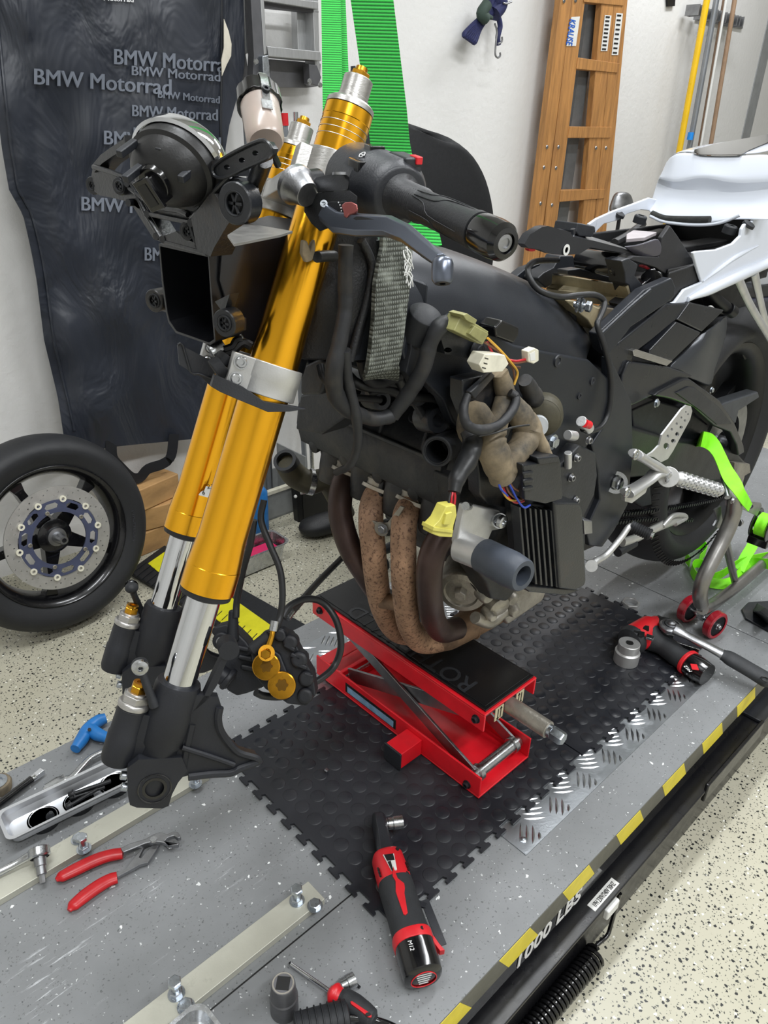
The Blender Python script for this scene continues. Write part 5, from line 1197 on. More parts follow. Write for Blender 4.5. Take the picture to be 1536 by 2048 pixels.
# loosened black tank-to-seat trim
gl = mat('satin_trim', '#2a2b2f', .32, .15, .1, 9, .06, 300, coat=.1)
b = MB(); b.prism(FY([(50, 520), (120, 405), (260, 320), (330, 306), (600, 380), (615, 430), (870, 480), (1180, 560), (1480, 650), (1480, 680), (1300, 640), (830, 560), (700, 640), (500, 650), (380, 640), (210, 580), (100, 570)], .605), V((0, .012, 0)))
b.loft([[Y(*ff([p])[0], yy) for p, yy in zip(q, (.605, .66, .66))] for q in (((120, 405), (280, 318), (300, 340)), ((400, 460), (480, 340), (500, 370)), ((650, 500), (700, 390), (720, 420)), ((1100, 570), (1000, 480), (1020, 500)), ((1480, 655), (1350, 600), (1380, 610)))])
tr = b.build('seat_trim', gl, bike, .003)
b = MB(); b.prism(FY([(660, 380), (685, 270), (890, 310), (895, 340), (860, 440), (700, 430)], .64), V((0, .04, 0))); b.build('trim_block', dk, tr, .003)
b = MB(); b.cyl(Y(*ff([(625, 340)])[0], .62), Y(*ff([(625, 400)])[0], .62), .0035); b.cyl(Y(*ff([(630, 400)])[0], .62), Y(*ff([(625, 500)])[0], .61), .002); b.build('trim_clip', dk, tr)
b = MB(); b.lathe(Y(*ff([(545, 590)])[0], .604), (0, -1, 0), [(0, .0075), (.001, .0075), (.001, .004), (0, .004)], 20); b.build('trim_grommet', K['paper'], tr)
b = MB(); b.prism(FY([(100, 575), (180, 580), (180, 600), (140, 610), (110, 600)], .61), V((0, .006, 0))); b.build('red_tab', K['redplastic'], tr)
f2 = lambda L: [(1020+x/2.977, 240+y/2.977) for x, y in L]
b = MB(); b.prism(YP(f2([(905, 700), (955, 628), (1000, 690), (1090, 830), (1143, 965), (1065, 1000), (990, 960), (870, 880), (700, 830), (740, 810), (890, 815)]), .590), V((0, .008, 0)))
fl = b.build('seat_flap', mat('seat_flap_black', '#232326', .5, 0, .12, 14, .2, 300), bike, .002)
b = MB(); g = []
for row in (((650, 740), (740, 745), (830, 712), (880, 690)), ((700, 770), (780, 770), (860, 745), (905, 760)), ((740, 800), (820, 812), (870, 818), (893, 805))): g.append([Y(*f2([p])[0], yy) for p, yy in zip(row, (.605, .598, .594, .590))])
b.sheet(g, .004); b.build('flap_moulding', mat('grey_satin_plastic', '#4a4850', .3, .1, .08, 10), fl, 0, sub=1)
b = MB(); b.torus(Y(*f2([(1084, 950)])[0], .589), (0, -1, 0), .0085, .0007, 28, 6); b.lathe(Y(*f2([(1084, 950)])[0], .589), (0, -1, 0), [(0, .005), (.002, .0045), (.002, .002), (0, .002)], 20); b.build('flap_bolt', K['satinblack'], fl)
# white tail: side strips, seat hump, deck
W_ = K['white']
b = MB(); b.prism(YP(f2([(1090, 790), (1110, 782), (1230, 772), (1330, 735), (1375, 690), (1382, 650), (1400, 620), (1440, 610), (1480, 560), (1560, 520), (1560, 843), (1450, 890), (1300, 962), (1150, 1035), (1060, 1090), (1040, 1090), (935, 1102), (985, 1082), (1040, 1010), (1143, 965), (1112, 870)]), .575), V((0, .006, 0)))
ts = b.build('tail_side', W_, bike, .003)
b = MB(); b.tube([Y(*f2([p])[0], .574) for p in ((1150, 960), (1250, 880), (1350, 810), (1480, 748))], [.0015, .004, .004, .001], 8); b.tube([Y(*f2([p])[0], .573) for p in ((1060, 1068), (1200, 1000), (1350, 930), (1560, 840))], [.004, .011, .012, .010], 12); b.build('tail_crease', W_, ts)
b = MB(); b.prism(YP(f2([(470, 620), (520, 585), (620, 540), (760, 490), (830, 462), (1000, 500), (860, 545), (780, 535), (700, 560), (640, 600), (560, 620), (520, 660), (500, 690), (545, 716), (500, 712)]), .785), V((0, .006, 0))); b.build('tail_side', W_, bike, .002, label='far white side strip of the tail')
rows = [((1332, 318), (1342, 309), (1358, 301), (1388, 303), (1400, 309), (1480, 310), (1560, 300)),
        ((1318, 350), (1340, 352), (1360, 352), (1400, 348), (1440, 350), (1480, 352), (1560, 345)),
        ((1314, 356), (1335, 362), (1360, 364), (1388, 350), (1420, 351), (1462, 369), (1560, 363)),
        ((1312, 362), (1335, 374), (1362, 381), (1400, 381), (1440, 385), (1470, 387), (1560, 372)),
        ((1306, 380), (1330, 392), (1362, 400), (1400, 402), (1440, 405), (1480, 405), (1560, 400)),
        ((1297, 412), (1325, 420), (1360, 424), (1400, 426), (1440, 424), (1480, 425), (1560, 430)),
        ((1295, 417), (1305, 428), (1345, 441), (1400, 446), (1430, 444), (1470, 434), (1560, 440))]
xs = (1.52, 1.50, 1.495, 1.510, 1.500, 1.475, 1.462)
b = MB(); g = [[X(px, py, x+(.02 if abs(j-0) < 1 else 0)) for j, (px, py) in enumerate(r)] for r, x in zip(rows, xs)]
b.sheet(g, -.005); hump = b.build('seat_hump', W_, bike, 0, sub=2, sharp=60)
b = MB(); top = g[0]; z_ = 1.232
bk = [X(px, py, 1.80) for px, py in ((1390, 296), (1410, 291), (1440, 286), (1470, 280), (1490, 276), (1515, 272), (1560, 266))]
b.sheet([top, [lerp(p, q, .5)+V((0, 0, .004)) for p, q in zip(top, bk)], bk], .004); b.build('tail_top', W_, hump, 0, sub=1)
wl = [((1388, 303), 1.522), ((1400, 309), 1.522), ((1440, 309.5), 1.522), ((1482, 309), 1.522), ((1500, 299), 1.56), ((1560, 274), 1.68)]; wu = [((1389, 299), 1.54), ((1400, 296), 1.56), ((1430, 288), 1.64), ((1470, 280), 1.70), ((1505, 274), 1.74), ((1560, 264), 1.78)]
b = MB(); b.sheet([[X(p[0], p[1], x)*.995+EYE*.005 for p, x in wl], [X(p[0], p[1], x)*.995+EYE*.005 for p, x in wu]], .001); b.build('tail_window', mat('smoked_panel', '#2a2620', .06, 0, .05, 10, coat=1), hump)
b = MB(); b.tube([X(px, py, 1.458) for px, py in ((1303, 428), (1330, 438), (1380, 440), (1420, 440))], .007, 10); b.build('foam_strip', mat('foam_strip', '#2b2c2a', .95, 0, .3, 60, 1, 300), hump)
b = MB(); b.tube([X(px, py, 1.452) for px, py in ((1300, 432), (1330, 444), (1390, 450), (1440, 446), (1480, 430))], .003, 8); b.build('hump_lip', W_, hump)
# dark under-seat tray
ut = mat('underseat_tray', '#151517', .55, 0, .25, 14, .4, 90, dirt='#2f2d2b', dsc=7, dth=(.5, .8))
b = MB(); b.prism([V((x, y, 1.055)) for x, y in ((1.20, .585), (1.62, .585), (1.66, .78), (1.30, .78))], V((0, 0, -.05)))
b.prism([V((1.20, .582, z)) for z in (1.0,)]+[V((1.62, .582, 1.0)), V((1.62, .582, 1.075)), V((1.20, .582, 1.05))], V((0, .006, 0)))
b.bb(1.24, 1.62, .775, .782, 1.02, 1.085); b.bb(1.30, 1.60, .66, .70, 1.055, 1.066); b.bar((1.28, .755, 1.06), (1.50, .755, 1.075), .03, .012); b.bar((1.42, .61, 1.055), (1.62, .62, 1.068), .035, .014)
b.bb(1.58, 1.64, .59, .78, 1.04, 1.12); b.build('underseat_tray', ut, bike, .004)
for px, py, x in ((1282, 433, None), (1462, 453, None)):
    b = MB(); c = Y(px, py, .755 if px < 1300 else .60); b.lathe(c, (0, -.2, 1), [(-.012, .012), (0, .012), (.002, .010), (.002, .006), (-.003, .006), (-.003, 0)], 22); b.build('seat_grommet', K['rubber'], bike)
for px, py, yy in ((1238, 429, .785), (1497, 450, .575)):
    b = MB(); c = Y(px, py, yy); b.lathe(c, (0, -.5, .9), [(-.002, .0115), (.003, .0110), (.004, .009), (.003, 0)], 24); b.build('rubber_plug', K['rubber'], bike)
b = MB(); b.prism([Z(px, py, 1.085) for px, py in f2([(690, 700), (730, 676), (870, 688), (800, 720), (690, 730)])], V((0, 0, .006))); b.build('fuse_lid', mat('pale_grey_plastic', '#a8a0a3', .4), bike, .001)
b = MB(); b.tube([Z(px, py, 1.078) for px, py in f2([(620, 735), (700, 690), (790, 620)])], .008, 8, n=2); b.build('tray_rib', ut, bike)
# silver pillion-rest hanger
for L in ([(1475, 556), (1500, 610), (1530, 660), (1555, 700)], [(1508, 545), (1520, 600), (1530, 640), (1545, 680)]):
    b = MB(); b.tube([Y(x, y, .570) for x, y in L], [.010, .0085, .0085, .010], 12, flat=(1, .7)); b.build('rest_hanger', K['silver'], bike)
b = MB(); b.cyl(Y(1405, 575, .60), Y(1462, 622, .58), .010); b.cyl(Y(1456, 617, .58), Y(1466, 625, .577), .012); b.prism(YP([(1430, 590), (1450, 600), (1470, 625), (1440, 630)], .60), V((0, .03, 0))); b.prism(YP([(1400, 570), (1475, 560), (1500, 610), (1520, 700), (1490, 720), (1455, 640)], .63), V((0, .06, 0))); b.build('subframe_tube', K['satinblack'], bike, .002)
b = MB(); b.prism(YP([(1419, 613), (1424, 611), (1432, 618), (1428, 621)], .575), V((0, .003, 0))); b.build('sticker', K['paper'], bike)
# rearset
f3 = lambda L: [(1100+x/2.926, 600+y/2.926) for x, y in L]
b = MB()
b.tube([Y(*f3([p])[0], .505) for p in ((500, 900), (560, 935), (640, 985), (690, 1030))], [.0135, .012, .014, .018], 14, flat=(1, .6), up=(0, 1, 0))
b.tube([Y(*f3([p])[0], .505) for p in ((450, 1130), (520, 1090), (580, 1050), (630, 1010), (690, 1030))], [.0135, .0115, .0115, .013, .016], 14, flat=(1, .6), up=(0, 1, 0))
b.cyl(Y(*f3([(690, 1032)])[0], .515), Y(*f3([(692, 1036)])[0], .494), .018)
b.prism(YP(f3([(440, 1150), (520, 1110), (580, 1080), (560, 1130), (480, 1190), (440, 1180)]), .508), V((0, .008, 0)))
rs_ = b.build('rearset_bracket', K['silver'], bike, .001)
for px, py, r in ((500, 905, .009), (450, 1125, .009), (692, 1036, .010)):
    b = MB(); b.lathe(Y(*f3([(px, py)])[0], .4925 if px > 600 else .497), (0, -1, 0), [(0, r), (.002, r*.95), (.002, r*.6), (.0005, r*.55), (.0005, 0)], 22, cap=False); b.build('bolt', K['steel'], rs_)
hp = [(565, 912), (600, 890), (640, 850), (655, 790), (770, 640), (800, 615), (825, 622), (833, 650), (820, 700), (760, 810), (720, 885), (690, 930), (650, 950), (610, 920)]
hs = [(681, 855, 24, 28), (722, 825, 20, 18), (690, 797, 10, 14), (745, 785, 17, 18), (713, 757, 10, 13), (768, 745, 14, 13), (742, 724, 9, 12), (790, 705, 10, 11), (769, 688, 8, 10), (808, 668, 7, 9), (795, 655, 6, 8)]
holes = [YP(f3([(cx+w*.72*math.cos(a*PI/4+.4), cy+h*.72*math.sin(a*PI/4+.4)) for a in range(8)]), .512) for cx, cy, w, h in hs]
b = MB(); b.prism(YP(f3(hp), .512), V((0, .003, 0)), 0, holes); b.build('heel_guard', K['silver'], rs_)
g0, g1 = Y(1350, 955, .495), D(1447, 984, 1.20)
g1 = Y(1445, 983, .435)
b = MB(); b.lathe(g0, g1-g0, [(0, .009), (.006, .0125), ((g1-g0).length*.93, .0115), ((g1-g0).length, .006)], 20); fp_ = b.build('footpeg', K['silver'], bike)
b = MB(); L = (g1-g0).length; x_, y_, z_2 = basis(g1-g0); 
for i in range(15):
    for k in range(10):
        a = 2*PI*k/10+(i % 2)*PI/10; h = .012+(L-.022)*i/14; rr = .0125-.0009*i/14
        c = g0+z_2*h+(x_*math.cos(a)+y_*math.sin(a))*rr; b.box(c, (.0035, .0035, .0035), Matrix((x_, y_, z_2)).transposed() @ Matrix.Rotation(a, 3, 'Z'))
b.build('peg_knurl', K['steel'], fp_)['kind'] = 'stuff'
# shift lever and side stand
b = MB(); b.tube([Y(x, y, .52) for x, y in ((1183, 1132), (1192, 1122), (1212, 1110), (1240, 1078), (1256, 1056), (1266, 1050))], [.009, .006, .0055, .0055, .0055, .005], 14); b.cyl(Y(1183, 1130, .525), Y(1183, 1132, .512), .010); sh = b.build('shift_lever', K['silver'], bike)
b = MB(); t0, t1 = Y(1262, 1052, .52), Y(1302, 1070, .485); pr = []
for i in range(9): pr += [((t1-t0).length*i/9, .0108), ((t1-t0).length*(i+.55)/9, .0108), ((t1-t0).length*(i+.6)/9, .0095), ((t1-t0).length*(i+.95)/9, .0095)]
b.lathe(t0, t1-t0, pr, 22); b.build('toe_peg', K['rubber'], sh)
b = MB(); b.cyl(t1, t1+(t1-t0)*.12, .0065); b.build('peg_screw', K['steel'], sh)
b = MB(); b.tube([Y(x, y, .54) for x, y in ((1245, 1085), (1275, 1075), (1300, 1062), (1335, 1046), (1365, 1036))], [.009, .009, .009, .010, .008], 14, flat=(1, .7)); b.tube([Y(x, y, .535) for x, y in ((1325, 1052), (1345, 1032), (1365, 1030), (1371, 1036), (1350, 1048))], .005, 10); ss = b.build('side_stand', K['silver'], bike)
b = MB(); b.cyl(Y(1235, 1105, .54), Y(1268, 1086, .54), .0085); b.build('stand_spring', K['rubber'], ss)
# ================================================================ paddock stand
stand = thing('paddock_stand', 'bare steel paddock stand on red wheels lifting the rear end', 'stand', (1.45, .46, ZP))
SY = .475
b = MB()
wA, wB = Z(1372, 1240, ZP+.001), Z(1423, 1272, ZP+.001)
b.tube([Y(1471, 985, SY), Y(1466, 1030, SY), Y(1448, 1075, SY), Y(1425, 1120, SY), Y(1408, 1155, SY), Y(1400, 1185, SY), Y(1402, 1207, SY)], .0155, 24, n=6)
b.tube([V((p.x, p.y, p.z)) for p in (Y(1405, 1218, SY), Z(1430, 1205, ZP+.035), Z(1480, 1168, ZP+.035), Z(1530, 1125, ZP+.035), Z(1620, 1050, ZP+.035))], .0130, 20, n=3)
b.tube([Y(1452, 1085, SY), Y(1470, 1165, SY+.03)], .0085, 16, n=1, flat=(1, 1))
sf = b.build('stand_frame', mat('bare_steel_tube', '#8f8d8a', .38, .9, .2, 16, .2, 120, dirt='#6b625a', dsc=9, dth=(.62, .8)), stand)
b = MB(); b.prism(YP([(1488, 1002), (1522, 1006), (1524, 1012), (1514, 1032), (1484, 1018)], SY), V((0, .004, 0)), 0, [YP([(1500+7*math.cos(a*PI/6), 1013+4.5*math.sin(a*PI/6)) for a in range(12)], SY)]); b.build('hook_plate', K['dullsteel'], stand, .0006)
b = MB(); b.cyl(Y(1478, 988, SY+.005), Y(1460, 1008, SY+.005), .011); b.cyl(Y(1455, 995, SY), Y(1447, 955, SY+.03), .006); b.bolt(Y(1464, 1001, SY-.016), (0, -1, 0), .005, .004); b.bolt(Y(1478, 1045, SY-.01), (1, -.5, 0), .006, .008); b.prism(YP([(1430, 1020), (1442, 1012), (1445, 1040), (1440, 1058), (1428, 1052), (1435, 1040)], SY+.02), V((0, .004, 0))); b.build('support_arm', K['dullsteel'], stand, .0006)
wr = .0325
cA = V((wA.x, wA.y, ZP+wr)); cB = V((wB.x, wB.y, ZP+wr)); 
wax = (cB-cA).normalized()
for c, sgn in ((cA, -1), (cB, 1)):
    b = MB(); b.lathe(c, wax, [(-.009, wr-.008), (-.010, wr-.003), (-.007, wr), (.007, wr), (.010, wr-.003), (.009, wr-.008)], 36, cap=False); wh = b.build('stand_wheel', K['redwheel'], stand)
    b = MB(); b.lathe(c, wax, [(-.007, wr-.0078), (-.007, .006), (.007, .006), (.007, wr-.0078)], 30); b.build('wheel_hub', K['blackplastic'], wh)
    b = MB(); b.bolt(c+wax*sgn*.007, wax*sgn, .0055, .008); b.build('axle_nut', K['steel'], wh)
b = MB(); b.cyl(cA, cB, .0048); b.lathe((cA+cB)/2, wax, [(-.008, .009), (.008, .009)], 18); b.bar((cA+cB)/2, Y(1402, 1205, SY), .012, .02); b.build('wheel_axle', K['steel'], stand)
# ================================================================ lime ratchet strap round the swingarm
b = MB(); ss_ = (RR*.8+UU*.55)
P = [Y(1395, 882, .60), Y(1402, 878, .552), Y(1420, 884, .548), Y(1436, 905, .53), Y(1455, 945, .50), Y(1480, 985, .46), Y(1500, 1015, .45)]
b.ribbon(P, [.030, .030, .032, .030, .030, .028, .018], .0016, [V((.5, 0, 1)), V((.3, 0, 1)), V((.6, 0, .8)), V((.9, .0, .5)), V((.9, 0, .5)), V((.9, 0, .4)), V((.9, 0, .4))])
o = b.build('ratchet_strap', K['lime']); tag(o, 'lime green webbing strap looped over the swingarm down to the stand', 'strap')
b = MB()
def rib(L, w, z=ZP, t=.0016, sd=None):
    pts = [Z(px, py, zz_) for px, py, zz_ in L]; b.ribbon(pts, w, t, sd or V((0, 0, 1)))
rib([(1536, 1112, ZP+.02), (1480, 1125, ZP+.03), (1440, 1150, ZP+.017), (1400, 1158, ZP+.015), (1384, 1140, ZP+.015), (1388, 1128, ZP+.016), (1404, 1128, ZP+.015), (1410, 1142, ZP+.015), (1395, 1150, ZP+.016)], .026)
rib([(1380, 1125, ZP+.016), (1372, 1112, ZP+.015), (1380, 1097, ZP+.015), (1405, 1090, ZP+.015), (1412, 1102, ZP+.015), (1398, 1118, ZP+.016)], .026)
rib([(1420, 1165, ZP+.014), (1445, 1168, ZP+.014), (1470, 1160, ZP+.014), (1500, 1128, ZP+.02), (1540, 1128, ZP+.05)], .026, sd=V((.3, .6, .7)))
rib([(1478, 1140, ZP+.02), (1490, 1115, ZP+.04), (1505, 1090, ZP+.06), (1514, 1060, ZP+.08)], .026, sd=V((.8, -.4, .2)))
o = b.build('ratchet_strap', K['lime']); tag(o, 'loose coils of lime webbing lying on the lift behind the paddock stand', 'strap')
t = thing('strap_ratchet', 'black ratchet buckle wound with lime webbing at the right edge beside the stand', 'ratchet', tuple(Z(1520, 1080, ZP)))
b = MB(); c = Y(1528, 1050, .47); b.lathe(c+V((0, -.012, 0)), (0, 1, 0), [(0, .02), (0, .027), (.024, .027), (.024, .02)], 32); b.build('webbing_roll', K['lime'], t)
b = MB()
for s in (-.018, .018): b.pipe(c+V((0, s-.002, 0)), c+V((0, s+.002, 0)), .036, .020, 30)
b.cyl(c+V((0, -.024, 0)), c+V((0, .024, 0)), .012); b.box(c+V((.02, 0, -.040)), (.07, .045, .02)); b.build('ratchet_frame', K['blackgloss'], t, .002)
# ================================================================ straps holding the bike
def web_mat(name, c1, c2, sc, weave=False):
    m, nt, b = newmat(name); co = coords(nt)
    wv = nt.nodes.new('ShaderNodeTexWave'); wv.wave_type = 'BANDS'; wv.bands_direction = 'Z'; wv.inputs['Scale'].default_value = sc; wv.inputs['Distortion'].default_value = 1.2; wv.inputs['Detail'].default_value = 1; wv.inputs['Detail Scale'].default_value = 30
    nt.links.new(co, wv.inputs['Vector']); c = ramp(nt, wv.outputs['Fac'], [(.15, rgb(c2)), (.5, rgb(c1))])
    if weave:
        w2 = nt.nodes.new('ShaderNodeTexWave'); w2.bands_direction = 'X'; w2.inputs['Scale'].default_value = sc*1.6; w2.inputs['Distortion'].default_value = 3; nt.links.new(co, w2.inputs['Vector'])
        c = mixc(nt, ramp(nt, w2.outputs['Fac'], [(.3, (1, 1, 1)), (.6, (0, 0, 0))]), c, rgb('#3f423c')); n = ramp(nt, noise(nt, co, 60, 3), [(.5, (0, 0, 0)), (.75, (1, 1, 1))]); c = mixc(nt, n, c, rgb('#8d9289'))
    nt.links.new(c, b.inputs['Base Color']); b.inputs['Roughness'].default_value = .75; bumpn(nt, wv.outputs['Fac'], .6, .002, b); return m
green = web_mat('green_sling_webbing', '#35c24a', '#0b6a24', 95)
sling = thing('lifting_sling', 'bright green webbing sling hanging from the ceiling holding up the motorcycle', 'strap', (.80, .66, 1.1))
def up_to(p, q, z): return p+(q-p)*((z-p.z)/(q.z-p.z))
a0, a1 = D(787, 322, .90), D(744, 0, .83); at = up_to(a0, a1, 2.86)
b = MB(); gp__ = [D(846, 500, .90), D(834, 455, .905), a0]+[lerp(a0, a1, k) for k in (.33, .66, 1)]+[lerp(a1, at, k/7) for k in range(1, 8)]; b.ribbon(gp__, .047, .003, [RR*.97-FWD*.1]*len(gp__), n=4); b.build('webbing', green, sling, label='wider near leg of green webbing')
for x0, x1, d, w in ((667, 662, 1.13, .031), (692, 680, 1.15, .018)):
    b0, b1 = D(x0, 300, d), D(x1, 0, d+.06); b.__init__(); bt = up_to(b0, b1, 2.86)
    gp__ = [D(x0+2, 380, d-.02), b0, lerp(b0, b1, .33), lerp(b0, b1, .66), b1]+[lerp(b1, bt, k/7) for k in range(1, 8)]; b.ribbon(gp__, w, .003, [RR+FWD*.2, RR, RR-FWD*.15]+[RR]*9, n=4); b.build('webbing', green, sling); b = MB()
b = MB(); b.bb(at.x-.05, at.x+.15, at.y-.05, at.y+.25, 2.85, 2.9); b.build('ceiling_plate', K['dullsteel'], sling)
grey = web_mat('grey_lashing_webbing', '#7d817a', '#35372f', 70, True)
gs = thing('lashing_strap', 'frayed grey webbing strap looped around the frame beside the tank', 'strap', tuple(Y(780, 600, .53)))
b = MB(); b.ribbon([Y(793, 455, .545), Y(792, 500, .545), Y(783, 570, .540), Y(777, 640, .538), Y(770, 700, .538), Y(763, 738, .540), Y(762, 752, .552), Y(764, 746, .566)], [.036, .038, .044, .041, .041, .039, .038, .036], .006, [V((1, -.1, -.18))]*8, n=6)
b.build('webbing', grey, gs, .0015)
rn = random.Random(4)
b = MB()
for i in range(16):
    y0 = 490+rn.uniform(0, 60); p = Y(812+rn.uniform(-6, 6), y0, .536); b.tube([p, p+V((rn.uniform(-.004, .006), -.003, -.006)), p+V((rn.uniform(-.004, .008), -.004, -.014))], .0005, 4, n=2)
b.build('frayed_thread', K['paper'], gs)['kind'] = 'stuff'

# ================================================================ tools on the lift
def T(px, py, h=0): return Z(px, py, ZP+h)
MT = .0078   # mat top above deck
# cordless ratchet
c0, c1 = T(757, 1645, .030), T(858, 1985, .030)
A0 = T(773, 1712, .030); A1 = T(848, 1955, .030); ad = (A1-A0); ad.z = 0; L = ad.length; ad.normalize(); sdv = V((0, 0, 1)).cross(ad); uz = V((0, 0, 1))
crt = thing('cordless_ratchet', 'red and dark grey cordless ratchet with a socket lying across the mat corner', 'power tool', (A0.x, A0.y, ZP))
def body(prs, seg=28, sq=1.0):
    b = MB(); rings = []
    for t, rx, rz, dz in prs:
        c = A0+ad*(t*L)+uz*dz; ring = []
        for k in range(seg):
            a = 2*PI*k/seg; ca, sa = math.cos(a), math.sin(a); e = .8
            ring.append(c+sdv*(rx*math.copysign(abs(ca)**e, ca))+uz*(rz*math.copysign(abs(sa)**e, sa)))
        rings.append(ring)
    b.loft(rings); return b
b = body([(-.02, .013, .013, 0), (0, .021, .020, 0), (.03, .0235, .0225, 0), (.20, .0245, .0235, 0), (.30, .0245, .0235, 0)]); hs_ = b.build('motor_housing', K['redplastic'], crt)
b = body([(.26, .0250, .0240, 0), (.34, .0252, .0242, 0), (.52, .0245, .0235, 0), (.64, .0250, .0240, 0), (.70, .0262, .0245, 0)]); gp_ = b.build('rubber_grip', K['darkgrip'], crt)
b = body([(.695, .0268, .0252, 0), (.705, .0275, .0255, 0), (.74, .0275, .0255, 0), (.775, .0270, .0250, 0), (.777, .024, .022, 0)]); b.build('battery_collar', K['redplastic'], crt, .001)
b = body([(.76, .0262, .0242, 0), (.80, .0264, .0244, -.001), (.93, .0266, .0246, -.002), (.985, .0255, .0238, -.002), (1.0, .022, .020, -.002)]); bt_ = b.build('battery', K['blackgloss'], crt)
def on(t, s, h=0): return A0+ad*(t*L)+sdv*s+uz*h
# camera-side/top direction for decals
top = lambda t, s, r=.0255: A0+ad*(t*L)+sdv*s+uz*(max(0, r*r-s*s)**.5)
b = MB(); b.prism([top(t, s, .0252)+uz*.0006 for t, s in ((.20, -.001), (.31, .0), (.36, .007), (.40, .006), (.44, .003), (.60, -.001), (.61, -.005), (.60, -.007), (.44, -.008), (.41, -.008), (.33, -.004), (.28, -.006))], uz*-.003); b.build('red_flash', K['redplastic'], gp_, .0005)
b = MB(); b.prism([top(t, s, .0246)+uz*.0008 for t, s in ((.09, .006), (.075, -.010), (.235, -.005), (.235, .003))], uz*-.003, 0); b.build('rating_plate', K['paper'], hs_)
b = MB(); b.prism([top(t, s, .0246)+uz*.0011 for t, s in ((.09, .0045), (.08, -.0085), (.14, -.0070), (.15, .0040))], uz*-.003); b.prism([top(t, s, .0246)+uz*.0011 for t, s in ((.15, -.0068), (.15, -.002), (.235, -.0025), (.235, -.0048))], uz*-.003); b.build('plate_print', K['ink'], hs_)
for i in range(3):
    for sg in (-1, 1):
        b = MB(); c = on(.17+i*.028, sg*.0195, .0155); b.box(c, (.004, .009, .002), Matrix((ad, sdv, uz)).transposed() @ euler(sg*.9, 0, 0)); b.build('vent_slot', K['ink'], hs_)
for t, s in ((.04, .014), (.26, .017), (.46, -.019), (.73, .012)):
    b = MB(); c = top(t, s, .0262 if t > .7 else .025); b.lathe(c, uz+sdv*s*30, [(-.001, .0028), (.0008, .0028)], 14); b.build('case_screw', K['ink'], hs_)
N0 = A0-ad*.004; N1 = T(757, 1640, .030); N1.z = N0.z; nd_ = (N1-N0).normalized(); nl = (N1-N0).length
b = MB(); sn = V((0, 0, 1)).cross(nd_)
b.loft([[N0+nd_*(t*nl)+sn*w*x+uz*h*z for x, z in ((1, .6), (.6, 1), (-.6, 1), (-1, .6), (-1, -.6), (-.6, -1), (.6, -1), (1, -.6))] for t, w, h in ((-.1, .014, .014), (.15, .0125, .014), (.5, .0105, .016), (.78, .0105, .018), (1.0, .0105, .016), (1.12, .009, .010))])
b.build('ratchet_head', K['blackplastic'], crt, .001)
sp0 = N0+nd_*(nl*.85)-sn*.010; sx = -sn if (-sn).dot(RR) > 0 else sn; sp0 = N0+nd_*(nl*.85)+sx*.0105
b = MB(); b.lathe(sp0, sx, [(0, .0085), (.002, .0085), (.003, .0095), (.010, .0095), (.011, .0105), (.026, .0108), (.0265, .008), (.015, .0075), (.015, 0)], 28, cap=False); b.build('drive_socket', K['steel'], crt)
sr = sx
b = MB(); k0, k1 = on(.45, 0, .006)+sr*.032, on(.80, 0, .0)+sr*.037; b.bar(k0, k1, .012, .002, up=uz); b.bar(on(.46, 0, .004)+sr*.022, k0+ad*.01, .008, .004, up=uz); b.build('paddle_lever', K['blackplastic'], crt, .0006)
b = MB(); b.loft([[on(t, 0, h*.5)+sr*w0, on(t, 0, -h*.5)+sr*w0, on(t, 0, -h*.5)+sr*w1, on(t, 0, h*.5)+sr*w1] for t, w0, w1, h in ((.74, .022, .028, .016), (.80, .026, .032, .013), (.85, .030, .037, .010))]); b.build('lever_guard', K['redplastic'], crt, .001)
b = MB(); addtext(b, 'M12', .008, on(.80, 0, 0)-sr*.012+uz*.0232, ad, sr if ad.cross(sr).z > 0 else -sr, ext=.0003, bold=0); b.build('battery_print', K['inkwhite'], bt_)
b = MB(); be_ = A1; ring = [A0+ad*(L+.0006)+sdv*(.017*math.cos(a*PI/12)*(1-.12*math.sin(a*PI/12)))+uz*(.015*math.sin(a*PI/12)-.003) for a in range(24)]
b.tube(ring, .0007, 6, n=1, closed=True); b.build('end_outline', K['redplastic'], bt_)
b = MB(); eo = A0+ad*(L+.0006)
for i in range(5): b.bar(eo+sdv*(-.011+i*.0012)+uz*(.007-i*.0045), eo+sdv*(.011-i*.0012)+uz*(.007-i*.0045), .0010, .0006, up=uz)
b.build('end_print', K['inkwhite'], bt_)['kind'] = 'stuff'

# impact driver
dv = thing('impact_driver', 'red and grey cordless impact driver lying beside the big hex socket', 'power tool', tuple(T(1300, 1310, 0)))
def DV(px, py, h): return T(px, py, h)
m0, m1 = DV(1258, 1284, .040), DV(1318, 1247, .040)
b = MB(); L2 = (m1-m0).length; b.lathe(m0, m1-m0, [(0, .018), (.004, .028), (.03, .031), (L2*.7, .030), (L2*.72, .026), (L2*.95, .020)], 32); md = b.build('motor_housing', K['redplastic'], dv)
b = MB(); b.lathe(m0, m1-m0, [(-.001, .016), (.001, .0285), (.012, .0322), (.016, .0322)], 32); b.build('rubber_band', K['darkgrip'], md)
b = MB(); b.lathe(lerp(m0, m1, .93), m1-m0, [(0, .021), (.008, .020), (.010, .012), (.010, .008)], 24); b.cyl(m1, m1+(m1-m0)*.22, .0055); b.build('drive_anvil', K['steel'], dv)
b = MB(); hp_ = [DV(1300, 1272, .036), DV(1330, 1292, .030), DV(1355, 1312, .027), DV(1378, 1325, .026)]; b.tube(hp_, [.030, .022, .021, .023], 22, n=6, flat=(1, 1.1)); gr_ = b.build('handle_grip', K['darkgrip'], dv)
b = MB(); b.tube([DV(1373, 1322, .026), DV(1380, 1327, .026)], [.0265, .0265], 24, n=1, flat=(1, 1.1)); b.build('battery_collar', K['redplastic'], dv, .002)
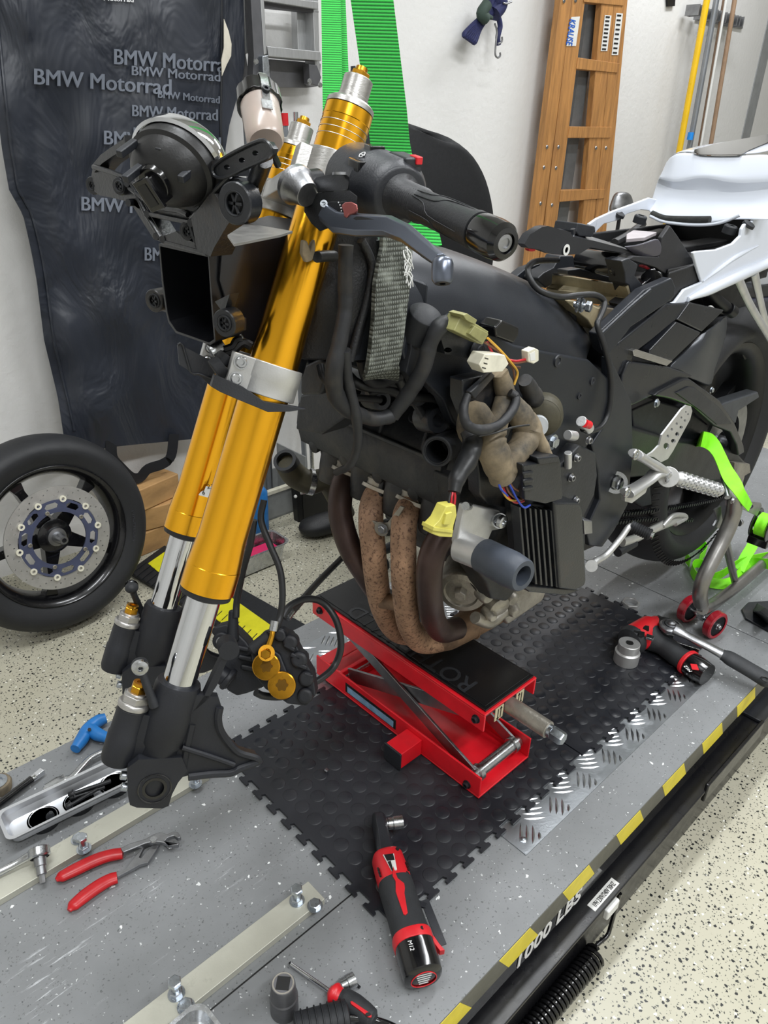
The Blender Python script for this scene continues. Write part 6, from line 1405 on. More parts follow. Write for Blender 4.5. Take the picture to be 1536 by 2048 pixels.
b = MB(); b.tube([DV(1380, 1327, .026), DV(1398, 1339, .026), DV(1415, 1350, .026)], [.0245, .025, .023], 24, n=3, flat=(1, 1.1)); bb_ = b.build('battery', K['blackgloss'], dv, .001)
b = MB(); c = DV(1389, 1334, .052); b.box(c, (.013, .017, .0015), RZ(-.9)); b.build('battery_label', K['redplastic'], bb_)
b = MB(); addtext(b, 'M12', .011, DV(1385, 1343, .0535), V((.45, .9, 0)), V((-.9, .45, 0)), ext=.0003, bold=0); b.build('battery_print', K['inkwhite'], bb_)
for px, py in ((1274, 1262), (1283, 1268), (1292, 1256)):
    b = MB(); b.box(DV(px, py, .068), (.014, .012, .004), RZ(.5)); b.build('vent_slot', K['ink'], md)
b = MB(); b.box(DV(1300, 1275, .062), (.014, .016, .006), RZ(.3)); b.build('belt_clip', K['steel'], md, .001)
b = MB(); b.bar(DV(1350, 1288, .034), DV(1398, 1304, .034), .004, .014, up=uz); b.build('side_clip', K['steel'], dv, .001)

# long ratchet wrench with hex bit socket
wr_ = thing('ratchet_wrench', 'long silver ratchet wrench with dark handle and chrome hex socket at right edge', 'wrench', tuple(T(1345, 1262, 0)))
h0 = T(1343, 1250, .075)
b = MB(); b.lathe(h0, (0, 0, 1), [(-.012, .014), (-.010, .0235), (-.002, .0245), (0, .021), (.002, .020), (.003, .009), (.007, .008), (.009, .004), (.009, 0)], 36, cap=False)
hh = [T(1350, 1258, .075), T(1375, 1272, .070), T(1410, 1290, .062), T(1447, 1310, .050)]
b.tube(hh, [.014, .0095, .0100, .0115], 18, n=5, flat=(.75, 1.1), up=uz); b.build('wrench_head', K['dullsteel'], wr_)
b = MB(); b.torus(h0+uz*.003, uz, .0145, .0012, 32, 6); b.build('dial_ring', K['satinblack'], wr_)
b = MB(); hx_ = h0-uz*.012+V((.016, .018, 0)); b.lathe(hx_, (0, 0, -1), [(0, .013), (.001, .0135), (.002, .026), (.005, .028), (.03, .028), (.032, .022), (.062, .022)], 36); b.hexa(hx_-uz*.028, (0, 0, 1), .0335, .022); b.build('hex_socket', K['chrome'], wr_, .0006)
b = MB(); b.tube([T(1444, 1309, .050), T(1462, 1318, .047), T(1500, 1340, .042), T(1530, 1358, .036), T(1545, 1366, .034)], [.0125, .0165, .0165, .0175, .012], 20, n=5, flat=(.8, 1.15), up=uz); hd_ = b.build('wrench_handle', K['darkgrip'], wr_)
b = MB(); b.torus(T(1530, 1358, .049), uz, .007, .0014, 24, 6); b.build('hang_hole', K['ink'], hd_)
# big socket and hex nut
t = thing('hex_socket', 'large chrome socket standing on the studded mat beside the impact driver', 'socket', tuple(T(1251, 1322, MT)))
o = T(1251, 1322, MT); b = MB(); b.lathe(o, uz, [(0, .022), (0, .0255), (.026, .0258), (.029, .0225), (.047, .0220), (.048, .021), (.048, .008), (.02, .008), (.02, 0)], 44, cap=False); b.build('socket_body', K['silver'], t)
b = MB(); b.box(o+uz*.0481, (.012, .012, .0008), RZ(.5)); b.build('square_drive', K['ink'], t)
t = thing('hex_nut', 'wide silver ring nut lying alone on the deck near the seam', 'nut', tuple(T(1261, 1210, 0)))
o = T(1261, 1212, 0)
b = MB(); ring6 = [o+V((.0215*math.cos(a*PI/3+.2), .0215*math.sin(a*PI/3+.2), .0)) for a in range(6)]; b.prism(ring6, uz*.012, 0, [[o+V((.0145*math.cos(a*PI/12), .0145*math.sin(a*PI/12), 0)) for a in range(24)]]); b.build('nut_body', K['silver'], t, .001)
# pliers
pl_ = thing('slip_joint_pliers', 'slip-joint pliers with red dipped handles lying open on the deck', 'pliers', tuple(T(300, 1700, 0)))
zq = lambda L, h, sc=3.84, ox=0, oy=1540: [T(ox+x/sc, oy+y/sc, h) for x, y in L]
b = MB(); b.tube(zq([(430, 845), (480, 815), (600, 755), (740, 690), (850, 655), (945, 640)], .009), [.003, .0075, .0085, .0085, .0080, .0075], 16, n=5, flat=(.8, 1.25), up=uz); b.build('handle_sleeve', K['redrubber'], pl_)
b = MB(); b.tube(zq([(530, 1080), (570, 1035), (660, 960), (760, 890), (840, 845), (900, 825)], .009), [.003, .0075, .0085, .0085, .0080, .0075], 16, n=5, flat=(.8, 1.25), up=uz); b.build('handle_sleeve', K['redrubber'], pl_)
b = MB(); b.prism(zq([(930, 625), (1000, 590), (1120, 555), (1180, 520), (1240, 500), (1290, 520), (1330, 495), (1370, 500), (1395, 540), (1370, 550), (1340, 530), (1290, 545), (1270, 570), (1300, 600), (1360, 590), (1380, 570), (1375, 600), (1330, 605), (1240, 580), (1190, 575), (1120, 590), (1000, 640), (950, 660)], .010), uz*.008); b.build('upper_jaw', K['dullsteel'], pl_, .0015)
b = MB(); b.prism(zq([(890, 815), (980, 770), (1030, 700), (1100, 620), (1150, 580), (1230, 580), (1200, 640), (1140, 730), (1080, 745), (1000, 790), (905, 840)], .004), uz*.006, 0, [zq([(1070, 690), (1110, 610), (1150, 590), (1170, 600), (1130, 650), (1085, 700)], .004)]); b.build('lower_jaw', K['dullsteel'], pl_, .0012)
b = MB(); b.lathe(T(1180/3.84, 1540+535/3.84, .017), uz, [(0, .006), (.002, .005), (.002, 0)], 20); b.build('pivot_rivet', K['steel'], pl_)
# blue T-handle
th = thing('t_handle_key', 'blue plastic T-handle hex key lying on the deck edge behind the fork foot', 'hex key', tuple(T(180, 1468, 0)))
b = MB(); cq = lambda L, h: [T(x/3.072, 1420+y/3.072, h) for x, y in L]
b.tube(cq([(462, 240), (500, 185), (540, 120), (600, 70), (650, 50)], .014), [.009, .0115, .012, .0115, .0095], 18, n=5); b.tube(cq([(545, 115), (600, 150), (645, 165), (672, 175)], .014), [.012, .0115, .0095, .0085], 18, n=4); b.build('t_handle', K['blue'], th)
b = MB(); b.cyl(*cq([(665, 175), (760, 205)], .013), .0028); b.build('hex_shaft', K['chrome'], th)
b = MB(); b.cyl(T(549/3.072, 1420+120/3.072, .0255), T(549/3.072, 1420+120/3.072, .027), .003); b.build('hanging_hole', K['ink'], th)
# extension bar + knob at left edge
t = thing('extension_bar', 'black extension bar with chrome square end at the left edge', 'extension bar', tuple(T(40, 1570, 0)))
b = MB(); b.cyl(*cq([(-60, 620), (195, 425)], .011), .0065); b.build('bar_shaft', K['blackgloss'], t)
b = MB(); b.cyl(*cq([(185, 432), (220, 408)], .011), .0062); b.bar(*cq([(218, 410), (265, 372)], .011), .010, .010); b.build('square_end', K['chrome'], t, .001)
t = thing('hose_reel_cap', 'small steel disc with rubber rim at the left edge of the deck', 'cap', tuple(T(2, 1575, 0)))
o = T(-2, 1578, .0); b = MB(); b.lathe(o, uz, [(0, .020), (.012, .022), (.016, .020), (.016, .016)], 30, cap=False); b.build('rubber_rim', K['tape'], t)
b = MB(); b.lathe(o, uz, [(.004, .0165), (.018, .0160), (.019, .009), (.016, .008), (.016, 0)], 30); b.build('steel_disc', K['zinc'], t)
# magnetic tray with bolts
tray = thing('magnetic_tray', 'long polished steel parts tray holding bolts under the fork foot', 'tray', tuple(T(130, 1600, 0)))
def traymesh(corn, h0, h1, slope, lip, mat_, parent, name, rr=.012, cut=None):
    # corn: 4 world xy corners in order
    def rounded(ins, z, r):
        c = sum(corn, V((0, 0, 0)))/4; P = []
        for i in range(4):
            p = corn[i]; e1 = (corn[i-1]-p).normalized(); e2 = (corn[(i+1) % 4]-p).normalized(); q = p+(e1+e2)*ins
            for k in range(7):
                a = k/6*PI/2; P.append(V((0, 0, 0))+q+e1*(r-r*math.sin(a))+e2*(r-r*math.cos(a)))
        return [V((p.x, p.y, z)) for p in P]
    b = MB(); R_ = [rounded(0, h1, rr), rounded(-.001, h1+.0015, rr), rounded(lip, h1+.0008, rr), rounded(slope, h0+.003, rr), rounded(slope+.004, h0+.001, rr)]
    b.loft(R_+[rounded(slope+.003, h0, rr), rounded(lip-.001, h1-.001, rr), rounded(0, h1-.0005, rr)], cap=False)
    m = R_[-1]; b.add(m, [tuple(range(len(m)))]); m2 = [p-V((0, 0, .0008)) for p in m]; b.add(m2, [tuple(range(len(m2)))[::-1]])
    return b.build(name, mat_, parent, sharp=16)
tc = [T(p[0]/3.84, 1540+p[1]/3.84, .030) for p in ((70, 552), (0, 400), (760, -60), (1010, 70))]
# square the corners: use the long edge and a fixed width
A_ = T(16, 1684, .030); Bq = T(262, 1563, .030); e = (Bq-A_).normalized(); nrm = V((-e.y, e.x, 0)); Wd = .066
ext = Bq+e*.015
traymesh([A_, ext, ext+nrm*Wd, A_+nrm*Wd], ZP+.008, ZP+.030, .008, .004, K['traysteel'], tray, 'tray_shell')
for k in (.28, .55, .84):
    b = MB(); c = lerp(A_, ext, k)+nrm*Wd/2; b.cyl(V((c.x, c.y, ZP+.0002)), V((c.x, c.y, ZP+.009)), .024); b.build('magnet_foot', K['rubber'], tray)
    b = MB(); b.torus(V((c.x, c.y, ZP+.0095)), uz, .021, .0006, 36, 6); b.build('embossed_ring', K['steel'], tray)
def bolt_thing(p, q, r, hr, lab, m='satinblack', grp=None):
    p = V(p); q = V(q); d = (q-p).normalized(); t = thing('bolt', lab, 'bolt', tuple(p), grp); b = MB()
    b.lathe(p, d, [(-.001, hr*1.25), (.001, hr*1.25)], 20); b.socketbolt(p, -d, hr, .008); b.build('bolt_head', K[m], t)
    b = MB(); pr = []; L_ = (q-p).length
    pr = [(0, r), (L_*.45, r)]+[(L_*.45+i*L_*.55/16, r*(1 if i % 2 else .86)) for i in range(17)]; b.lathe(p, d, pr, 14); b.build('bolt_shank', K[m], t)
hb_ = .018
bolt_thing(T(147, 1588, hb_), T(222, 1562, hb_+.002), .0038, .0062, 'black flanged bolt lying uppermost in the parts tray')
bolt_thing(T(142, 1610, hb_-.002), T(196, 1578, hb_), .0035, .0062, 'black flanged bolt lying lower in the parts tray beside the tray wall')
bolt_thing(T(150, 1594, hb_-.004), T(210, 1574, hb_-.004), .0035, .0060, 'black bolt half hidden between the other two bolts in the tray')
t = thing('rubber_plug', 'small black conical plug alone at the left end of the tray', 'plug', tuple(T(100, 1632, .010))); o = T(100, 1634, .010); b = MB(); b.lathe(o, uz+RR*.3, [(0, .0062), (.004, .0062), (.011, .0030)], 16); b.build('plug_body', K['rubber'], t)
# spanner behind tray
t = thing('ring_spanner', 'polished offset spanner lying behind the parts tray', 'spanner', tuple(T(150, 1540, 0)))
b = MB(); b.tube(cq([(270, 495), (300, 480), (360, 445), (400, 420)], .012), [.006, .0095, .0105, .008], 16, n=5, flat=(.6, 1.2), up=uz); b.tube(cq([(400, 425), (440, 415), (500, 350), (560, 290), (650, 245)], .014), [.0055, .0055, .0048, .0045, .0042], 14, n=5, flat=(.8, 1.2), up=uz); b.build('spanner_shank', K['steel'], t)
t = thing('small_socket', 'small chrome socket on the deck between clamp rail and fork foot', 'socket', tuple(T(425, 1530, 0)))
b = MB(); b.pipe(T(405, 1528, .0085), T(436, 1536, .0085), .0085, .0060); b.build('socket_body', K['steel'], t)
# ratchet with bit holder at left
t = thing('pocket_ratchet', 'silver ratchet with a bit adapter lying over the clamp rail at left', 'ratchet', tuple(T(60, 1715, .012)))
o = T(79, 1710, .030); dn = T(84, 1752, .016)
b = MB(); axr = (dn-o).normalized()
b.lathe(o, axr, [(-.012, .0), (-.012, .010), (-.009, .0150), (.002, .0155), (.004, .013)], 30, cap=False); b.tube([o+axr*-.004, T(58, 1712, .026), T(30, 1728, .022), T(-15, 1750, .020)], [.010, .006, .0048, .0055], 14, n=5); rb_ = b.build('ratchet_body', K['steel'], t)
b = MB()
for i in range(24): a = i*PI/12; x_, y_, z_9 = basis(axr); b.box(o+axr*-.010+(x_*math.cos(a)+y_*math.sin(a))*.0125, (.002, .002, .003))
b.build('thumb_wheel', K['dullsteel'], rb_)['kind'] = 'stuff'
b = MB(); b.lathe(o, axr, [(.003, .0092), (.016, .0085), (.017, .0072), (.028, .0068), (.0285, .0042)], 24); b.hexa(o+axr*.027, axr, .0045, .013); b.build('bit_adapter', K['dullsteel'], t)
# tall impact socket, screwdriver, bit socket, handpiece, corner tray
t = thing('impact_socket', 'tall matt grey socket with square drive standing near the bottom edge', 'socket', tuple(T(570, 2020, 0)))
o = T(569, 2019, 0); b = MB(); b.lathe(o, uz, [(0, .0170), (.001, .0178), (.030, .0178), (.032, .0165), (.054, .0150), (.056, .0142), (.056, .0)], 44); sb = b.build('socket_body', mat('matt_grey_steel', '#77777a', .5, .8, .08, 60), t, sharp=25)
b = MB(); b.box(o+uz*.0561, (.0165, .0165, .0006), RZ(.75)); b.build('square_drive', K['ink'], sb)
b = MB(); b.pipe(o+uz*.0555, o+uz*.0565, .0135, .0118); b.build('ground_face', K['castalu'], sb)
sd_ = thing('screwdriver', 'flat screwdriver with red and black handle near the bottom edge', 'screwdriver', tuple(T(680, 1990, 0)))
s8 = lambda x, y, h: T(540+x/5.908, 1920+y/5.908, h)
b = MB(); b.cyl(s8(250, 50, .004), s8(740, 390, .013), .0027); b.prism([s8(250, 30, .004), s8(300, 70, .005), s8(320, 105, .005), s8(240, 55, .003)], uz*.0018); b.build('blade_shaft', K['chrome'], sd_)
b = MB(); b.prism([s8(222, 40, .003), s8(240, 22, .003), s8(262, 40, .003), s8(245, 62, .003)], uz*.0015); b.build('blade_tip', K['satinblack'], sd_)
b = MB(); b.tube([s8(720, 375, .014), s8(760, 400, .015), s8(800, 425, .015), s8(840, 450, .015)], [.008, .0135, .0115, .0105], 22, n=5); b.build('handle_collar', K['redplastic'], sd_)
b = MB(); b.tube([s8(825, 440, .015), s8(900, 480, .015), s8(1000, 550, .015), s8(1100, 625, .015), s8(1190, 690, .015), s8(1230, 720, .015)], [.0105, .0135, .0145, .014, .0125, .008], 24, n=5); hg = b.build('handle_grip', K['darkgrip'], sd_)
b = MB(); b.prism([s8(x, y, .0300) for x, y in ((945, 490), (970, 480), (1060, 540), (1150, 600), (1200, 645), (1200, 670), (1165, 670), (1060, 590), (960, 520))], uz*-.003); b.build('red_inlay', K['redplastic'], hg, .0008)
b = MB(); b.prism([s8(1160+28*math.cos(a*PI/6)*1.2, 640+22*math.sin(a*PI/6), .0304) for a in range(12)], uz*-.001); b.build('hanging_hole', K['ink'], hg)
t = thing('bit_socket', 'small chrome bit socket lying against the red screwdriver collar', 'socket', tuple(T(700, 1965, 0)))
b = MB(); p0, p1 = s8(840, 310, .009), s8(1000, 225, .009); d_ = p1-p0; LL = d_.length; b.lathe(p0, d_, [(0, .0085), (LL*.4, .0085), (LL*.42, .0080), (LL*.44, .0095), (LL*.98, .0095), (LL, .0085)], 28); b.build('socket_body', K['steel'], t)
b = MB(); b.bar(s8(800, 330, .009), p0, .0055, .0055); b.build('square_drive', K['dullsteel'], t)
b = MB(); b.tube([s8(1005, 270, .004), s8(1040, 305, .002), s8(1062, 325, .002)], .0018, 8); b.build('hex_bit', K['satinblack'], t)
t = thing('cable_handpiece', 'black ribbed rubber handpiece with its cable at the bottom edge', 'handpiece', tuple(T(640, 2045, 0)))
b = MB(); p0, p1 = s8(930, 680, .022), s8(300, 850, .022); d_ = p1-p0; LL = d_.length; pr = [(0, .016), (.003, .020)]
for i in range(8): pr += [(LL*(i+.2)/8, .0205), (LL*(i+.72)/8, .0205), (LL*(i+.78)/8, .0225), (LL*(i+.92)/8, .0225), (LL*(i+.98)/8, .0205)]
b.lathe(p0, d_, pr, 32); b.build('ribbed_grip', K['rubber'], t)
b = MB(); b.tube([s8(920, 685, .022), s8(1050, 690, .018), s8(1200, 700, .008), s8(1400, 760, .005), s8(1550, 840, .005)], .0042, 12); b.build('cable', K['blackgloss'], t)
t = thing('parts_tray', 'small stainless tray with raised panel at the bottom edge over the rail', 'tray', tuple(T(390, 2040, .02)))
A_ = T(352, 2050, .045); Bq = T(400, 1998, .045); Cq = T(440, 2050, .045); e = (Cq-Bq).normalized(); e2 = V((e.y, -e.x, 0)); e2 = e2 if (A_-Bq).dot(e2) > 0 else -e2
traymesh([Bq, Bq+e*.16, Bq+e*.16+e2*.11, Bq+e2*.11], ZP+.020, ZP+.045, .012, .004, K['steel'], t, 'tray_shell', .018)
b = MB(); q = Bq+e*.045+e2*.035; b.loft([[q+e*x+e2*y+uz*(h-.045) for x, y in ((-s, -s), (.07+s, -s), (.07+s, .05+s), (-s, .05+s))] for s, h in ((.002, .0205), (0, .026))]); b.build('raised_panel', K['steel'], t, .002)
# coiled mains cable plugged to the lift frame
cab = thing('coiled_cable', 'glossy black coiled cable hanging from the lift frame onto the floor', 'cable', tuple(Z(1150, 1960, 0)))
b = MB(); st_ = Z(1192, 1908, .022); en = Z(985, 2150, .022); x_, y_, z_5 = basis(en-st_); LL = (en-st_).length; N = int(LL/.0088); P = []
for i in range(N*12+1): a = i*2*PI/12; P.append(st_+z_5*(LL*i/(N*12))+x_*math.cos(a)*.0165+y_*math.sin(a)*.0165)
b.tube(P, .0037, 8, n=1); b.build('cable_coil', K['blackgloss'], cab)
b = MB(); b.tube([V((Y(1216, 1828, .3).x, .290, .13)), Z(1222, 1850, .05), Z(1214, 1872, .035), Z(1194, 1890, .030), Z(1190, 1900, .03), st_+x_*.0165], .0036, 10); b.build('cable_lead', K['blackgloss'], cab)
b = MB(); b.box((Y(1217, 1826, .288).x, .286, .128), (.035, .010, .022)); b.build('cable_clip', K['paper'], cab, .003)
b = MB(); b.tube([T(488/3.072, 1420+1105/3.072, .001), T(500/3.072, 1420+1120/3.072, .004), T(512/3.072, 1420+1140/3.072, .001)], .0006, 6); o = b.build('wire_offcut', K['dullsteel']); tag(o, 'tiny curved wire offcut on the deck by the pliers handle', 'wire')
b = MB(); b.box(T(653, 1540, MT+.004), (.008, .006, .003), euler(.3, .4, .5)); o = b.build('metal_chip', K['dullsteel'], None, .0006); tag(o, 'tiny bent metal scrap on the studded mat', 'scrap')
# ================================================================ things along the back wall
BY = 2.03
def fold(px, py):
    v = .020*math.sin(px*.021+py*.004)+.012*math.sin((px-py*.55)*.045)+.010*math.sin((px*.5+py)*.035+1)*math.exp(-((px-190)/160)**2)
    v += .018*math.exp(-((px-(60+py*.13))/22)**2)
    return v*(.55 if py > 560 else .30+.25*max(0, (py-430)/130) if px > 60 else .6)
def bs(px, py): return Y(px, py, BY-fold(px, py))
def interp(tab, y):
    if y <= tab[0][0]: return tab[0][1]
    for (a, p), (c, q) in zip(tab, tab[1:]):
        if y <= c: return p+(q-p)*(y-a)/(c-a)
    return tab[-1][1]
LE = [(-120, -60), (0, -28), (200, -8), (300, 4), (380, 18), (430, 46), (500, 62), (560, 73), (680, 88), (780, 112), (850, 128), (905, 135), (930, 140)]
RE = [(-120, 487), (0, 486), (120, 489), (150, 486), (250, 458), (300, 450), (450, 446), (600, 444), (870, 440), (930, 440)]
cover_t = thing('garment_cover', 'large black fabric cover printed with grey lettering hanging on the wall', 'cover', (.6, BY, .25))
b = MB(); g = []
NR, NC = 70, 44
for i in range(NR+1):
    py0 = -120+i*(1000/NR); row = []
    for j in range(NC+1):
        u = j/NC; px = LE_ = interp(LE, py0)+(interp(RE, py0)-interp(LE, py0))*u
        py = py0
        if i == NR or py0 > 800:
            k = (py0-800)/80; bt = 915-(u*75 if u < .28 else 21+(u-.28)*30)+(18*math.exp(-((u-.04)/.05)**2)); py = 800+(bt-800)*k
        row.append(bs(px, py))
    g.append(row)
cm, nt, bsd = newmat('black_nylon_cover'); co = coords(nt); c = ramp(nt, noise(nt, co, 4), [(.3, rgb('#20242c')), (.7, rgb('#2b2f39'))]); nt.links.new(c, bsd.inputs['Base Color']); bsd.inputs['Roughness'].default_value = .42
bumpn(nt, noise(nt, coords(nt, (1, 1, .55), (0, .5, 0)), 7, 4, .5, .8), .75, .04, bsd)
b.sheet(g, .002); b.build('fabric_panel', cm, cover_t, sharp=80)
b = MB(); b.tube([bs(interp(LE, y)+18, y)+V((0, -.004, 0)) for y in range(-60, 880, 40)], .004, 8, n=2); b.build('side_seam', cm, cover_t)
b = MB(); b.tube([bs(x, y)+V((0, -.003, 0)) for x, y in ((441, -60), (442, 60), (441, 160), (440, 260), (446, 320))], .004, 8); b.build('zip', K['mattblack'], cover_t)
b = MB(); b.prism([Y(x, y, BY-.012) for x, y in ((447, 38), (456, 62), (462, 88), (461, 112), (452, 130), (443, 152), (442, 120), (447, 95))], V((0, -.003, 0))); b.build('lining', mat('cream_lining', '#cdc6b6', .7), cover_t)
lt = mat('grey_print', '#6b717c', .6, 0, .05, 20)
for body_, x0, y0, x1, y1, ch, clip in (('BMW Motorrad', 222, 128, 462, 146, 31, 442), ('BMW Motorrad', 258, 150, 436, 163, 19, 999), ('BMW Motorrad', 62, 168, 338, 190, 32, 999), ('BMW Motorrad', 311, 195, 435, 207, 15, 999), ('BMW Motorrad', 259, 232, 431, 241, 23, 999), ('BMW Motorrad', 262, 272, 412, 284, 18, 999), ('BMW Motorrad', 202, 288, 437, 302, 28, 999), ('BMW Motorrad', 157, 420, 395, 432, 28, 999), ('BMW Motorrad', 284, 520, 470, 528, 27, 440), ('Motorrad', 203, 1, 263, 5, 11, 999)):
    vs, fs = textmesh(body_, 100, 0, 0); w = max(v.x for v in vs); ux = ((x1-x0)/w, (y1-y0)/w); k = ch/70.0
    pts = []
    for v in vs: pts.append(bs(x0+v.x*ux[0], y0+v.x*ux[1]-v.y*k)+V((0, -.009, 0)))
    keep = [f for f in fs if all(x0+vs[i].x*ux[0] < clip for i in f)]
    b = MB()
    for q_ in (0, 1, 2): b.add([p+V((.0011*q_*ch/28, -.0003*q_, 0)) for p in pts], keep)
    b.build('printed_lettering', lt if body_ != 'Motorrad' else K['inkwhite'], cover_t)
b = MB(); b.ribbon([Y(x, y, BY-.01) for x, y in ((222, 880), (224, 915), (240, 935), (262, 955), (280, 955), (296, 938), (325, 928), (342, 912), (348, 868))], .034, .003, [V((1, 0, .2)), V((1, 0, .1)), V((.6, 0, .8)), V((.3, 0, 1)), V((0, 0, 1)), V((.2, 0, 1)), V((.3, 0, 1)), V((.8, 0, .5)), V((1, 0, 0))], n=4); b.build('carry_handle', K['mattblack'], cover_t)

# front wheel leaning on the wall
WC = Z(100, 1067, .266); lean = math.radians(9); wn_ = V((.06, -math.cos(lean), math.sin(lean))).normalized()
whl = thing('front_wheel', 'black motorcycle front wheel with drilled brake disc leaning on the wall', 'wheel', (WC.x, WC.y, 0))
R0_ = .264
ft = tyre(WC, -wn_, R0_, .120, 'front_tyre', whl, K['tyre'], .180)
b = MB(); b.lathe(WC, wn_, [(.044, .181), (.048, .190), (.051, .187), (.046, .178), (.034, .170), (.02, .163), (-.03, .163), (-.044, .181)], 80, cap=False)
X_, Y_, Z_ = basis(wn_)
for i in range(5):
    a = 2*PI*i/5+1.62; d = X_*math.cos(a)+Y_*math.sin(a)
    b.loft([[WC+d*r+wn_*o1+ (wn_.cross(d))*w for o1, w in ((.020, -wd), (.020, wd), (-.012, wd), (-.012, -wd))] for r, wd in ((.03, .022), (.10, .012), (.14, .011), (.168, .018))])
b.lathe(WC, wn_, [(-.03, .045), (.03, .045), (.035, .03)], 36); b.build('front_rim', mat('rim_gloss_black', '#121215', .25, .3, .1, 20, coat=.4), ft, .0015)
def holes_ring(r, n, hr, o1, off=0): return [[WC+wn_*o1+(X_*math.cos(2*PI*i/n+off)+Y_*math.sin(2*PI*i/n+off))*r+(X_*math.cos(a*PI/4)+Y_*math.sin(a*PI/4))*hr for a in range(8)] for i in range(n)]
def circ(r, o1, n=72): return [WC+wn_*o1+(X_*math.cos(2*PI*a/n)+Y_*math.sin(2*PI*a/n))*r for a in range(n)]
ds = thing
b = MB(); b.prism(circ(.137, .052), wn_*.0045, 0, [circ(.104, .052)]+holes_ring(.131, 20, .0023, .052)+holes_ring(.122, 20, .0023, .052, .1)+holes_ring(.113, 20, .0023, .052, .2)); disc = b.build('brake_disc', mat('brake_disc_steel', '#bdbbb7', .36, .6, .1, 40, stretch=(1, 1, 1)), whl)
b = MB(); win = []
for i in range(10):
    a0 = 2*PI*i/10; win.append([WC+wn_*.055+(X_*math.cos(a0+da)+Y_*math.sin(a0+da))*r for da, r in ((-.17, .082), (.17, .082), (.2, .090), (.12, .0965), (-.12, .0965), (-.2, .090))])
b.prism(circ(.102, .055), wn_*.004, 0, [circ(.070, .055)]+win); cr = b.build('disc_carrier', mat('blue_grey_carrier', '#5d6380', .4, .6, .1, 40), disc)
for i in range(10):
    a = 2*PI*i/10+PI/10; c = WC+wn_*.058+(X_*math.cos(a)+Y_*math.sin(a))*.104; b = MB(); b.pipe(c, c+wn_*.004, .0085, .0042, 20); b.build('disc_bobbin', K['whiteplastic'], disc)
for i in range(5):
    a = 2*PI*i/5+.2; c = WC+wn_*.058+(X_*math.cos(a)+Y_*math.sin(a))*.076; b = MB(); b.socketbolt(c, wn_, .0055, .005); b.build('disc_bolt', K['castalu'], disc)
b = MB(); b.lathe(WC, wn_, [(.03, .026), (.045, .024), (.046, .015), (.075, .013), (.085, .0105), (.085, .006), (.06, .006), (.06, 0)], 32, cap=False); b.build('wheel_axle', K['dullsteel'], whl)
b = MB()
for txt, a0 in (('MICHELIN', 1.35), ('MICHELIN', 4.5)):
    vs, fs = textmesh(txt, .020, .0003, 0)
    rr_ = .206; p_ = []
    for v in vs:
        a = a0-(v.x-.05)/rr_; d = X_*math.cos(a)+Y_*math.sin(a); p_.append(WC+d*(rr_+v.y)+wn_*(.0575+v.z-.0))
    b.add(p_, fs)
b.build('sidewall_lettering', mat('sidewall_letter', '#33343a', .5), ft)

# timber blocks, ramp, drip tray, clutter on the floor
rn = random.Random(2)
for i, (px, py, z0, ang, lab) in enumerate(((300, 1108, 0, .1, 'rough pine block lowest in the stack beside the front wheel'), (305, 1108, .078, -.12, 'rough pine block in the middle of the stack beside the front wheel'), (300, 1108, .156, .22, 'rough pine block on top of the stack beside the front wheel'))):
    o = Z(px, py, 0); b = MB(); b.box((o.x+.05, o.y+.06, z0+.038), (.17, .10, .0755), RZ(ang)); q = b.build('wood_block', K['roughwood'], None, .004); tag(q, lab, 'block', 'pine blocks stacked by the wall')
rp = thing('cable_ramp', 'low black floor ramp with bright yellow top strip behind the fork', 'ramp', tuple(Z(450, 1230, 0)))
def quadz(L, z): return [Z(x, y, z) for x, y in L]
b = MB(); b.prism(quadz([(258, 1150), (330, 1098), (620, 1262), (545, 1325)], .001), V((0, 0, .016))); b.build('ramp_base', K['rubber'], rp, .004)
b = MB()
for k in range(26):
    t_ = k/25; p = lerp(Z(262, 1148, .018), Z(545, 1322, .018), t_); q = lerp(Z(292, 1125, .018), Z(565, 1300, .018), t_); b.bar(p, q, .003, .004)
b.build('ramp_rib', K['rubber'], rp)['kind'] = 'stuff'
b = MB(); b.prism(quadz([(296, 1128), (332, 1103), (556, 1262), (506, 1299)], .017), V((0, 0, .003))); b.build('ramp_stripe', K['yellow'], rp, .001)
p = Z(583, 1083, .075); y1_ = Z(545, 1057, .075).y
dt = thing('drip_tray', 'stainless tray of pink coolant on the floor under the far side of the engine', 'tray', (p.x-.1, p.y+.05, 0))
traymesh([V((p.x-.30, p.y, 0)), V((p.x, p.y, 0)), V((p.x, y1_, 0)), V((p.x-.30, y1_, 0))], .004, .075, .018, .006, K['steel'], dt, 'tray_shell', .025)
b = MB(); b.bb(p.x-.275, p.x-.025, p.y+.025, y1_-.025, .045, .050); b.build('coolant', K['pink'], dt)
def crate(name, lab, cat, x0, x1, y0, y1, z0, z1, m, bev=.006):
    t = thing(name, lab, cat, ((x0+x1)/2, (y0+y1)/2, z0)); return t
o = Z(590, 1055, 0)
t = thing('radiator', 'black finned radiator standing on the floor behind the header pipes', 'radiator', (o.x+.1, o.y+.2, 0))
b = MB(); f0_ = [Y(x, y, o.y+.02) for x, y in ((590, 962), (598, 1050), (700, 1052), (700, 962))]; b.prism(f0_, V((0, .03, 0))); rf = b.build('radiator_frame', K['satinblack'], t, .004)
b = MB(); f1_ = [Y(x, y, o.y+.018) for x, y in ((605, 985), (608, 1042), (690, 1042), (690, 980))]; b.prism(f1_, V((0, .004, 0))); b.build('radiator_core', K['ink'], rf)
b = MB(); b.ball(Y(591, 993, o.y+.015), .006); b.build('bleed_screw', K['paper'], rf)
b = MB(); rings = []
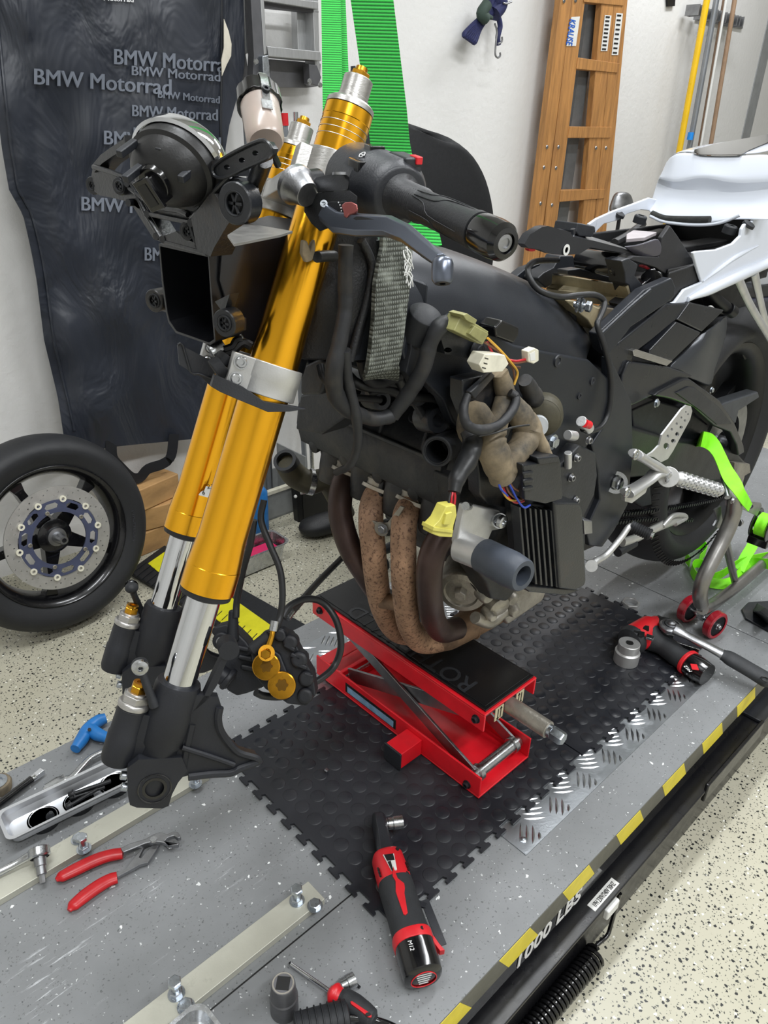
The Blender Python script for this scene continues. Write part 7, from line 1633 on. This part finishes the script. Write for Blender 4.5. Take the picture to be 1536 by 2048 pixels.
for i in range(9):
    u = i/8; c = lerp(Z(600, 1062, .035), Z(690, 1035, .035), u); r = .030*(math.sin(u*PI)**.4+.25); rings.append([c+V((0, math.cos(a*PI/8)*r*1.4*rn.uniform(.9, 1.1), math.sin(a*PI/8)*r*rn.uniform(.85, 1.15)+.0)) for a in range(16)])
b.loft(rings); q = b.build('black_bag', K['leather'], None, 0, sub=1, sharp=80); tag(q, 'crumpled black bag on the floor behind the pink coolant tray', 'bag')
t = thing('storage_box', 'grey plastic box with clutter on the floor behind the fork hoses', 'box', tuple(Z(560, 1010, 0)))
o = Z(570, 1030, 0); b = MB(); z1_ = .20; b.bb(o.x-.16, o.x+.10, o.y+.17, o.y+.175, 0, .10); b.bb(o.x-.16, o.x-.155, o.y+.0, o.y+.17, 0, z1_); b.bb(o.x+.095, o.x+.10, o.y+.0, o.y+.17, 0, z1_); b.bb(o.x-.16, o.x+.10, o.y, o.y+.005, 0, .10); b.bb(o.x-.16, o.x+.10, o.y, o.y+.17, 0, .01); bx_ = b.build('box_shell', mat('grey_box_plastic', '#8b8d8c', .5), t, .002)
b = MB(); b.bb(o.x-.165, o.x+.105, o.y-.006, o.y+.012, .10, .115); b.build('box_rim', K['whiteplastic'], bx_, .002)
t = thing('spray_can', 'blue spray can standing behind the pink coolant tray', 'can', tuple(Z(520, 1065, 0)))
o = Z(522, 1062, 0); b = MB(); b.lathe(o, uz, [(0, .026), (.003, .028), (.15, .028), (.165, .018), (.168, .012)], 28); b.build('can_body', K['blue'], t)
b = MB(); b.lathe(o+uz*.168, uz, [(0, .014), (.03, .013), (.032, .008)], 20); b.build('can_cap', K['paper'], t)

# black office chair behind the handlebar
CY = 1.50
ch = thing('office_chair', 'black office chair with a tall rounded backrest behind the handlebar', 'chair', (Y(860, 400, CY).x, CY, 0))
b = MB(); g = []
outl = [(232, 700, 800), (236, 690, 850), (245, 684, 872), (262, 680, 900), (290, 676, 928), (320, 674, 948), (350, 672, 963), (390, 672, 974), (430, 674, 980), (480, 680, 981), (540, 690, 975), (600, 705, 962), (660, 730, 940)]
for py, xa, xb in outl:
    row = []
    for j in range(13):
        u = j/12; row.append(Y(xa+(xb-xa)*u, py+(22*(1-math.sin(u*PI))*(1 if py < 262 else .3)), CY+.03*math.cos((u-.5)*PI)+.02*math.sin(py*.012)))
    g.append(row)
b.sheet(g, .035); b.build('backrest', K['chair'], ch, 0, sub=1, sharp=80)
bc = Y(845, 600, CY)
b = MB(); b.bb(bc.x-.05, bc.x+.05, CY+.05, CY+.08, .45, bc.z+.1); b.build('back_support', K['blackplastic'], ch, .01)
b = MB(); rg = [[V((bc.x+x*s, CY-.12+y*s, z)) for x, y in ((-.25, -.12), (-.22, -.16), (.22, -.16), (.25, -.12), (.25, .12), (.2, .16), (-.2, .16), (-.25, .12))] for s, z in ((.9, .43), (1, .46), (1, .50), (.92, .53))]; b.loft(rg); b.build('seat', K['chair'], ch, .01)
b = MB(); b.cyl((bc.x, CY-.12, .07), (bc.x, CY-.12, .44), .03); b.build('gas_column', K['satinblack'], ch)
for i in range(5):
    a = 2*PI*i/5+.4; e = V((bc.x+.21*math.cos(a), CY-.12+.21*math.sin(a), .075)); b = MB(); b.tube([V((bc.x, CY-.12, .10)), e], [.025, .015], 10, n=1); lg = b.build('star_leg', K['blackplastic'], ch)
    b = MB(); b.cyl(e+V((-.012, 0, -.047)), e+V((.012, 0, -.047)), .028); b.build('castor', K['rubber'], lg)

# wooden step ladder hanging on the wall
LY = 2.06
lad = thing('wooden_stepladder', 'varnished wooden stepladder with a white and blue maker label leaning on the wall', 'ladder', (3.2, LY, .02))
def stile(xt, yt, xb, yb, wpx, y=LY, t=.028, ztop=2.35, zb=.02):
    a, c = Y(xt, yt, y), Y(xb, yb, y); a2, c2 = Y(xt+wpx, yt, y), Y(xb+wpx*.95, yb, y)
    P = []
    for p, q, z in ((a, c, ztop), (a, c, zb), (a2, c2, zb), (a2, c2, ztop)): P.append(p+(q-p)*((z-p.z)/(q.z-p.z)))
    b = MB(); b.prism(P, V((0, t, 0))); return b
for a in ((1121, 0, 1066, 440, 23), (1144.5, 0, 1090, 440, 26), (1204, 0, 1165, 440, 25), (1229.5, 0, 1190, 440, 26)):
    b = stile(*a); b.build('side_rail', K['wood'], lad, .002)
sh_ = lad
def rung(L, nm='step'):
    b = MB(); b.prism([Y(x, y, LY-.004) for x, y in L], V((0, .05, 0))); return b.build(nm, K['wood'], lad, .002)
rung([(1170, -14), (1250, -4), (1247, 12), (1168, 4)]); rung([(1157, 115), (1240, 127), (1235, 146), (1153, 138)]); rung([(1140, 253), (1224, 254), (1221, 276), (1136, 276)]); rung([(1122, 381), (1212, 378), (1209, 397), (1119, 404)])
def rung_z(z):
    b = MB(); b.bb(3.09, 3.56+.04*(1-z), LY-.004, LY+.045, z-.03, z+.03); b.build('step', K['wood'], lad, .002)
for z in (.70, .42, .15): rung_z(z)
b = MB(); b.prism([Y(x, y, LY-.002) for x, y in ((1143, 34), (1160, 33), (1152, 92), (1133, 92))], V((0, .001, 0))); mk = b.build('maker_label', K['paper'], lad)
b = MB(); o = Y(1140, 37, LY-.0028); e_ = Y(1132.5, 89, LY-.0028); dx = (e_-o); addtext(b, 'KRAUSE', .06, o, dx, V((0, -1, 0)).cross(dx) if V((0, -1, 0)).cross(dx).x > 0 else dx.cross(V((0, -1, 0))), ext=.0003, bold=.0011, width=dx.length); b.build('label_lettering', K['inkblue'], mk)
for x, y, h in ((1207, 30, 72), (1230, 26, 84)):
    b = MB(); b.prism([Y(x+3, y, LY-.002), Y(x+16, y+1, LY-.002), Y(x+16-h*.115, y+h, LY-.002), Y(x+3-h*.115, y+h, LY-.002)], V((0, .001, 0))); w2_ = b.build('warning_label', K['paper'], lad)
    b = MB()
    for i in range(9):
        k = (i+.5)/9; b.bar(Y(x+5-k*h*.115, y+k*h, LY-.0028), Y(x+13-k*h*.115, y+k*h+.6, LY-.0028), .006, .0006, up=V((0, -1, 0)))
    b.build('label_print', K['ink'], w2_)['kind'] = 'stuff'
for x, y in ((1094, 294), (1117, 294), (1192, 296), (1212, 296), (1088, 335), (1112, 336), (1081, 407), (1104, 410), (1128, 2), (1151, 1)):
    b = MB(); b.lathe(Y(x, y, LY-.001), (0, -1, 0), [(0, .008), (.003, .006), (.003, 0)], 14); b.build('rivet', K['dullsteel'], lad)
b = stile(1178, 0, 1113, 460, 20, LY+.05, .02, 2.3, .02); q = b.build('grey_profile', mat('grey_profile_paint', '#6d7072', .5, .3)); tag(q, 'flat grey metal profile standing behind the wooden stepladder', 'profile')

# aluminium ladder on its wall bracket
al = thing('aluminium_ladder', 'folded aluminium ladder hanging between the black cover and green sling', 'ladder', tuple(Y(560, 175, 2.05)))
am = mat('ladder_aluminium', '#b4b5b6', .4, .8, .08, 30, .1, 200, stretch=(6, 6, 1)); adk = mat('ladder_dark', '#58585b', .5, .4)
def yp(L, y, t, m, nm, bev=.002): b = MB(); b.prism([Y(a, c, y) for a, c in L], V((0, t, 0))); return b.build(nm, m, al, bev)
yp([(488, -30), (500, -30), (508, 104), (492, 108)], 2.05, .05, am, 'side_rail'); yp([(500, -30), (519, -30), (529, 130), (526, 160), (506, 150), (508, 110)], 2.00, .03, adk, 'hinge_arm')
yp([(519, -30), (527, -30), (534, 108), (528, 110)], 2.00, .04, am, 'rail_edge'); yp([(525, 112), (537, 110), (541, 158), (527, 159)], 1.98, .03, K['zinc'], 'end_shoe')
yp([(624, -30), (636, -30), (641, 170), (632, 172)], 2.05, .05, am, 'side_rail'); yp([(594, 20), (612, 23), (617, 103), (596, 100)], 2.09, .03, am, 'rear_rail')
yp([(527, -10), (637, 3), (637, 19), (528, 2)], 2.03, .06, am, 'rung'); yp([(534, 92), (641, 103), (643, 122), (537, 113)], 2.03, .06, am, 'rung')
yp([(529, 4), (637, 22), (637, 26), (529, 15)], 2.05, .03, adk, 'rung_underside', 0)
yp([(540, 118), (642, 127), (640, 172), (612, 176), (455, 172), (452, 120), (480, 100), (500, 140), (528, 160), (541, 158)], 2.10, .03, mat('bracket_grey', '#77777a', .5, .5), 'wall_bracket')
yp([(618, 128), (634, 130), (643, 155), (636, 172), (620, 168)], 2.04, .03, adk, 'bracket_foot')
yp([(470, -30), (482, -30), (492, 110), (500, 160), (470, 160), (474, 60)], 2.08, .03, adk, 'side_rail')
for x, y in ((512, 123), (524, 150), (503, 165), (534, 133), (640, 170), (619, 163)):
    b = MB(); b.lathe(Y(x, y, 1.985), (0, -1, 0), [(0, .008), (.004, .006), (.004, 0)], 14); b.build('rivet', K['steel'], al)
# poles standing behind the reservoir
def pole(xt, yt, xb, yb, r, m, lab, nm='metal_pole', y=2.08, cap_=None):
    a, c = Y(xt, yt, y), Y(xb, yb, y); q = a+(c-a)*((.0-a.z)/(c.z-a.z)); t = thing(nm, lab, 'pole', tuple(q)); b = MB(); b.cyl(q, a, r); b.build('pole_tube', m, t)
    if cap_: b = MB(); b.cyl(a-(a-q).normalized()*.03, a+(a-q).normalized()*.004, r*1.25); b.build('pole_cap', cap_, t)
pole(591, 224, 596, 330, .008, K['steel'], 'bright steel tube standing on the wall just right of the fluid bottle')
pole(568, 229, 574, 330, .010, K['greypipe'], 'grey pole with a red cap standing behind the fluid bottle', cap_=K['redplastic'])
pole(488, 190, 497, 330, .009, K['greypipe'], 'grey pole standing behind the left side of the fluid bottle')
pole(521, 330, 524, 420, .006, K['dullsteel'], 'thin steel rod standing low behind the drilled headlight bracket')
# pipes in the wall rack at the right
PYY = 2.03
pole(1421, -40, 1361.5, 285, .0155, K['yellowpaint'], 'yellow painted pipe clipped upright in the wall rack', 'yellow_pipe', PYY)
pole(1440, -40, 1378, 300, .014, K['greypipe'], 'thick grey pipe in the wall rack right beside the yellow one', 'grey_pipe', PYY)
pole(1459, -40, 1402, 290, .006, K['paper'], 'thin pale rod in the wall rack left of the dark brown pole', 'thin_rod', PYY)
pole(1455, -40, 1399, 290, .0085, K['brownpole'], 'dark brown pole in the wall rack', 'brown_pole', PYY+.03)
pole(1476, -40, 1422, 286, .0115, mat('light_brown_pole', '#957a62', .5), 'light brown pole at the right end of the wall rack', 'brown_pole', PYY)
b = MB(); c = Y(1381, 271, PYY-.01); b.lathe(c+V((0, 0, -.02)), (0, 0, 1), [(0, .015), (.035, .015)], 16); q = b.build('blue_cap', mat('bright_blue_cap', '#1c8be6', .4)); tag(q, 'bright blue clip fixed low on the thick grey pipe', 'clip')
rk = thing('tool_rack', 'row of steel spring clips on the wall holding the upright pipes', 'rack', tuple(Y(1440, 35, WY-.02)))
b = MB(); b.bar(Y(1394, 30, WY-.008), Y(1486, 50, WY-.008), .035, .004, up=V((0, -1, 0))); b.build('rack_rail', K['dullsteel'], rk)
for x, y in ((1401, 20), (1418, 28), (1437, 31), (1455, 36), (1470, 40), (1482, 43)):
    b = MB(); c = Y(x, y, 2.06); b.box(c+V((-.02, .03, 0)), (.006, .07, .045)); b.box(c+V((.02, .03, 0)), (.006, .07, .045)); b.box(c+V((0, .06, 0)), (.045, .006, .045)); b.build('spring_clip', K['dullsteel'], rk, .001)
# bungee cords on a hook
bg = thing('bungee_cord', 'bundle of dark blue bungee cord with steel hooks hanging on the wall', 'cord', tuple(Y(985, 10, 2.10)))
f5 = lambda x, y, yy=2.09: Y(900+x/6.982, y/6.982, yy)
blu = mat('navy_cord', '#1f2450', .7, 0, .3, 120)
for k in range(6):
    s = k*14; b = MB(); b.tube([f5(590, 0-s*.3), f5(560+s*.5, 120), f5(440+s*.6, 240), f5(320+s*.9, 350+s*.5), f5(205+s*1.8, 470+s*1.4), f5(225+s*1.8, 490+s*1.2), f5(350+s*.9, 370+s*.5), f5(470+s*.6, 260), f5(600+s*.5, 120)], .0095, 8); b.build('cord_loop', blu, bg)
b = MB()
for k in range(6): b.tube([f5(430+k*16, 170+k*4-20, 2.07), f5(480+k*14, 215+k*8-20, 2.065), f5(520+k*12, 260+k*8-50, 2.07)], .007, 8)
b.tube([f5(520, 60, 2.07), f5(440, 190, 2.07), f5(500, 270, 2.07)], .020, 10); b.build('cord_wrap', mat('green_cord_wrap', '#34443c', .8), bg)
b = MB(); b.tube([f5(620, -30), f5(680, 20), f5(690, 70), f5(620, 160), f5(600, 190)], .030, 12); b.build('cord_knot', blu, bg)
b = MB(); b.tube([f5(620, 180), f5(680, 260), f5(700, 360), f5(690, 420), f5(668, 520), f5(675, 630)], .010, 10); b.build('cord_end', blu, bg)
for L in ([(625, 330), (655, 440), (640, 600), (632, 760), (665, 805), (700, 780), (698, 735)], [(675, 610), (715, 590), (728, 560), (726, 515)], [(740, 40), (790, 50), (860, 22)]):
    b = MB(); b.tube([f5(x, y, 2.06) for x, y in L], .0035, 8); b.build('steel_hook', K['dullsteel'], bg)
# small wall hooks
t = thing('wall_hook', 'small black wall hook at the top edge left of the pipe rack', 'hook', tuple(Y(1343, 5, WY)))
b = MB(); b.prism([Y(x, y, WY-.012) for x, y in ((1335, -12), (1352, -12), (1350, 12), (1336, 13))], V((0, .010, 0))); b.build('hook_plate', K['satinblack'], t, .001)
t = thing('hanging_clamp', 'black handled clamp hanging on the wall behind the green sling', 'clamp', tuple(Y(710, 160, WY-.03)))
b = MB(); b.tube([Y(x, y, WY-.04) for x, y in ((706, 132), (708, 150), (712, 165), (714, 185), (708, 193))], [.008, .012, .014, .016, .012], 12); b.build('clamp_handle', K['blackplastic'], t)
# second motorcycle behind the rear wheel
m2 = thing('motorcycle', 'blue and white motorcycle parked behind, only slivers showing at the right edge', 'motorcycle', (3.0, 1.45, 0))
def y2(L, y, t, m, nm, bev=.006): b = MB(); b.prism([Y(a, c, y) for a, c in L], V((0, t, 0))); return b.build(nm, m, m2, bev)
MY = 1.40
y2([(1478, 955), (1500, 850), (1512, 815), (1560, 740), (1600, 740), (1600, 900), (1530, 925), (1500, 935), (1482, 925)], MY, .12, K['white'], 'lower_fairing')
y2([(1510, 760), (1518, 765), (1600, 780), (1600, 730), (1560, 740), (1512, 815), (1505, 830)], MY+.01, .14, K['bluegloss'], 'blue_fairing')
y2([(1515, 722), (1540, 712), (1600, 710), (1600, 750), (1530, 740)], MY-.01, .10, K['white'], 'side_panel')
y2([(1480, 600), (1600, 590), (1600, 720), (1516, 720), (1495, 690)], MY+.03, .12, mat('navy_tank', '#0d1436', .25, 0, .05, 5, coat=.4), 'fuel_tank', .02)
y2([(1485, 930), (1600, 920), (1600, 975), (1530, 985), (1480, 960)], MY+.03, .16, K['rubber'], 'rear_tyre', .02)
y2([(1490, 575), (1600, 560), (1600, 590), (1500, 598)], MY+.05, .1, K['dustyblack'], 'seat', .01)
y2([(1520, 545), (1600, 540), (1600, 575), (1522, 572)], MY+.06, .1, K['white'], 'tail_panel', .01)
for xw_ in (1520, 1600):
    p = Y(xw_, 950, MY+.1); b = MB(); b.cyl((p.x+.1, p.y, 0), (p.x+.1, p.y, p.z), .02); b.build('stand_leg', K['satinblack'], m2)
t = thing('vehicle_mirror', 'grey rounded mirror housing poking up beside the wooden stepladder', 'mirror', tuple(Y(1240, 420, 1.75)))
b = MB(); rg = []
for py, xa, xb in ((383, 1238, 1250), (388, 1231, 1258), (400, 1228, 1261), (412, 1224, 1262), (428, 1222, 1262)): c0_, c1_ = Y(xa, py, 1.75), Y(xb, py, 1.75); m_ = (c0_+c1_)/2; r = (c1_-c0_).length/2; rg.append([m_+V((math.cos(a*PI/8)*r, math.sin(a*PI/8)*r*.5, 0)) for a in range(16)])
b.loft(rg); b.build('mirror_shell', K['dullsteel'], t, sub=1, sharp=80)
b = MB(); p = Y(1240, 428, 1.75); b.cyl((p.x, p.y, .0), p, .008); b.lathe((p.x, p.y, 0), uz, [(0, .12), (.01, .12), (.012, .02)], 24); b.build('mirror_stem', K['satinblack'], t)
# black tie-down foot at the right edge
t = thing('wheel_chock_foot', 'black steel foot with a fin standing on the lift at the right edge', 'chock', tuple(T(1515, 1240, 0)))
b = MB(); b.prism([T(x, y, 0) for x, y in ((1482, 1222), (1495, 1208), (1600, 1200), (1600, 1300), (1530, 1262), (1490, 1240))], uz*.006); b.build('foot_plate', K['dustyblack'], t, .002)
b = MB(); b.loft([[T(1505, 1222, .006), T(1536, 1250, .006), T(1560, 1235, .006), T(1515, 1205, .006)], [T(1518, 1222, .075), T(1542, 1240, .075), T(1560, 1235, .075), T(1530, 1215, .075)]]); b.build('foot_fin', K['satinblack'], t, .002)
